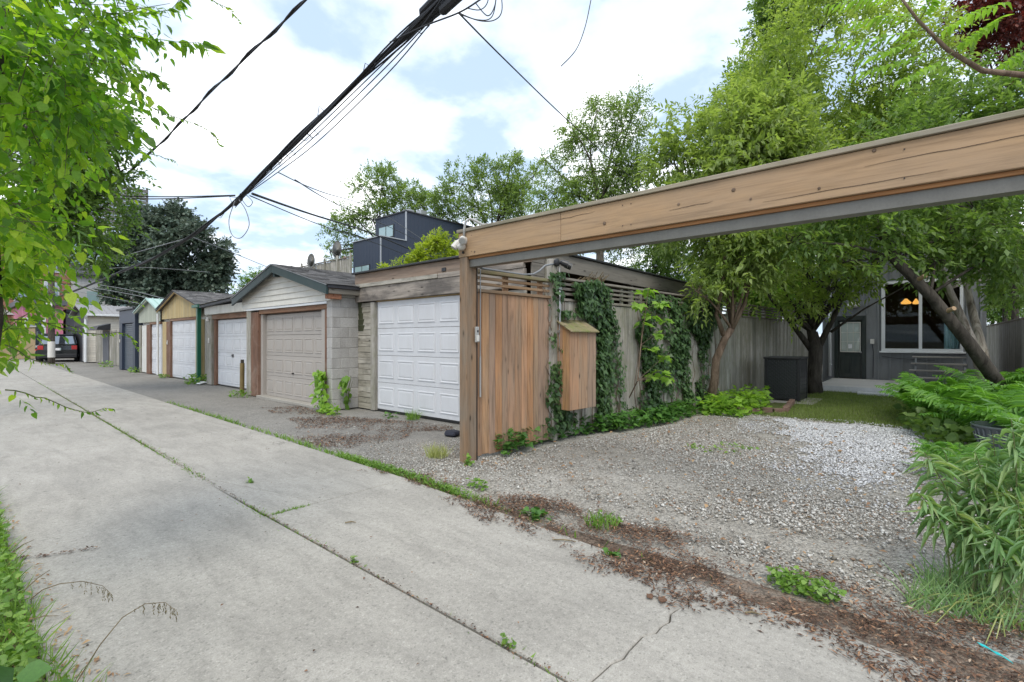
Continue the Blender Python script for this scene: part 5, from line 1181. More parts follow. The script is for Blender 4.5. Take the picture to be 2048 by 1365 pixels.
# deck
K = thing('deck', 'low grey deck with a front step at the foot of the house', 'deck', (17, 1, 0))
xx = 15.72
while xx < 18.9:
    board(K, 'deck_board', xx, -1.6, .115, min(xx + .137, 18.96), 2.30, .145, 'deck', .003); xx += .141
board(K, 'rim_board', 15.685, -1.6, -.03, 15.715, 2.31, .14, 'deckside', .004)
board(K, 'rim_board', 15.70, 2.302, -.03, 18.96, 2.33, .14, 'deckside', .004)
board(K, 'step', 15.25, -.4, -.02, 15.60, 1.35, .04, 'deckside', .006)
St = thing('steps', 'open wooden steps with a newel post below the wide window', 'steps', (18, -.3, 0))
for i, (x_, z_) in enumerate(((17.55, .36), (17.85, .545), (18.15, .73), (18.45, .915))):
    board(St, 'tread', x_, -.86, z_ - .035, x_ + .28, .30 + .03 * (3 - i), z_, 'tread', .004)
put('stringer', MB().prism([(17.5, -.84, .15), (17.75, -.84, .15), (18.75, -.84, .86), (18.45, -.84, .86)], (0, .04, 0)).prism([(17.5, .2, .15), (17.75, .2, .15), (18.75, .2, .86), (18.45, .2, .86)], (0, .04, 0)), M['housegrey'], St)
nw = board(St, 'newel_post', 18.3, -.98, .15, 18.42, -.87, 1.48, 'housegrey', .006)
put('post_cap', MB().lathe((18.36, -.925, 1.48), [(.08, 0), (.085, .02), (.045, .04), (.06, .085), (.045, .12), (.01, .14)], 12), M['plastic_white'], nw, smooth=True)
# dark woven storage box over the air conditioner
X0, X1b, Y0, Y1, ZT = 12.45, 13.3, 2.15, 2.86, .99
A = thing('storage_box', 'black woven resin box with a flat lid standing beside the lawn', 'storage box', (12.9, 2.5, 0))
put('frame', MB().box(X0 + .012, Y0 + .012, .03, X1b, Y1, ZT - .04), M['black'], A)
for (a, b) in ((X0 - .012, Y0 - .012), (X0 - .012, Y1 - .06), (X1b - .05, Y0 - .012)):
    put('corner_post', MB().box(a, b, 0, a + .07, b + .07, ZT - .04), M['black'], A, bevel=.006)
put('lid', MB().box(X0 - .03, Y0 - .03, ZT - .038, X1b + .03, Y1 + .03, ZT + .012), M['plastic_dark'] if 'plastic_dark' in M else M['darksteel'], A, bevel=.012)
m = MB(); nr, nc = 22, 13
for r in range(nr):
    for c in range(nc):
        y_ = Y0 + .062 + (Y1 - Y0 - .125) / nc * c; z_ = .06 + (ZT - .12) / nr * r; o = .013 if (r + c) % 2 else 0
        m.hexa([(X0 + .004 - o, y_, z_), (X0 + .011, y_, z_), (X0 + .011, y_ + .043, z_), (X0 + .004 - o, y_ + .043, z_), (X0 + .004 - o, y_ + .004, z_ + .034), (X0 + .011, y_, z_ + .034), (X0 + .011, y_ + .043, z_ + .034), (X0 + .004 - o, y_ + .039, z_ + .034)])
put('weave', m, M['resin'], A)
for i in range(9): board(A, 'side_slat', X0 + .07, Y0 - .002, .06 + .098 * i, X1b - .06, Y0 + .0115, .15 + .098 * i, M['black'], .003)
board(None, 'concrete_pad', 12.2, 1.85, -.05, 13.5, 3.0, .004, 'pad', .01, label='small concrete slab under the black box', cat='slab')
# brick edging of the bed
E = thing('brick_edging', 'row of old bricks edging the planted bed', 'edging', (10.4, 2.3, 0))
a, b = onG(1470, 824), onG(1570, 824); c = onG(1585, 806)
for (p_, q_) in ((a, b), (b, c)):
    n = max(2, int((q_ - p_).length / .22))
    for i in range(n):
        t = p_.lerp(q_, (i + .5) / n); d_ = (q_ - p_).normalized(); ang = math.atan2(d_.y, d_.x) + R.uniform(-.12, .12)
        e1 = Vector((math.cos(ang), math.sin(ang), 0)); e2 = Vector((-e1.y, e1.x, 0)); tz = R.uniform(-.01, .02)
        co = [t + e1 * sx3 * .1 + e2 * sy3 * .05 + Vector((0, 0, z_)) for z_ in (-.03, .07 + tz) for sx3, sy3 in ((-1, -1), (1, -1), (1, 1), (-1, 1))]
        put('brick', MB().hexa(co), M['brick'], E, bevel=.006)
# pot
q = onG(1985, 925)
pc = Vector((7.55, -.55, 0)); pc = P(2022, 900, 5.9); pc.z = -.02
PT = thing('planter', 'wide pale glazed planter half hidden by the tall plants', 'planter', tuple(pc))
put('bowl', MB().lathe(pc, [(.20, 0), (.24, .02), (.31, .20), (.345, .34), (.37, .355), (.365, .375), (.33, .37), (.30, .22), (.05, .20)], 28), M['glaze'], PT, smooth=True)
put('soil', MB().lathe(pc, [(.0, .31), (.315, .30)], 20, close=False), M['soil'], PT)
for i in range(30):
    a0 = i / 30 * 6.283; put('flute', MB().tube([pc + Vector((math.cos(a0) * .245, math.sin(a0) * .245, .03)), pc + Vector((math.cos(a0) * .318, math.sin(a0) * .318, .2)), pc + Vector((math.cos(a0) * .348, math.sin(a0) * .348, .33))], .012, 5), M['glaze'], PT)
# neighbour's fence on the shady side
F3 = thing('side_fence', 'grey board fence glimpsed behind the birch and leaning trunks', 'fence', (20, -2.0, 0))
x = 15.0
while x < 36.0:
    board(F3, 'board', x, -2.02, 0, x + .14, -2.0, 1.95 + R.uniform(-.01, .01), 'fenceZ', .003); x += .146
board(F3, 'top_rail', 15, -2.06, 1.965, 36, -1.96, 2.0, 'fenceX', .003)
# bollard, litter and oddments
q = onG(484, 789)
BL = thing('bollard', 'rusty yellow pipe bollard in front of the beige garage', 'bollard', tuple(q))
put('pipe', MB().tube([q + Vector((0, 0, -.1)), q + Vector((0.01, 0.01, .80))], .055, 14), M['rustpipe'], BL, smooth=False)
put('inner_post', MB().tube([q + Vector((.01, .01, .801)), q + Vector((.01, .01, .89))], .040, 12), M['bark'], BL)
q = onG(400, 769); m = MB().prism([q + Vector(v) for v in ((0, 0, .005), (.2, .05, .04), (.25, .2, .01), (.1, .26, .06), (-.06, .14, .01))], (0.01, 0, .02))
put('crumpled_paper', m, M['litter'], None, label='scrap of white paper among weeds by the green post', cat='litter')
q = onG(899, 873); m = MB().prism([q + Vector(v) for v in ((0, -.1, 0), (.16, -.08, .0), (.2, .1, .0), (.06, .16, .0), (-.05, .06, 0))], (.02, .02, .06))
put('dark_cloth', m, M['navycloth'], None, bevel=.02, label='crumpled navy cloth behind the cedar post', cat='cloth')
rb = [onG(1958, 1294), onG(1975, 1304), onG(1990, 1312), onG(2000, 1318), onG(2022, 1330)]
m = MB()
for i in range(4):
    a, b = rb[i] + Vector((0, 0, .012 + .006 * (i % 2))), rb[i + 1] + Vector((0, 0, .012 + .006 * ((i + 1) % 2))); s_ = Vector((.012, .006, 0))
    m.prism([a - s_, a + s_, b + s_, b - s_], (0, 0, .003))
put('ribbon', m, M['ribbon'], None, label='torn turquoise plastic strip lying on the bark litter', cat='plastic strip')
for i, (u, v, s) in enumerate(((1995, 1185, .10), (1300, 1197, .024), (1325, 1204, .028))):
    q = onG(u, v); nn = 9
    m = MB().prism([q + Vector((math.cos(j / nn * 6.28) * s * R.uniform(.6, 1.1), math.sin(j / nn * 6.28) * s * R.uniform(.6, 1.1), .004 + .01 * R.random())) for j in range(nn)], (0, 0, .006))
    if i: put('dropping', m, M['chips'], None, label='small brown clump on the concrete near the long crack, ' + ('left' if i == 1 else 'right') + ' of two', cat='clump', group='brown clumps')
    else: put('flat_stone', m, M['pad'], None, label='flat pale stone in the bark litter by the tall plants', cat='stone')
for (u0, v0, u1, v1, lab) in ((690, 1048, 712, 1047, 'short dark twig lying alone on the middle of the concrete'), (1490, 1229, 1520, 1232, 'short dark twig lying on concrete near the bark edge'), (1105, 1082, 1152, 1086, 'thin stick at the edge of the bark litter')):
    a, b = onG(u0, v0) + Vector((0, 0, .008)), onG(u1, v1) + Vector((0, 0, .008))
    put('twig', MB().tube([a, a.lerp(b, .5) + Vector((.006, .004, .004)), b], [.005, .006, .003], 6), M['drystem'], None, label=lab, cat='twig', group='twigs on the ground')
# ------------------------------------------------------------------ trees and plants
def subblobs(blobs, sub, rs=(.30, .52), rr=(.40, .95)):
    outb = []
    for (c, r) in blobs:
        r3 = np.array(r if hasattr(r, '__len__') else (r, r, r), float)
        for d in rdir(sub):
            outb.append((np.array(c) + d * r3 * R.uniform(*rr), r3 * R.uniform(*rs), np.array(c)))
    return outb
def twig_leaves(sb, n_tw, lpt, twl, L, ratio, droop, up=.15, splay=.8):
    wts = np.array([np.prod(s[1]) ** (2 / 3) for s in sb]); wts /= wts.sum()
    idx = NR.choice(len(sb), n_tw, p=wts)
    C0 = np.array([s[0] for s in sb])[idx]; RR = np.array([s[1] for s in sb])[idx]; CC = np.array([s[2] for s in sb])[idx]
    d = rdir(n_tw); base = C0 + d * RR * (NR.uniform(0, 1, n_tw) ** .45)[:, None]
    td = nrm(d * .8 + nrm(base - CC) * .55 + rdir(n_tw) * .55 + np.array([0, 0, up]))
    side = nrm(np.cross(td, rdir(n_tw)))
    tl = twl * NR.uniform(.6, 1.3, n_tw)
    P_, A_, Nm = [], [], []
    for i in range(lpt):
        t = (i + .4) / lpt
        s = 1 if i % 2 else -1
        q = base + td * (tl * t)[:, None]; q[:, 2] -= tl * t * t * .25
        a = td * (.55 if i < lpt - 1 else 1.2) + side * (s * splay if i < lpt - 1 else 0) + rdir(n_tw) * .28; a[:, 2] -= droop
        nn = rdir(n_tw) * .55; nn[:, 2] += 1.0
        P_.append(q); A_.append(a); Nm.append(nn)
    pos, ax, nm = np.concatenate(P_), np.concatenate(A_), np.concatenate(Nm)
    Ls = L * NR.uniform(.6, 1.2, len(pos))
    return (pos, ax, nm, Ls, Ls * ratio), (base, td, tl)
def limb(m, a, b, r0, r1, bend=.12, n=5, sides=6):
    a, b = Vector(a), Vector(b); L = (b - a).length; pts, rr = [], []
    o = Vector((R.uniform(-1, 1), R.uniform(-1, 1), R.uniform(.2, 1))).normalized() * L * bend
    for i in range(n + 1):
        t = i / n; pts.append(a.lerp(b, t) + o * math.sin(math.pi * t)); rr.append(r0 + (r1 - r0) * t)
    m.tube(pts, rr, sides)
def tree(name, label, trunk, blobs, mat, barkmat, n_tw, lpt, twl, L, ratio=.5, droop=.25, kind='kite', sub=9, n_parts=0, cat='tree', group=None, twigs=0, extra=None, limb_r=.05, crown_name='crown', limb_to=.9, up=.15):
    base = Vector(trunk[0][:3])
    t = thing(name, label, cat, tuple(base), group)
    tp = [Vector(p[:3]) for p in trunk]
    put('trunk', MB().tube(tp, [p[3] for p in trunk], 12), M[barkmat], t, smooth=True)
    sb = subblobs(blobs, sub)
    m = MB(); hub = tp[-1]
    for (c, r) in blobs:
        st = min(tp[len(tp) // 2:], key=lambda q: (q - Vector(c)).length + max(0, q.z - c[2]) * .7)
        limb(m, st, c, max(limb_r, trunk[-1][3] * .45), limb_r * .45, .10)
    if extra:
        for pts in extra: m.tube([Vector(p[:3]) for p in pts], [p[3] for p in pts], 8)
    for (c, r, cc) in sb:
        if R.random() < limb_to: limb(m, cc, c, limb_r * .42, limb_r * .12, .15, 4, 5)
    put('branches', m, M[barkmat], t, smooth=True)
    arr, tw = twig_leaves(sb, n_tw, lpt, twl, L, ratio, droop, up)
    if twigs:
        k = NR.choice(n_tw, min(twigs, n_tw), replace=False); m = MB()
        for i in k:
            a = Vector(tw[0][i]); b = a + Vector(tw[1][i]) * tw[2][i]; b.z -= tw[2][i] * .25
            a2 = a - Vector(tw[1][i]) * tw[2][i] * .7
            m.tube([a2, a, b], [.006, .005, .002], 3, cap=False)
        put('twigs', m, M['twig'], t, kind='stuff')
    place_leaves(t, arr, kind, M[mat], n_parts, crown_name)
    return t
BK = 'trees beyond the garages'
def B_(u, v, z, r): return (P(u, v, z), r)
def G_(u, z): # ground point in a given photo column and depth
    p = P(u, HORIZON, z); return (p.x, p.y, 0)
def upright(u, z, h, r, lean=(0, 0)):
    g0 = G_(u, z); return [(g0[0], g0[1], -.1, r * 1.25), (g0[0] + lean[0] * .3, g0[1] + lean[1] * .3, h * .35, r), (g0[0] + lean[0], g0[1] + lean[1], h, r * .6)]
# right hand yard trees
tree('fruit_tree', 'slender crooked fruit tree leaning out from the ivy covered fence',
     [(10.3, 3.45, -.05, .11), (10.25, 3.3, .5, .085), (10.05, 3.2, 1.0, .075), (10.15, 3.05, 1.45, .07), (10.2, 2.95, 1.62, .07)],
     [B_(1450, 330, 10.0, 1.35), B_(1385, 400, 9.6, .75), B_(1560, 400, 9.6, 1.2), B_(1500, 470, 9.4, .8), B_(1420, 490, 9.6, .5), B_(1395, 585, 9.2, .32), B_(1460, 540, 9.4, .45), B_(1350, 330, 9.9, .5), B_(1540, 290, 10.2, 1.0)],
     'L_pear', 'barkbrown', 2900, 9, .34, .145, .36, .22, 'lance', 8, 300, twigs=900, limb_r=.018,
     extra=[[(10.2, 2.95, 1.62, .06), (10.35, 2.75, 2.1, .042), (10.25, 2.6, 2.7, .035), (10.1, 2.55, 3.3, .035)], [(10.12, 3.08, 1.5, .055), (9.9, 3.15, 1.9, .038), (9.75, 3.0, 2.4, .028), (9.6, 2.9, 3.0, .03)]])
tree('yard_tree', 'broad multi stemmed yard tree rising behind the black storage box',
     [(15.0, 2.25, -.05, .22), (15.0, 2.25, .35, .165), (15.02, 2.22, 1.2, .165), (15.05, 2.3, 1.6, .12)],
     [B_(1600, 270, 13.2, 1.9), B_(1700, 190, 13.5, 2.0), B_(1580, 160, 14.0, 1.4), B_(1800, 290, 14.0, 1.9), B_(1650, 400, 13.0, 1.4), B_(1760, 400, 13.2, 1.3), B_(1500, 240, 13.8, 1.3), B_(1640, 60, 14.5, 1.7), B_(1540, 490, 12.8, .7), B_(1660, 480, 12.8, .6), B_(1592, 612, 11.8, .42), B_(1560, 560, 11.8, .55), B_(1640, 565, 11.8, .48), B_(1620, 520, 11.6, .6), B_(1535, 590, 11.8, .35), B_(1610, 480, 11.8, .7), B_(1690, 470, 12.0, .6), B_(1705, 540, 11.6, .45), B_(1755, 525, 11.6, .45), B_(1672, 575, 11.6, .30), B_(1740, 570, 11.6, .24)],
     'L_airy', 'bark', 4600, 9, .42, .165, .38, .25, 'kite', 8, 0, twigs=600, limb_r=.035,
     extra=[[(15.05, 2.3, 1.1, .09), (14.7, 2.7, 1.8, .06), (14.4, 3.2, 2.6, .045), (14.2, 3.4, 3.6, .05)], [(15.0, 2.2, 1.1, .09), (15.2, 1.8, 2.1, .06), (15.4, 1.5, 3.0, .045)], [(15.02, 2.25, 1.1, .12), (14.95, 2.4, 2.3, .10), (14.9, 2.3, 3.6, .08), (14.8, 2.2, 5.0, .08)], [(15.1, 1.9, 1.6, .035), (15.4, 1.2, 2.2, .022), (15.8, .4, 2.75, .012)]])
lt = [P(2075, 880, 9.0), P(2020, 800, 8.9), P(1940, 690, 8.8), P(1860, 590, 8.8), P(1790, 520, 9.0), P(1750, 440, 9.2)]
tree('leaning_tree', 'dark thick trunked tree leaning steeply over the ferns with pale pruned stubs',
     [(lt[0].x, lt[0].y, -.1, .15)] + [(*lt[1], .125), (*lt[2], .105), (*lt[3], .095), (*lt[4], .085), (*lt[5], .07)],
     [B_(1850, 330, 9.4, 1.45), B_(1950, 420, 9.4, 1.2), B_(1745, 400, 9.2, 1.0), B_(2010, 260, 9.6, 1.5), B_(1900, 470, 9.2, .65), B_(1660, 430, 9.0, .7), B_(2040, 480, 9.4, 1.0), B_(1810, 500, 9.0, .42), B_(1870, 525, 9.0, .30), B_(1765, 490, 9.0, .35), B_(1930, 220, 10, 1.2), B_(1580, 490, 8.8, .40), B_(1690, 525, 8.8, .32)],
     'L_dark', 'bark', 2500, 9, .36, .15, .42, .25, 'kite', 8, 250, twigs=500, limb_r=.03)
for k, (i, f) in enumerate(((3, .35), (4, .6))):
    c = lt[i].lerp(lt[i - 1], f); d = Vector((-.75, -.55, .25)).normalized()
    put('pruned_stub', MB().tube([c, c + d * .23], [.042, .038], 10), M['beamY'], bpy.data.objects['leaning_tree'])
c0 = G_(1985, 11.0)
tree('birch_tree', 'pale barked birch standing behind the leaning trunk', [(c0[0], c0[1], -.1, .13), (c0[0] - .15, c0[1] + .3, 1.2, .10), (c0[0] - .1, c0[1] + .75, 2.6, .08), (c0[0], c0[1] + 1.2, 4.2, .07)],
     [B_(1980, 360, 11.5, 1.3), B_(1890, 410, 11.5, .9), B_(2050, 420, 11.5, 1.0), B_(2000, 520, 11.5, .6), B_(2040, 570, 11.5, .6)], 'L_dark', 'birch', 1700, 8, .3, .11, .6, .4, 'kite', 8, 0, limb_r=.04,
     extra=[[(c0[0], c0[1], .1, .12), (c0[0] + .9, c0[1] + .1, 1.1, .10), (c0[0] + 1.2, c0[1] + .3, 2.3, .08), (c0[0] + 1.1, c0[1] + .5, 3.5, .05)]])
# tall trees further back
tree('poplar_tree', 'tall deep green poplar rising behind the yard trees', upright(1530, 24, 9, .3),
     [B_(1555, 60, 24, 1.7), B_(1475, 190, 23.5, 1.1), B_(1525, 150, 24, 1.5), B_(1600, 10, 24, 1.7), B_(1430, 265, 23.5, 1.0), B_(1405, 335, 23.5, 1.0), B_(1380, 420, 24, 1.4), B_(1470, 330, 24, 1.8), B_(1560, 200, 24, 2.0)], 'L_dark', 'bark', 3800, 8, .45, .20, .6, .35, 'kite', 8, 0, group=BK, limb_r=.08)
tree('red_leaved_tree', 'dark red leaved tree at the upper right', upright(2030, 21, 9, .12),
     [B_(2000, 20, 20, 1.5), B_(1960, 80, 20, .7), B_(2060, 60, 20, 1.4), B_(1930, 10, 20, .8), B_(1930, 95, 20, .5), B_(2040, 130, 20, .9)], 'L_red', 'bark', 1500, 8, .4, .18, .6, .3, 'kite', 8, 0, group=BK)
tree('elm_tree', 'tall feathery topped tree behind the flat roofed garage', upright(1200, 24, 8, .25),
     [B_(1180, 320, 24, 1.5), B_(1245, 255, 24, 1.3), B_(1150, 265, 24, .8), B_(1268, 330, 24, 1.1), B_(1110, 385, 24, 1.1), B_(1190, 410, 24, 1.8), B_(1265, 430, 24, 1.6), B_(1090, 320, 24, .6), B_(1225, 350, 24, 1.6), B_(1130, 450, 24, 1.6), B_(1272, 205, 24, .5), B_(1195, 222, 24, .6), B_(1240, 215, 24, .6), B_(1240, 490, 24, 1.7), B_(1320, 470, 24, 1.5)], 'L_farhaze', 'barkgrey', 3900, 9, .55, .20, .32, .45, 'kite', 8, 0, group=BK, up=.5)
tree('locust_tree', 'loose airy tree with visible sky behind the navy house, left one', upright(770, 46, 10, .3),
     [B_(765, 378, 46, 1.9), B_(705, 432, 46, 1.8), B_(690, 490, 46, 1.5), B_(820, 395, 46, 1.7), B_(745, 440, 46, 1.7), B_(770, 350, 46, 1.0), B_(668, 460, 46, 1.0), B_(850, 420, 46, 1.6), B_(720, 370, 46, .9), B_(790, 430, 46, 1.6), B_(660, 505, 46, .9)], 'L_farhaze', 'bark', 1450, 8, .75, .33, .36, .1, 'kite', 7, 0, group=BK, up=.6, limb_r=.10)
tree('locust_tree', 'airy tree behind the right end of the navy house roof', upright(980, 44, 10, .3),
     [B_(925, 370, 44, 1.7), B_(1000, 365, 44, 1.8), B_(1022, 328, 44, 1.0), B_(895, 400, 44, 1.4), B_(955, 415, 44, 1.8), B_(1050, 390, 44, 1.8), B_(965, 350, 44, 1.0), B_(1010, 425, 44, 1.8), B_(1070, 350, 44, 1.0), B_(880, 430, 44, 1.4)], 'L_farhaze', 'bark', 1800, 8, .75, .33, .36, .1, 'kite', 7, 0, group=BK, up=.6, limb_r=.10)
tree('lime_shrub', 'bright yellow green bushy tree above the flat garage roof', upright(870, 19, 3.3, .12),
     [B_(862, 505, 19, .75), B_(895, 525, 19, .6), B_(812, 540, 18.6, .42), B_(872, 482, 19, .38), B_(840, 530, 18.8, .5), B_(780, 548, 18.6, .4), B_(910, 500, 19, .5)], 'L_lime', 'barkgrey', 900, 8, .22, .13, .5, .2, 'kite', 8, 0, cat='bush', limb_r=.03)
tree('maple_tree', 'large plum dark maple standing beyond the far garages', upright(330, 46, 5.5, .4),
     [B_(330, 485, 46, 3.2), B_(272, 525, 46, 2.5), B_(400, 515, 46, 2.6), B_(350, 445, 46, 1.7), B_(300, 565, 46, 2.5), B_(418, 560, 46, 1.8), B_(240, 575, 46, 1.8), B_(360, 570, 46, 2.8), B_(385, 470, 46, 1.4), B_(285, 470, 46, 1.6), B_(225, 545, 46, 1.0), B_(440, 520, 46, .9)], 'L_plum', 'bark', 5200, 8, .6, .34, .75, .35, 'kite', 8, 0, group=BK, limb_r=.12)
tree('small_tree', 'small light green tree seen between the gabled garages', upright(500, 40, 3.5, .12), [B_(495, 575, 40, 1.0), B_(512, 560, 40, .8), B_(478, 590, 40, .7)], 'L_tree', 'bark', 260, 8, .4, .22, .5, .2, group=BK)
tree('overhanging_tree', 'mid green tree overhanging the lane from the left, behind the vine', [(-.9, 12.4, -.1, .24), (-.7, 12.8, 2.0, .2), (.0, 13.2, 3.8, .15), (.9, 13.8, 5.4, .10)],
     [B_(185, 300, 11, 1.0), B_(120, 370, 11.3, 1.2), B_(225, 255, 11, .6), B_(165, 450, 12, .8), B_(195, 505, 13, .6), B_(90, 440, 12, .8), B_(60, 250, 11, 1.4), B_(120, 190, 11, 1.2), B_(240, 345, 11.4, .5), B_(200, 420, 12, .7)], 'L_tree', 'bark', 2700, 8, .35, .13, .55, .25, 'kite', 8, 0, limb_r=.05, twigs=500)
# background mass of shrubs between the fence top and the trees
for k, (u, v, z, r, mt, lab) in enumerate(((1560, 585, 20, 1.2, 'L_bright', 'bright green shrub above the fence behind the black box'), (1500, 600, 19, 1.0, 'L_bright', 'bright green shrub showing above the fence beside the garage roof end'), (1420, 560, 24, 1.7, 'L_tree', 'mid green shrub behind the flat garage roof end'),
      (1335, 520, 27, 1.9, 'L_tree', 'leafy shrub behind the middle of the flat garage roof'), (1550, 480, 26, 2.4, 'L_dark', 'dark leafy tree behind the yard, left of the grey house'), (1720, 350, 30, 4.2, 'L_tree', 'large green tree beyond the grey house roof'), (1950, 330, 29, 4.2, 'L_dark', 'large dark tree beyond the right end of the grey house'), (2010, 520, 22, 2.2, 'L_dark', 'dark shrubbery between the house corner and the side fence'), (1985, 610, 30, 1.9, 'L_tree', 'green shrub at the far end of the side fence'))):
    c = P(u, v, z); g0 = (c.x, c.y, 0)
    tree('garden_shrub' if r < 2 else 'garden_tree', lab, [(g0[0], g0[1], -.1, .12), (g0[0], g0[1], max(.8, c.z - r * .4), .07)], [(c + Vector((R.uniform(-.5, .5) * r, R.uniform(-.5, .5) * r, R.uniform(-.5, .4) * r)), r * R.uniform(.5, .8)) for _ in range(5)], mt, 'bark', int(700 * (1 + r * .35)), 8, .4, .22 if r > 2 else .18, .5, .25, 'kite', 8, cat='shrub' if r < 2 else 'tree')

# vine curtain close on the left
def vine():
    V = thing('climbing_vine', 'dense climbing vine with big fresh leaves close on the left edge', 'vine', (.05, 2.4, 0))
    blobs = [B_(60, 60, 2.3, .42), B_(120, 30, 2.7, .40), B_(205, 10, 3.0, .22), B_(30, 240, 2.4, .38), B_(80, 170, 2.7, .36), B_(-10, 400, 2.5, .30), B_(60, 330, 2.8, .26), B_(-10, 540, 2.6, .22), B_(35, 460, 3.0, .20), B_(-10, 640, 2.7, .12), B_(-10, 770, 2.5, .10), B_(-60, 150, 2.1, .4), B_(-60, 420, 2.2, .36), B_(-90, 620, 2.3, .25), B_(15, 560, 2.8, .20), B_(35, 635, 2.9, .13), B_(140, 120, 2.9, .22), B_(110, 250, 3.0, .16)]
    m = MB()
    for (x, y) in ((.02, 2.0), (.06, 2.6), (.12, 3.4), (.03, 2.3)):
        m.tube([(x, y, -.05), (x - .03, y + .06, .7), (x + .04, y - .04, 1.5), (x + .02, y + .05, 2.3), (x + .08, y, 3.2)], [.022, .02, .018, .014, .01], 7)
    put('stems', m, M['bark'], V, smooth=True)
    sb = subblobs(blobs, 9)
    arr, tw = twig_leaves(sb, 720, 7, .22, .062, .64, .75, -.1)
    place_leaves(V, arr, 'heart', M['L_vine'], 300, 'foliage')
    arr, tw2 = twig_leaves(sb, 420, 6, .20, .055, .42, .7, -.1)
    place_leaves(V, arr, 'lance', M['L_young'], 0, 'young_foliage')
    m = MB()
    for i in NR.choice(560, 240, replace=False):
        a = Vector(tw[0][i]); b = a + Vector(tw[1][i]) * tw[2][i]; m.tube([a - Vector(tw[1][i]) * .12, a, b], [.003, .0025, .0012], 4, cap=False)
    put('shoots', m, M['twig'], V, kind='stuff')
    # long arching sprays reaching over the lane
    sp = [([(120, 60, 2.7), (230, 70, 2.8), (330, 78, 2.85), (415, 90, 2.9)], .085, 1), ([(130, 170, 2.8), (230, 180, 2.9), (310, 215, 2.95), (420, 262, 3.0), (440, 290, 3.0)], .03, 1), ([(130, 260, 2.9), (230, 290, 3.0), (320, 310, 3.0), (352, 325, 3.0)], .025, 0),
          ([(60, 560, 2.8), (150, 572, 2.9), (230, 590, 3.0), (285, 610, 3.0)], .022, 0), ([(20, 590, 2.6), (90, 650, 2.7), (180, 665, 2.8), (255, 668, 2.8), (276, 700, 2.8)], .024, 1), ([(10, 690, 2.5), (70, 725, 2.55), (130, 725, 2.6), (142, 745, 2.6)], .02, 0),
          ([(10, 780, 2.3), (90, 800, 2.4), (170, 822, 2.45), (222, 818, 2.5)], .03, 0), ([(20, 640, 2.6), (120, 650, 2.8), (180, 655, 2.8)], .03, 0), ([(160, 20, 2.9), (240, 30, 2.9), (340, 18, 3.0), (370, -10, 3.0)], .06, 1), ([(300, -30, 3.0), (410, -5, 3.1), (460, 15, 3.1), (478, 45, 3.1)], .03, 0),
          ([(110, 330, 2.9), (200, 370, 2.9), (270, 400, 3.0)], .035, 0), ([(80, 430, 2.8), (190, 450, 2.9), (240, 470, 2.9)], .03, 1), ([(110, 120, 2.8), (210, 130, 2.8), (300, 140, 2.9), (330, 175, 2.9)], .05, 1)]
    for pts, L, dense in sp:
        q = [P(*p) for p in pts]; fine = []
        for i in range(len(q) - 1):
            for j in range(4): fine.append(q[i].lerp(q[i + 1], j / 4) + Vector((0, 0, .010 * math.sin(i * 2 + j))))
        fine.append(q[-1])
        s = put('spray', MB().tube(fine, list(np.linspace(.0035, .0012, len(fine))), 5), M['twig'], V, smooth=True)
        n = (len(fine) - 1) * (4 if dense else 2)
        k = np.linspace(1, len(fine) - 1.01, n); A = np.array(fine)
        pos = np.array([A[int(i)] * (1 - i % 1) + A[min(int(i) + 1, len(A) - 1)] * (i % 1) for i in k])
        ax = rdir(n) * .7 + nrm(A[-1] - A[0]) * .7; ax[:, 2] -= .8
        nm = rdir(n); Ls = L * NR.uniform(.6, 1.3, n)
        place_leaves(s, (pos, ax, nm, Ls, Ls * .42), 'lance', M['L_vine'], n, leaf_name='leaf')
vine()

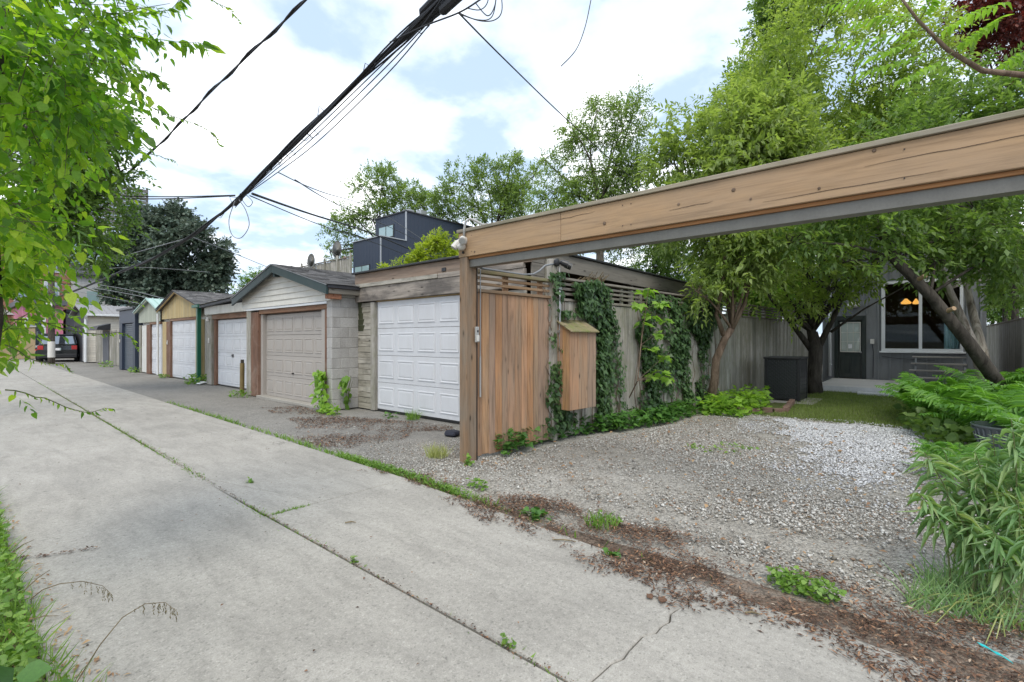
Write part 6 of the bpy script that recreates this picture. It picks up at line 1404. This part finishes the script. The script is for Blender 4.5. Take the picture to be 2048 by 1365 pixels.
# tree of heaven limb reaching in over the beam
def ailanthus():
    T = thing('tree_of_heaven', 'limb with long feather shaped leaves hanging over the right end of the beam', 'tree', (5.6, -1.9, 0))
    pts = [(5.6, -1.9, -.1), (5.55, -1.6, 1.8), (5.4, -1.0, 2.9), tuple(P(2060, 152, 3.6)), tuple(P(1965, 142, 3.6)), tuple(P(1895, 100, 3.65)), tuple(P(1835, 40, 3.7)), tuple(P(1790, -20, 3.8))]
    put('trunk', MB().tube(pts[:4], [.09, .07, .04, .022], 10), M['barkgrey'], T, smooth=True)
    put('limb', MB().tube(pts[3:], [.0218, .018, .015, .011, .007], 8), M['barkbrown'], T, smooth=True)
    ra = [((1850, 60), (1760, 75), (1640, 92)), ((1885, 95), (1790, 125), (1705, 150)), ((1830, 35), (1770, 25), (1690, 50)), ((1900, 100), (1960, 60), (2000, 35)), ((1870, 75), (1930, 20), (2005, 8)), ((1840, 40), (1870, -10), (1880, -40)), ((1905, 105), (1850, 140), (1800, 160)), ((1800, -5), (1740, -10), (1660, 10)), ((1980, 145), (2040, 100), (2080, 95)), ((1860, 70), (1800, 90), (1720, 120))]
    for i, (a, b, c) in enumerate(ra):
        z = 3.62 + .04 * (i % 3); a, b, c = P(*a, z), P(*b, z - .08), P(*c, z - .12)
        pts = [a.lerp(b, t).lerp(b.lerp(c, t), t) for t in np.linspace(0, 1, 14)]
        s = put('leaf_stalk', MB().tube(pts, list(np.linspace(.004, .0015, 14)), 5), M['twig'], T)
        pos, ax, nm, L = [], [], [], []
        for k in range(2, 14):
            d = (pts[k] - pts[k - 1]).normalized(); sd2 = d.cross(Vector((0, 0, 1))).normalized()
            for sgn in ((-1, 1) if k < 13 else (0,)):
                pos.append(pts[k]); v = sd2 * sgn + d * (.35 if sgn else 1) + Vector((0, 0, -.55)) + Vector(rdir(1)[0]) * .12
                ax.append(v); nm.append(Vector((0, 0, 1)) + sd2 * sgn * .3); L.append(.105 * (1 - .25 * abs(k - 7) / 7))
        L = np.array(L); place_leaves(s, (np.array(pos), np.array(ax), np.array(nm), L, L * .34), 'lance', M['L_bright'], len(L), leaf_name='leaflet')
ailanthus()

# tall lance leaved plants in the right foreground
tops = [(1848, 905, 2.80), (1885, 895, 2.95), (1925, 935, 2.75), (1835, 985, 2.7), (1962, 945, 2.85), (1995, 905, 2.9), (2028, 862, 2.8), (2050, 835, 2.7), (2005, 985, 2.6), (1900, 1010, 2.65), (2070, 930, 2.6), (1870, 960, 2.9), (2035, 1000, 2.5), (1945, 1040, 2.6), (2080, 860, 2.9), (1985, 1060, 2.5), (2060, 1060, 2.4), (1985, 868, 2.75), (2022, 838, 2.6), (1950, 905, 2.7)]
for i, (u, v, z) in enumerate(tops):
    top = P(u, v, z); bu = 1955 + (u - 1950) * .45 + R.uniform(-25, 25); base = P(bu, HORIZON, z - .06 + R.uniform(-.08, .08)); base.z = -.02
    pos_words = ['left most tip', 'tip against the white gravel', 'nodding tip in the middle', 'low tip at the left edge', 'tip below the planter', 'tip just under the planter rim', 'tall tip right of the planter', 'tallest tip at the photo edge', 'short stem in the right half', 'short stem of the left clump', 'stem cut by the photo edge', 'second tip from the left', 'low stem near the right edge', 'shortest stem in the middle', 'stem at the far right edge', 'low inner stem', 'lowest stem at right', 'upright tip in front of the planter bowl', 'tip crossing the right part of the planter', 'tip left of the planter bowl']
    g = thing('tall_weed', 'tall lance leaved weed, ' + pos_words[i], 'weed', tuple(base), 'tall lance leaved weeds')
    pts = [base.lerp(top, t) + Vector((.05, -.04, .06)) * math.sin(math.pi * t) for t in np.linspace(0, 1, 12)]
    put('stem', MB().tube(pts, list(np.linspace(.0055, .002, 12)), 5), M['twig'], g)
    n = 54; A = np.array(pts)
    tt = NR.uniform(.26, 1.0, n) ** .72; kk = tt * 10.99
    pos = np.array([A[int(q)] * (1 - q % 1) + A[int(q) + 1] * (q % 1) for q in kk])
    an = np.arange(n) * 2.4; ax = np.stack([np.cos(an), np.sin(an), -.75 + 1.1 * (tt - .45) + NR.normal(0, .22, n)], 1)
    Ls = (.155 - .06 * np.abs(tt - .6)) * NR.uniform(.7, 1.2, n); Ls[tt > .93] *= .7
    nm = np.tile(np.array([0, 0, 1.0]), (n, 1)) + rdir(n) * .3
    place_leaves(g, (pos, ax, nm, Ls, Ls * .125), 'lance', M['L_golden'], 30, 'leaves')
# flattened stems at their foot
m = MB()
fo = thing('broken_stems', 'flattened broken weed stems lying at the foot of the tall weeds', 'stems', tuple(onG(1900, 1220)))
for i in range(14):
    a = onG(R.uniform(1930, 2060), R.uniform(1195, 1235)); d = Vector((R.uniform(-.5, -.1), R.uniform(.0, .35), 0)); m.tube([a + Vector((0, 0, .03)), a + d * .5 + Vector((0, 0, .06)), a + d + Vector((0, 0, .012))], [.004, .0035, .002], 5)
put('stems', m, M['L_drygrass'], fo, kind='stuff')
xx, yy = sample(gpoly([(1850, 1150), (2048, 1140), (2100, 1290), (1990, 1260), (1800, 1215)]), 700)
stuff_leaves('weed_grass', blades((xx, yy), -.01, .05, .22, .008, .9), 'blade2', M['L_golden'], 'loose grass at the foot of the tall weeds')

# ferns
def frond_mesh(mat, n=21):
    m_v, m_t = [], []
    def rc(t): return np.array([0, .62 * t + .16 * t * t, 1.22 * t - .70 * t * t])
    P0, A0, N0, L0 = [], [], [], []
    for k in range(n):
        t = .10 + .90 * k / (n - 1); p = rc(t); d = nrm(rc(t + .02) - rc(t - .02)); ln = .205 * (math.sin(math.pi * min(1, (t * .93 + .04))) ** .75) + .012
        for s in (-1, 1):
            a = np.array([s * 1.0, 0, 0]) + d * .38 + np.array([0, 0, -.22]); P0.append(p); A0.append(a); L0.append(ln); N0.append(np.cross(np.array([1.0, 0, 0]), d))
    L0 = np.array(L0)
    V, T = leaves_vt(np.array(P0), np.array(A0), np.array(N0), L0, L0 * .0 + .040, 'lance')
    mb = MB().tube([Vector(rc(t)) for t in np.linspace(0, 1, 9)], list(np.linspace(.007, .002, 9)), 4)
    v2 = np.array(mb.v); t2 = [];
    for f in mb.f:
        for i in range(1, len(f) - 1): t2.append((f[0], f[i], f[i + 1]))
    return npmesh('frond', np.concatenate([V, v2]), np.concatenate([T, np.array(t2) + len(V)]), mat)
FM = [frond_mesh(M['L_fern'], n) for n in (19, 22, 24)]
ferns = [(10.4, -.10, 'fern nearest the lawn edge, with pale arching fronds'), (11.3, .05, 'tall fern in front of the open wooden steps'), (11.0, -.5, 'fern in the middle of the bank below the steps'), (12.1, -.3, 'fern right below the newel post'), (10.0, -.6, 'fern above the glazed planter'), (12.7, -.9, 'fern beside the birch foot'), (11.6, -1.0, 'shaded fern left of the leaning trunk'), (10.6, -1.1, 'fern under the leaning trunk'), (9.6, -1.0, 'fern at the right edge behind the planter'), (9.2, -.55, 'low fern between the lawn and the planter'), (6.75, -.22, 'small fern in front of the planter'), (6.1, -.42, 'fern tangled with the tall weeds'), (12.9, -1.7, 'fern far back by the side fence'), (11.8, -1.8, 'fern behind the leaning trunk'), (8.3, -1.0, 'fern hanging over the planter rim')]
for i, (x, y, lab) in enumerate(ferns):
    f = thing('fern', lab, 'fern', (x, y, 0), 'ferns beside the lawn')
    sc0 = (.60 if x < 8 else 1.10) * R.uniform(.9, 1.12); n = R.randint(12, 15)
    for k in range(n):
        a = 6.283 * k / n + R.uniform(-.2, .2); s = sc0 * R.uniform(.72, 1.1); tl = R.uniform(-.12, .30)
        M4 = Matrix.Translation((x, y, 0)) @ Matrix.Rotation(a, 4, 'Z') @ Matrix.Rotation(tl, 4, 'X') @ Matrix.Rotation(R.uniform(-.25, .25), 4, 'Y') @ Matrix.Scale(s, 4)
        inst('frond', FM[k % 3], f, M4)
def clump(name, label, cat, xy, arr, kind, mat, group=None, n_parts=0, stem=None):
    c = (float(np.mean(arr[0][:, 0])), float(np.mean(arr[0][:, 1])), 0)
    t = thing(name, label, cat, c, group)
    if stem: put('stems', stem, M['twig'], t, kind='stuff')
    place_leaves(t, arr, kind, M[mat], n_parts, 'foliage'); return t
xx, yy = sample(gpoly([(1800, 838), (1870, 850), (1960, 872), (1960, 905), (1880, 900), (1830, 872)]), 420)
clump('low_plants', 'low dark leaved plants along the foot of the ferns', 'plants', None, cover((xx, yy), .02, .28, .13, flat=.3), 'lance', 'L_dark')
xx, yy = sample([(9.3, 2.5), (10.2, 2.35), (11.9, 2.6), (12.1, 3.2), (10.8, 3.4), (9.2, 3.3)], 850)
clump('bed_plants', 'pale green leafy plants filling the brick edged bed', 'plants', None, cover((xx, yy), .0, .34, .125, flat=.55), 'maple', 'L_bright', n_parts=120)

# ------------------------------------------------------------------ ivy
def ivy_leaves(n, poly, out=(.03, .14), L=.075, wf=None):
    xs = [p[0] for p in poly]; zs = [p[1] for p in poly]
    x, z = sample(poly, n, wf); n = len(x)
    o = NR.uniform(out[0], out[1], n)
    x = x + .10 * vnoise(z * 2.2, x, 1.6, 4) + NR.normal(0, .035, n)
    pos = np.array(FO)[None] + x[:, None] * np.array(FX) - o[:, None] * np.array(FN); pos[:, 2] = z
    ax = rdir(n) * .55 - np.array(FN) * .35; ax[:, 2] -= .85
    nm = -np.array(FN)[None] + rdir(n) * .45 + np.array([0, 0, .35])
    Ls = L * NR.uniform(.55, 1.25, n); return pos, ax, nm, Ls, Ls * .95
def fxz(u, v): p = onF(u, v); return ((p - FO).dot(FX), p.z)
def ivy(label, polys, n, L=.075, parts=60, wf=None, strands=10, nout=(.03, .14)):
    arrs = [ivy_leaves(max(20, int(n * w_ * 1.7)), [fxz(*q) for q in pl], nout, L, wf) for pl, w_ in polys]
    arr = tuple(np.concatenate([a[i] for a in arrs]) for i in range(5))
    c = arr[0].mean(0); t = thing('ivy', label, 'ivy', (c[0], c[1], 0), 'ivy on the fence')
    m = MB()
    for pl, w_ in polys:
        q = [fxz(*s) for s in pl]; x0, x1 = min(a for a, b in q), max(a for a, b in q); z0, z1 = min(b for a, b in q), max(b for a, b in q)
        for i in range(strands):
            x = R.uniform(x0, x1); pts = []
            zt = R.uniform(z0 + (z1 - z0) * .5, z1)
            for k in range(9): pts.append(FP(x + .06 * math.sin(k * 1.3 + i), -.032, max(0, z0) + (zt - max(0, z0)) * k / 8)); x += R.uniform(-.05, .05)
            m.tube(pts, list(np.linspace(.007, .003, 9)), 4, cap=False)
    put('stems', m, M['barkbrown'], t, kind='stuff')
    place_leaves(t, arr, 'ivy', M['L_ivy'], parts, 'foliage')
lumps = lambda x, z: np.clip(.55 + 1.1 * vnoise(x * 2.6, z * 2.2, 1.0, 1.5), .03, 1)
ivy('ivy climbing the conduit and fence post beside the cedar boards', [([(1094, 545), (1112, 545), (1116, 600), (1105, 700), (1096, 700)], .18), ([(1094, 700), (1112, 740), (1135, 800), (1132, 862), (1086, 862), (1094, 800)], .6), ([(1108, 620), (1130, 622), (1126, 700), (1112, 690)], .12)], 420, .075, 40, lumps, 4)
ivy('wide ivy drape right of the cedar cabinet, reaching the slatted top', [([(1143, 566), (1180, 560), (1215, 580), (1222, 650), (1216, 760), (1205, 842), (1186, 842), (1190, 700), (1186, 650), (1150, 630), (1110, 640), (1112, 625), (1140, 628)], 1)], 1350, .075, 80, lumps)
ivy('big ivy mass covering the middle of the grey fence', [([(1282, 590), (1330, 590), (1365, 612), (1368, 700), (1372, 780), (1375, 822), (1270, 828), (1280, 740), (1268, 660)], 1)], 1900, .08, 100, lumps)
ivy('ivy hanging around the trunk of the crooked fruit tree', [([(1365, 596), (1430, 598), (1432, 640), (1405, 690), (1408, 790), (1388, 790), (1392, 690), (1370, 650)], 1)], 900, .08, 50, lumps)
ivy('thin ivy strand between the two big ivy masses', [([(1216, 640), (1224, 640), (1236, 740), (1240, 820), (1230, 825), (1222, 730)], 1)], 120, .06, 10, None, 3)
# ivy spreading over the ground at the foot of the fence
xg, yg = [], []
gp_ = gpoly([(985, 905), (1010, 880), (1080, 858), (1180, 838), (1290, 820), (1375, 800), (1420, 798), (1450, 815), (1380, 835), (1330, 850), (1250, 862), (1180, 868), (1120, 880), (1060, 898), (1010, 915)])
xx, yy = sample(gp_, 5200, lambda x, y: np.clip(.6 + .6 * vnoise(x, y, 1.6, 2), .1, 1))
clump('ground_ivy', 'ivy spreading over the gravel along the foot of the fence', 'ivy', None, cover((xx, yy), .02, .24, .095, flat=.55), 'ivy', 'L_cover', n_parts=250)
# maple sapling in front of the ivy
def sapling():
    b = onG(1238, 838); b.y -= .0
    t = thing('maple_sapling', 'spindly maple sapling with bright green leaves in front of the ivy', 'sapling', tuple(b))
    zz = _ab(1250); 
    def q(u, v, dz=0): p = onF(u, v); return p - FN * (.28 + dz)
    st = [b, q(1245, 760), q(1252, 690), q(1262, 620), q(1268, 575)]
    m = MB().tube(st, [.012, .010, .008, .006, .003], 6)
    cl = [(1268, 575, 12), (1250, 600, 10), (1290, 600, 10), (1275, 625, 12), (1300, 635, 8), (1255, 640, 7), (1285, 660, 10), (1270, 690, 6), (1300, 705, 8), (1290, 735, 9), (1308, 745, 6), (1278, 745, 5), (1240, 580, 4)]
    pos, ax = [], []
    for (u, v, n) in cl:
        c = q(u, v + 6); m.tube([min(st, key=lambda s: abs(s.z - c.z + .1)), c], [.004, .002], 4)
        for i in range(n):
            d = Vector(rdir(1)[0]); d.z = d.z * .4 - .35; pos.append(c + d * .05); ax.append(d)
    put('stems', m, M['barkbrown'], t)
    n = len(pos); L = .15 * NR.uniform(.6, 1.2, n); nm = rdir(n) * .5; nm[:, 2] += 1; nm -= np.array(FN) * .3
    place_leaves(t, (np.array(pos), np.array(ax), nm, L, L * .95), 'maple', M['L_bright'], n, leaf_name='leaf')
sapling()
# climbers and weeds at the garage feet
def climber(label, foot, topuv, n, wid, L, X):
    a = onG(*foot); b = onX(*topuv, X); t = thing('climbing_weed', label, 'weed', tuple(a), 'weeds at the garages')
    m = MB()
    for k in range(4):
        e = b + Vector((0, R.uniform(-.5, .5) * wid, -R.uniform(0, .5) * k * .4)); m.tube([a, a.lerp(e, .5) + Vector((-.08, R.uniform(-.1, .1), 0)), e], [.008, .006, .003], 5)
    put('stems', m, M['twig'], t)
    tt = NR.uniform(0, 1, n) ** .9; w_ = wid * (1.1 - .5 * tt)
    pos = np.array(a)[None] * (1 - tt)[:, None] + np.array(b)[None] * tt[:, None]
    pos[:, 1] += NR.uniform(-1, 1, n) * w_; pos[:, 0] -= NR.uniform(.02, .2, n)
    ax = rdir(n) * .7; ax[:, 2] -= .7; nm = rdir(n) * .4; nm[:, 0] -= .8; nm[:, 2] += .6
    Ls = L * NR.uniform(.6, 1.3, n); place_leaves(t, (pos, ax, nm, Ls, Ls * .95), 'heart', M['L_bright' if n > 60 else 'L_weed'], n, leaf_name='leaf')
climber('tall heart leaved climber growing up the edge of the beige door', (655, 822), (648, 738), 110, .17, .12, 4.95)
climber('smaller heart leaved climber at the foot of the block pier', (698, 815), (702, 752), 42, .12, .12, 5.2)
WD = 'weeds along the garages'
for (u, v, n, wr, hh, L, mt, lab) in ((400, 766, 190, .55, .28, .085, 'L_weed', 'leafy weed clump under the green post'), (490, 792, 110, .40, .14, .06, 'L_weed', 'low weeds around the rusty bollard'), (335, 755, 60, .40, .12, .07, 'L_weed', 'small weeds at the mint roofed garage'), (283, 744, 110, .6, .22, .1, 'L_weed', 'weed patch at the corner of the navy garage'),
       (218, 734, 60, .5, .3, .1, 'L_weed', 'weeds at the foot of the grey board fence'), (672, 826, 130, .28, .16, .06, 'L_bright', 'bright low weeds at the foot of the tall climber'), (790, 832, 30, .25, .07, .06, 'L_cover', 'flat weeds under the clean white door'), (935, 930, 26, .07, .14, .05, 'L_weed', 'small weed at the foot of the cedar post'), (1430, 901, 60, .35, .05, .04, 'L_weed', 'scrap of weeds in the middle of the gravel'), (1475, 893, 40, .25, .04, .04, 'L_weed', 'little weed patch left of the white gravel'),
       (1625, 1180, 420, .0, .07, .030, 'L_weed', 'bright green clover patch in the bark litter'), (1215, 1045, 50, .12, .06, .03, 'L_weed', 'thin weeds in the bark litter below the beam'), (1070, 1030, 26, .15, .03, .07, 'L_cover', 'few fallen green leaves on the bark litter'), (1225, 1112, 16, .05, .02, .05, 'L_cover', 'wilted green leaf bunch on the concrete edge'), (955, 972, 70, .12, .06, .035, 'L_weed', 'leafy weeds at the end of the grass strip'), (500, 965, 26, .04, .03, .03, 'L_weed', 'tiny weed in the crack of the broken slab'), (1015, 1293, 22, .03, .05, .025, 'L_weed', 'tiny weed sprouting in the near end of the long joint'), (708, 1124, 24, .03, .04, .025, 'L_weed', 'tiny weed in the long joint, farther along')):
    c = onG(u, v)
    if lab.startswith('bright green clover'):
        q = sample(gpoly([(1528, 1150), (1590, 1155), (1650, 1180), (1695, 1208), (1640, 1205), (1560, 1180)]), n)
    else:
        aa = NR.uniform(0, 6.28, n); r_ = wr * np.sqrt(NR.uniform(0, 1, n)); q = (c.x - .12 * (v < 840) + r_ * np.cos(aa) * .5, c.y + r_ * np.sin(aa))
    clump('weed', lab, 'weed', None, cover(q, 0, hh, L, flat=.45), 'heart', mt, WD)
for (u, v, n, hh, lab, mt) in ((825, 838, 120, .22, 'grass tuft below the clean white door', 'L_weed'), (874, 912, 170, .20, 'pale grass tuft beside the cedar post', 'L_drygrass'), (1205, 1048, 130, .12, 'thin grass tuft in the bark litter', 'L_weed')):
    c = onG(u, v); aa = NR.uniform(0, 6.28, n); r_ = .13 * np.sqrt(NR.uniform(0, 1, n))
    t = clump('grass_tuft', lab, 'grass tuft', None, blades((c.x + r_ * np.cos(aa), c.y + r_ * np.sin(aa)), -.01, hh * .5, hh, .007, .6), 'blade2', mt, 'grass tufts')
# verge on the left
vp = [(-.3, 1.2), (.22, 1.3), (.24, 4), (.22, 9), (-.3, 9)]
xx, yy = sample([(0.0, 1.2), (.24, 1.9), (.25, 3), (.27, 6.5), (0.1, 6.5), (0.0, 3)], 2600)
stuff_leaves('verge_weeds', cover((xx, yy), 0, .12, .038, flat=.45), 'heart', M['L_weed'], 'weeds along the left edge of the lane')
xx, yy = sample([(0.0, 1.2), (.28, 1.7), (.42, 2.2), (.30, 3), (.25, 6.5), (0.0, 5)], 2200)
stuff_leaves('verge_grass', blades((xx, yy), -.01, .05, .17, .007, .9), 'blade2', M['L_weed'], 'grass along the left edge of the lane')
xx, yy = sample([(.02, 1.25), (.20, 1.5), (.30, 1.95), (.2, 2.35), (.05, 2.3)], 260)
clump('leafy_weed', 'dark broad leaved weed in the lower left corner', 'weed', None, cover((xx, yy), .02, .30, .09, flat=.4), 'lance', 'L_cover', n_parts=160)
# drooping seed heads
def stalk(label, pts):
    q = [P(*p) for p in pts]; t = thing('grass_stalk', label, 'grass stalk', tuple(q[0]), 'drooping grass stalks')
    fine = []
    for i in range(len(q) - 1):
        for j in range(5): fine.append(q[i].lerp(q[i + 1], j / 5))
    fine.append(q[-1]); put('stem', MB().tube(fine, list(np.linspace(.0028, .0008, len(fine))), 5), M['drystem'], t)
    A = np.array(fine); m0 = len(A) // 2; pos, ax = [], []
    for k in range(m0, len(A)):
        for s in range(2):
            if R.random() < .75:
                b = A[k] + rdir(1)[0] * .006; ln = R.uniform(.02, .06)
                for r_ in range(int(ln / .007)): pos.append(b + np.array([0, 0, -.007 * r_]) + rdir(1)[0] * .002); ax.append(rdir(1)[0] * .5 + np.array([0, 0, -1]))
    n = len(pos); L = np.full(n, .011); place_leaves(t, (np.array(pos), np.array(ax), rdir(n), L, L * .4), 'kite', M['seed'], 0, 'seed_heads')
stalk('long arching dry grass stalk at the lower left', [(150, 1370, 1.85), (200, 1290, 1.9), (245, 1235, 1.95), (290, 1208, 2.0), (330, 1205, 2.02), (352, 1222, 2.02)])
stalk('drooping grass seed head over the concrete, upper one', [(60, 1200, 2.1), (85, 1180, 2.1), (120, 1168, 2.15), (165, 1163, 2.2), (205, 1172, 2.25), (224, 1190, 2.25)])
for i, (a, b) in enumerate((((25, 1105, 2.5), (68, 1080, 2.5)), ((50, 1180, 2.3), (100, 1140, 2.3)), ((60, 1240, 2.2), (117, 1232, 2.2)))):
    p_, q_ = P(*a), P(*b); t = put('bare_twig', MB().tube([p_, p_.lerp(q_, .5) + Vector((0, 0, .008)), q_], [.003, .0025, .001], 5), M['drystem'], None, label='bare twig poking over the left lane edge, ' + ('upper', 'middle', 'lower')[i] + ' of three', cat='twig', group='bare twigs')
# clippings on the broken joint at left
a = onG(95, 1112)
xx, yy = NR.uniform(-.12, .16, 140), NR.normal(0, .012, 140); d = (onG(145, 1103) - onG(40, 1117)).normalized()
slivers('joint_litter', (a.x + d.x * xx * 1.6 - d.y * yy, a.y + d.y * xx * 1.6 + d.x * yy), .01, .035, .35, M['chips'], .002, label='line of dark litter across the left edge of the lane')

# ------------------------------------------------------------------ overhead cables
def sag(pts, n=6):
    q = [P(*p) for p in pts]; outp = []
    for i in range(len(q) - 1):
        p0, p1, p2, p3 = q[max(i - 1, 0)], q[i], q[i + 1], q[min(i + 2, len(q) - 1)]
        for j in range(n):
            t = j / n; outp.append(.5 * ((2 * p1) + (p2 - p0) * t + (2 * p0 - 5 * p1 + 4 * p2 - p3) * t * t + (3 * p1 - p0 - 3 * p2 + p3) * t ** 3))
    outp.append(q[-1]); return outp
def zx(u, X=4.0): return X / _ab(u)[0]
bp = [(1010, -95), (940, -40), (870, 22), (760, 118), (620, 254), (540, 334), (480, 396), (440, 430), (380, 474), (300, 520), (240, 545), (175, 572), (112, 596)]
W = thing('cable_bundle', 'thick bundle of black overhead cables running along the lane', 'cables', tuple(P(480, 396, zx(480))), 'overhead cables')
main = sag([(u, v, zx(u)) for u, v in bp], 8)
rad_ = np.interp(np.arange(len(main)), [0, 8, 22, 34, 50, len(main)], [.07, .068, .037, .024, .018, .015])
put('thick_cable', MB().tube(main, list(rad_), 10), M['wire'], W, smooth=True)
for k in range(6):
    ph = R.uniform(0, 6.28); pts = []
    for i, p in enumerate(main):
        r_ = (.012 + rad_[i]) * (1 if k < 4 else 1.25); a0 = ph + i * (.10 + .03 * k)
        pts.append(p + Vector((math.cos(a0) * r_, 0, math.sin(a0) * r_)))
    put('cable', MB().tube(pts, .012 if k else .02, 6), M['wire'], W, smooth=True)
for k, (du, dv, sg_) in enumerate(((24, 22, 20), (36, 40, 34), (14, 14, 10))):
    pts = []
    for (u, v) in bp[1:8]:
        t = max(0, min(1, (u - 480) / 420)); s_ = math.sin(math.pi * t); pts.append((u + du * s_ * .4, v + sg_ * s_ + 3, zx(u)))
    put('thin_cable', MB().tube(sag(pts, 6), .008, 5), M['wire'], W, smooth=True)
for k in range(15):   # lashing wires and clamps
    i = R.randint(6, len(main) - 30); p = main[i]; a0 = R.uniform(0, 6.28); d = Vector((math.cos(a0), .6 * math.sin(a0 * 2), math.sin(a0))) * R.uniform(.08, .2)
    put('tie_wire', MB().tube([p, p + d, p + d * .6 + Vector((0, .12, -.08)), p + Vector((0, .2, 0))], .006, 5), M['wire'], W)
for (p_, s_) in (((905, -2, zx(905)), .09), ((858, 6, zx(858)), .07), ((476, 400, zx(476)), .07), ((500, 376, zx(500)), .045)):
    c = P(*p_); put('splice_case', MB().tube([c + Vector((0, -s_ * 2.4, .10)), c + Vector((0, -s_ * 2, .0)), c + Vector((0, s_ * 2, -.06)), c + Vector((0, s_ * 2.3, -.1))], [s_ * .3, s_ * .7, s_ * .7, s_ * .3], 10), M['wire'], W)
def cable(label, pts, r, mat='wire', group='overhead cables', n=8):
    q = sag(pts, n); t = thing('cable', label, 'cable', tuple(q[len(q) // 2]), group)
    put('strand', MB().tube(q, r, 6), M[mat], t, smooth=True); return t, q
t, q = cable('twisted service cable crossing the sky at upper left', [(650, -50, 6), (612, 0, 6.3), (510, 98, 7.2), (420, 186, 8.4), (350, 258, 9.8), (280, 325, 11.5), (195, 392, 14)], .014)
put('strand', MB().tube([p + Vector((math.cos(i * .9) * .024, 0, math.sin(i * .9) * .024)) for i, p in enumerate(q)], .012, 6), M['wire'], t, smooth=True)
cable('upper of two level wires running left from the cable junction', [(470, 391, 10), (330, 394, 11), (190, 391, 12)], .012)
cable('lower of two level wires running left from the cable junction', [(470, 392, 10), (330, 398, 11), (190, 398, 12)], .012)
cable('thin wire dropping from the bundle to the left end of the navy house', [(556, 345, 9), (640, 383, 12), (760, 425, 20), (905, 520, 24)], .012, 'wiregrey')
cable('thin wire just under the upper one, crossing the navy house', [(590, 360, 9), (680, 412, 13), (812, 470, 20), (900, 520, 24)], .012)
cable('heavy service cable from the junction across the navy house front', [(505, 388, 9.2), (620, 428, 13), (740, 466, 18), (850, 512, 21), (930, 545, 22)], .026)
cable('second service cable sagging toward the lime bush', [(500, 392, 9.2), (640, 450, 14), (760, 490, 18), (860, 530, 21)], .012)
cable('dark drop wire slanting from the upper junction down to the tall tree', [(917, 26, 6), (1010, 120, 8), (1130, 236, 11), (1250, 345, 16), (1330, 410, 20)], .012)
cable('heavy cable leaving the upper junction to the upper right', [(780, 85, 5.8), (850, 52, 5.6), (917, 26, 5.5), (960, 0, 5.4), (1010, -35, 5.3)], .010)
cable('loose wire end hanging alone in the sky', [(1188, -30, 6), (1182, 0, 6), (1170, 55, 6), (1152, 100, 6), (1122, 133, 6)], .006)
for i, (pts) in enumerate(([(917, 28, 5.6), (960, 42, 5.6), (990, 40, 5.6), (1004, 20, 5.6), (1000, -30, 5.6)], [(918, 26, 5.6), (955, 40, 5.7), (985, 32, 5.7), (995, -30, 5.7)], [(935, 17, 5.6), (960, 20, 5.6), (975, 5, 5.6), (978, -30, 5.6)], [(950, 5, 5.5), (975, 32, 5.5), (990, 10, 5.5), (992, -30, 5.5)])):
    cable('slack coiled wire below the upper cable junction, ' + ('outermost loop', 'second loop', 'innermost small loop', 'crossing loop')[i], pts, .006, group='coiled wires')
cable('large thin wire loop hanging below the cable junction', [(470, 402, 9.6), (458, 440, 9.6), (464, 470, 9.6), (482, 476, 9.6), (498, 452, 9.6), (492, 422, 9.6), (478, 400, 9.6)], .008, 'wiregrey')
cable('small wire loop tight under the cable junction', [(484, 400, 9.6), (496, 414, 9.6), (505, 404, 9.6), (492, 390, 9.6)], .006)
for i, (pts) in enumerate(([(112, 560, 28), (230, 575, 24), (330, 598, 20)], [(112, 568, 28), (210, 580, 24), (335, 604, 20)], [(112, 552, 28), (260, 535, 30), (420, 545, 32)], [(380, 473, 13), (470, 508, 18), (560, 545, 24)], [(112, 556, 28), (240, 515, 24), (385, 474, 13)], [(112, 576, 28), (200, 592, 26), (300, 612, 22)])):
    cable('thin grey wire near the utility pole, ' + ('upper one to the yellow gable', 'lower one to the yellow gable', 'level one across the dark maple', 'one leaving the bundle over the dark maple', 'one rising to the bundle', 'lowest one to the mint roof')[i], pts, .014, 'wiregrey', group='wires near the utility pole')
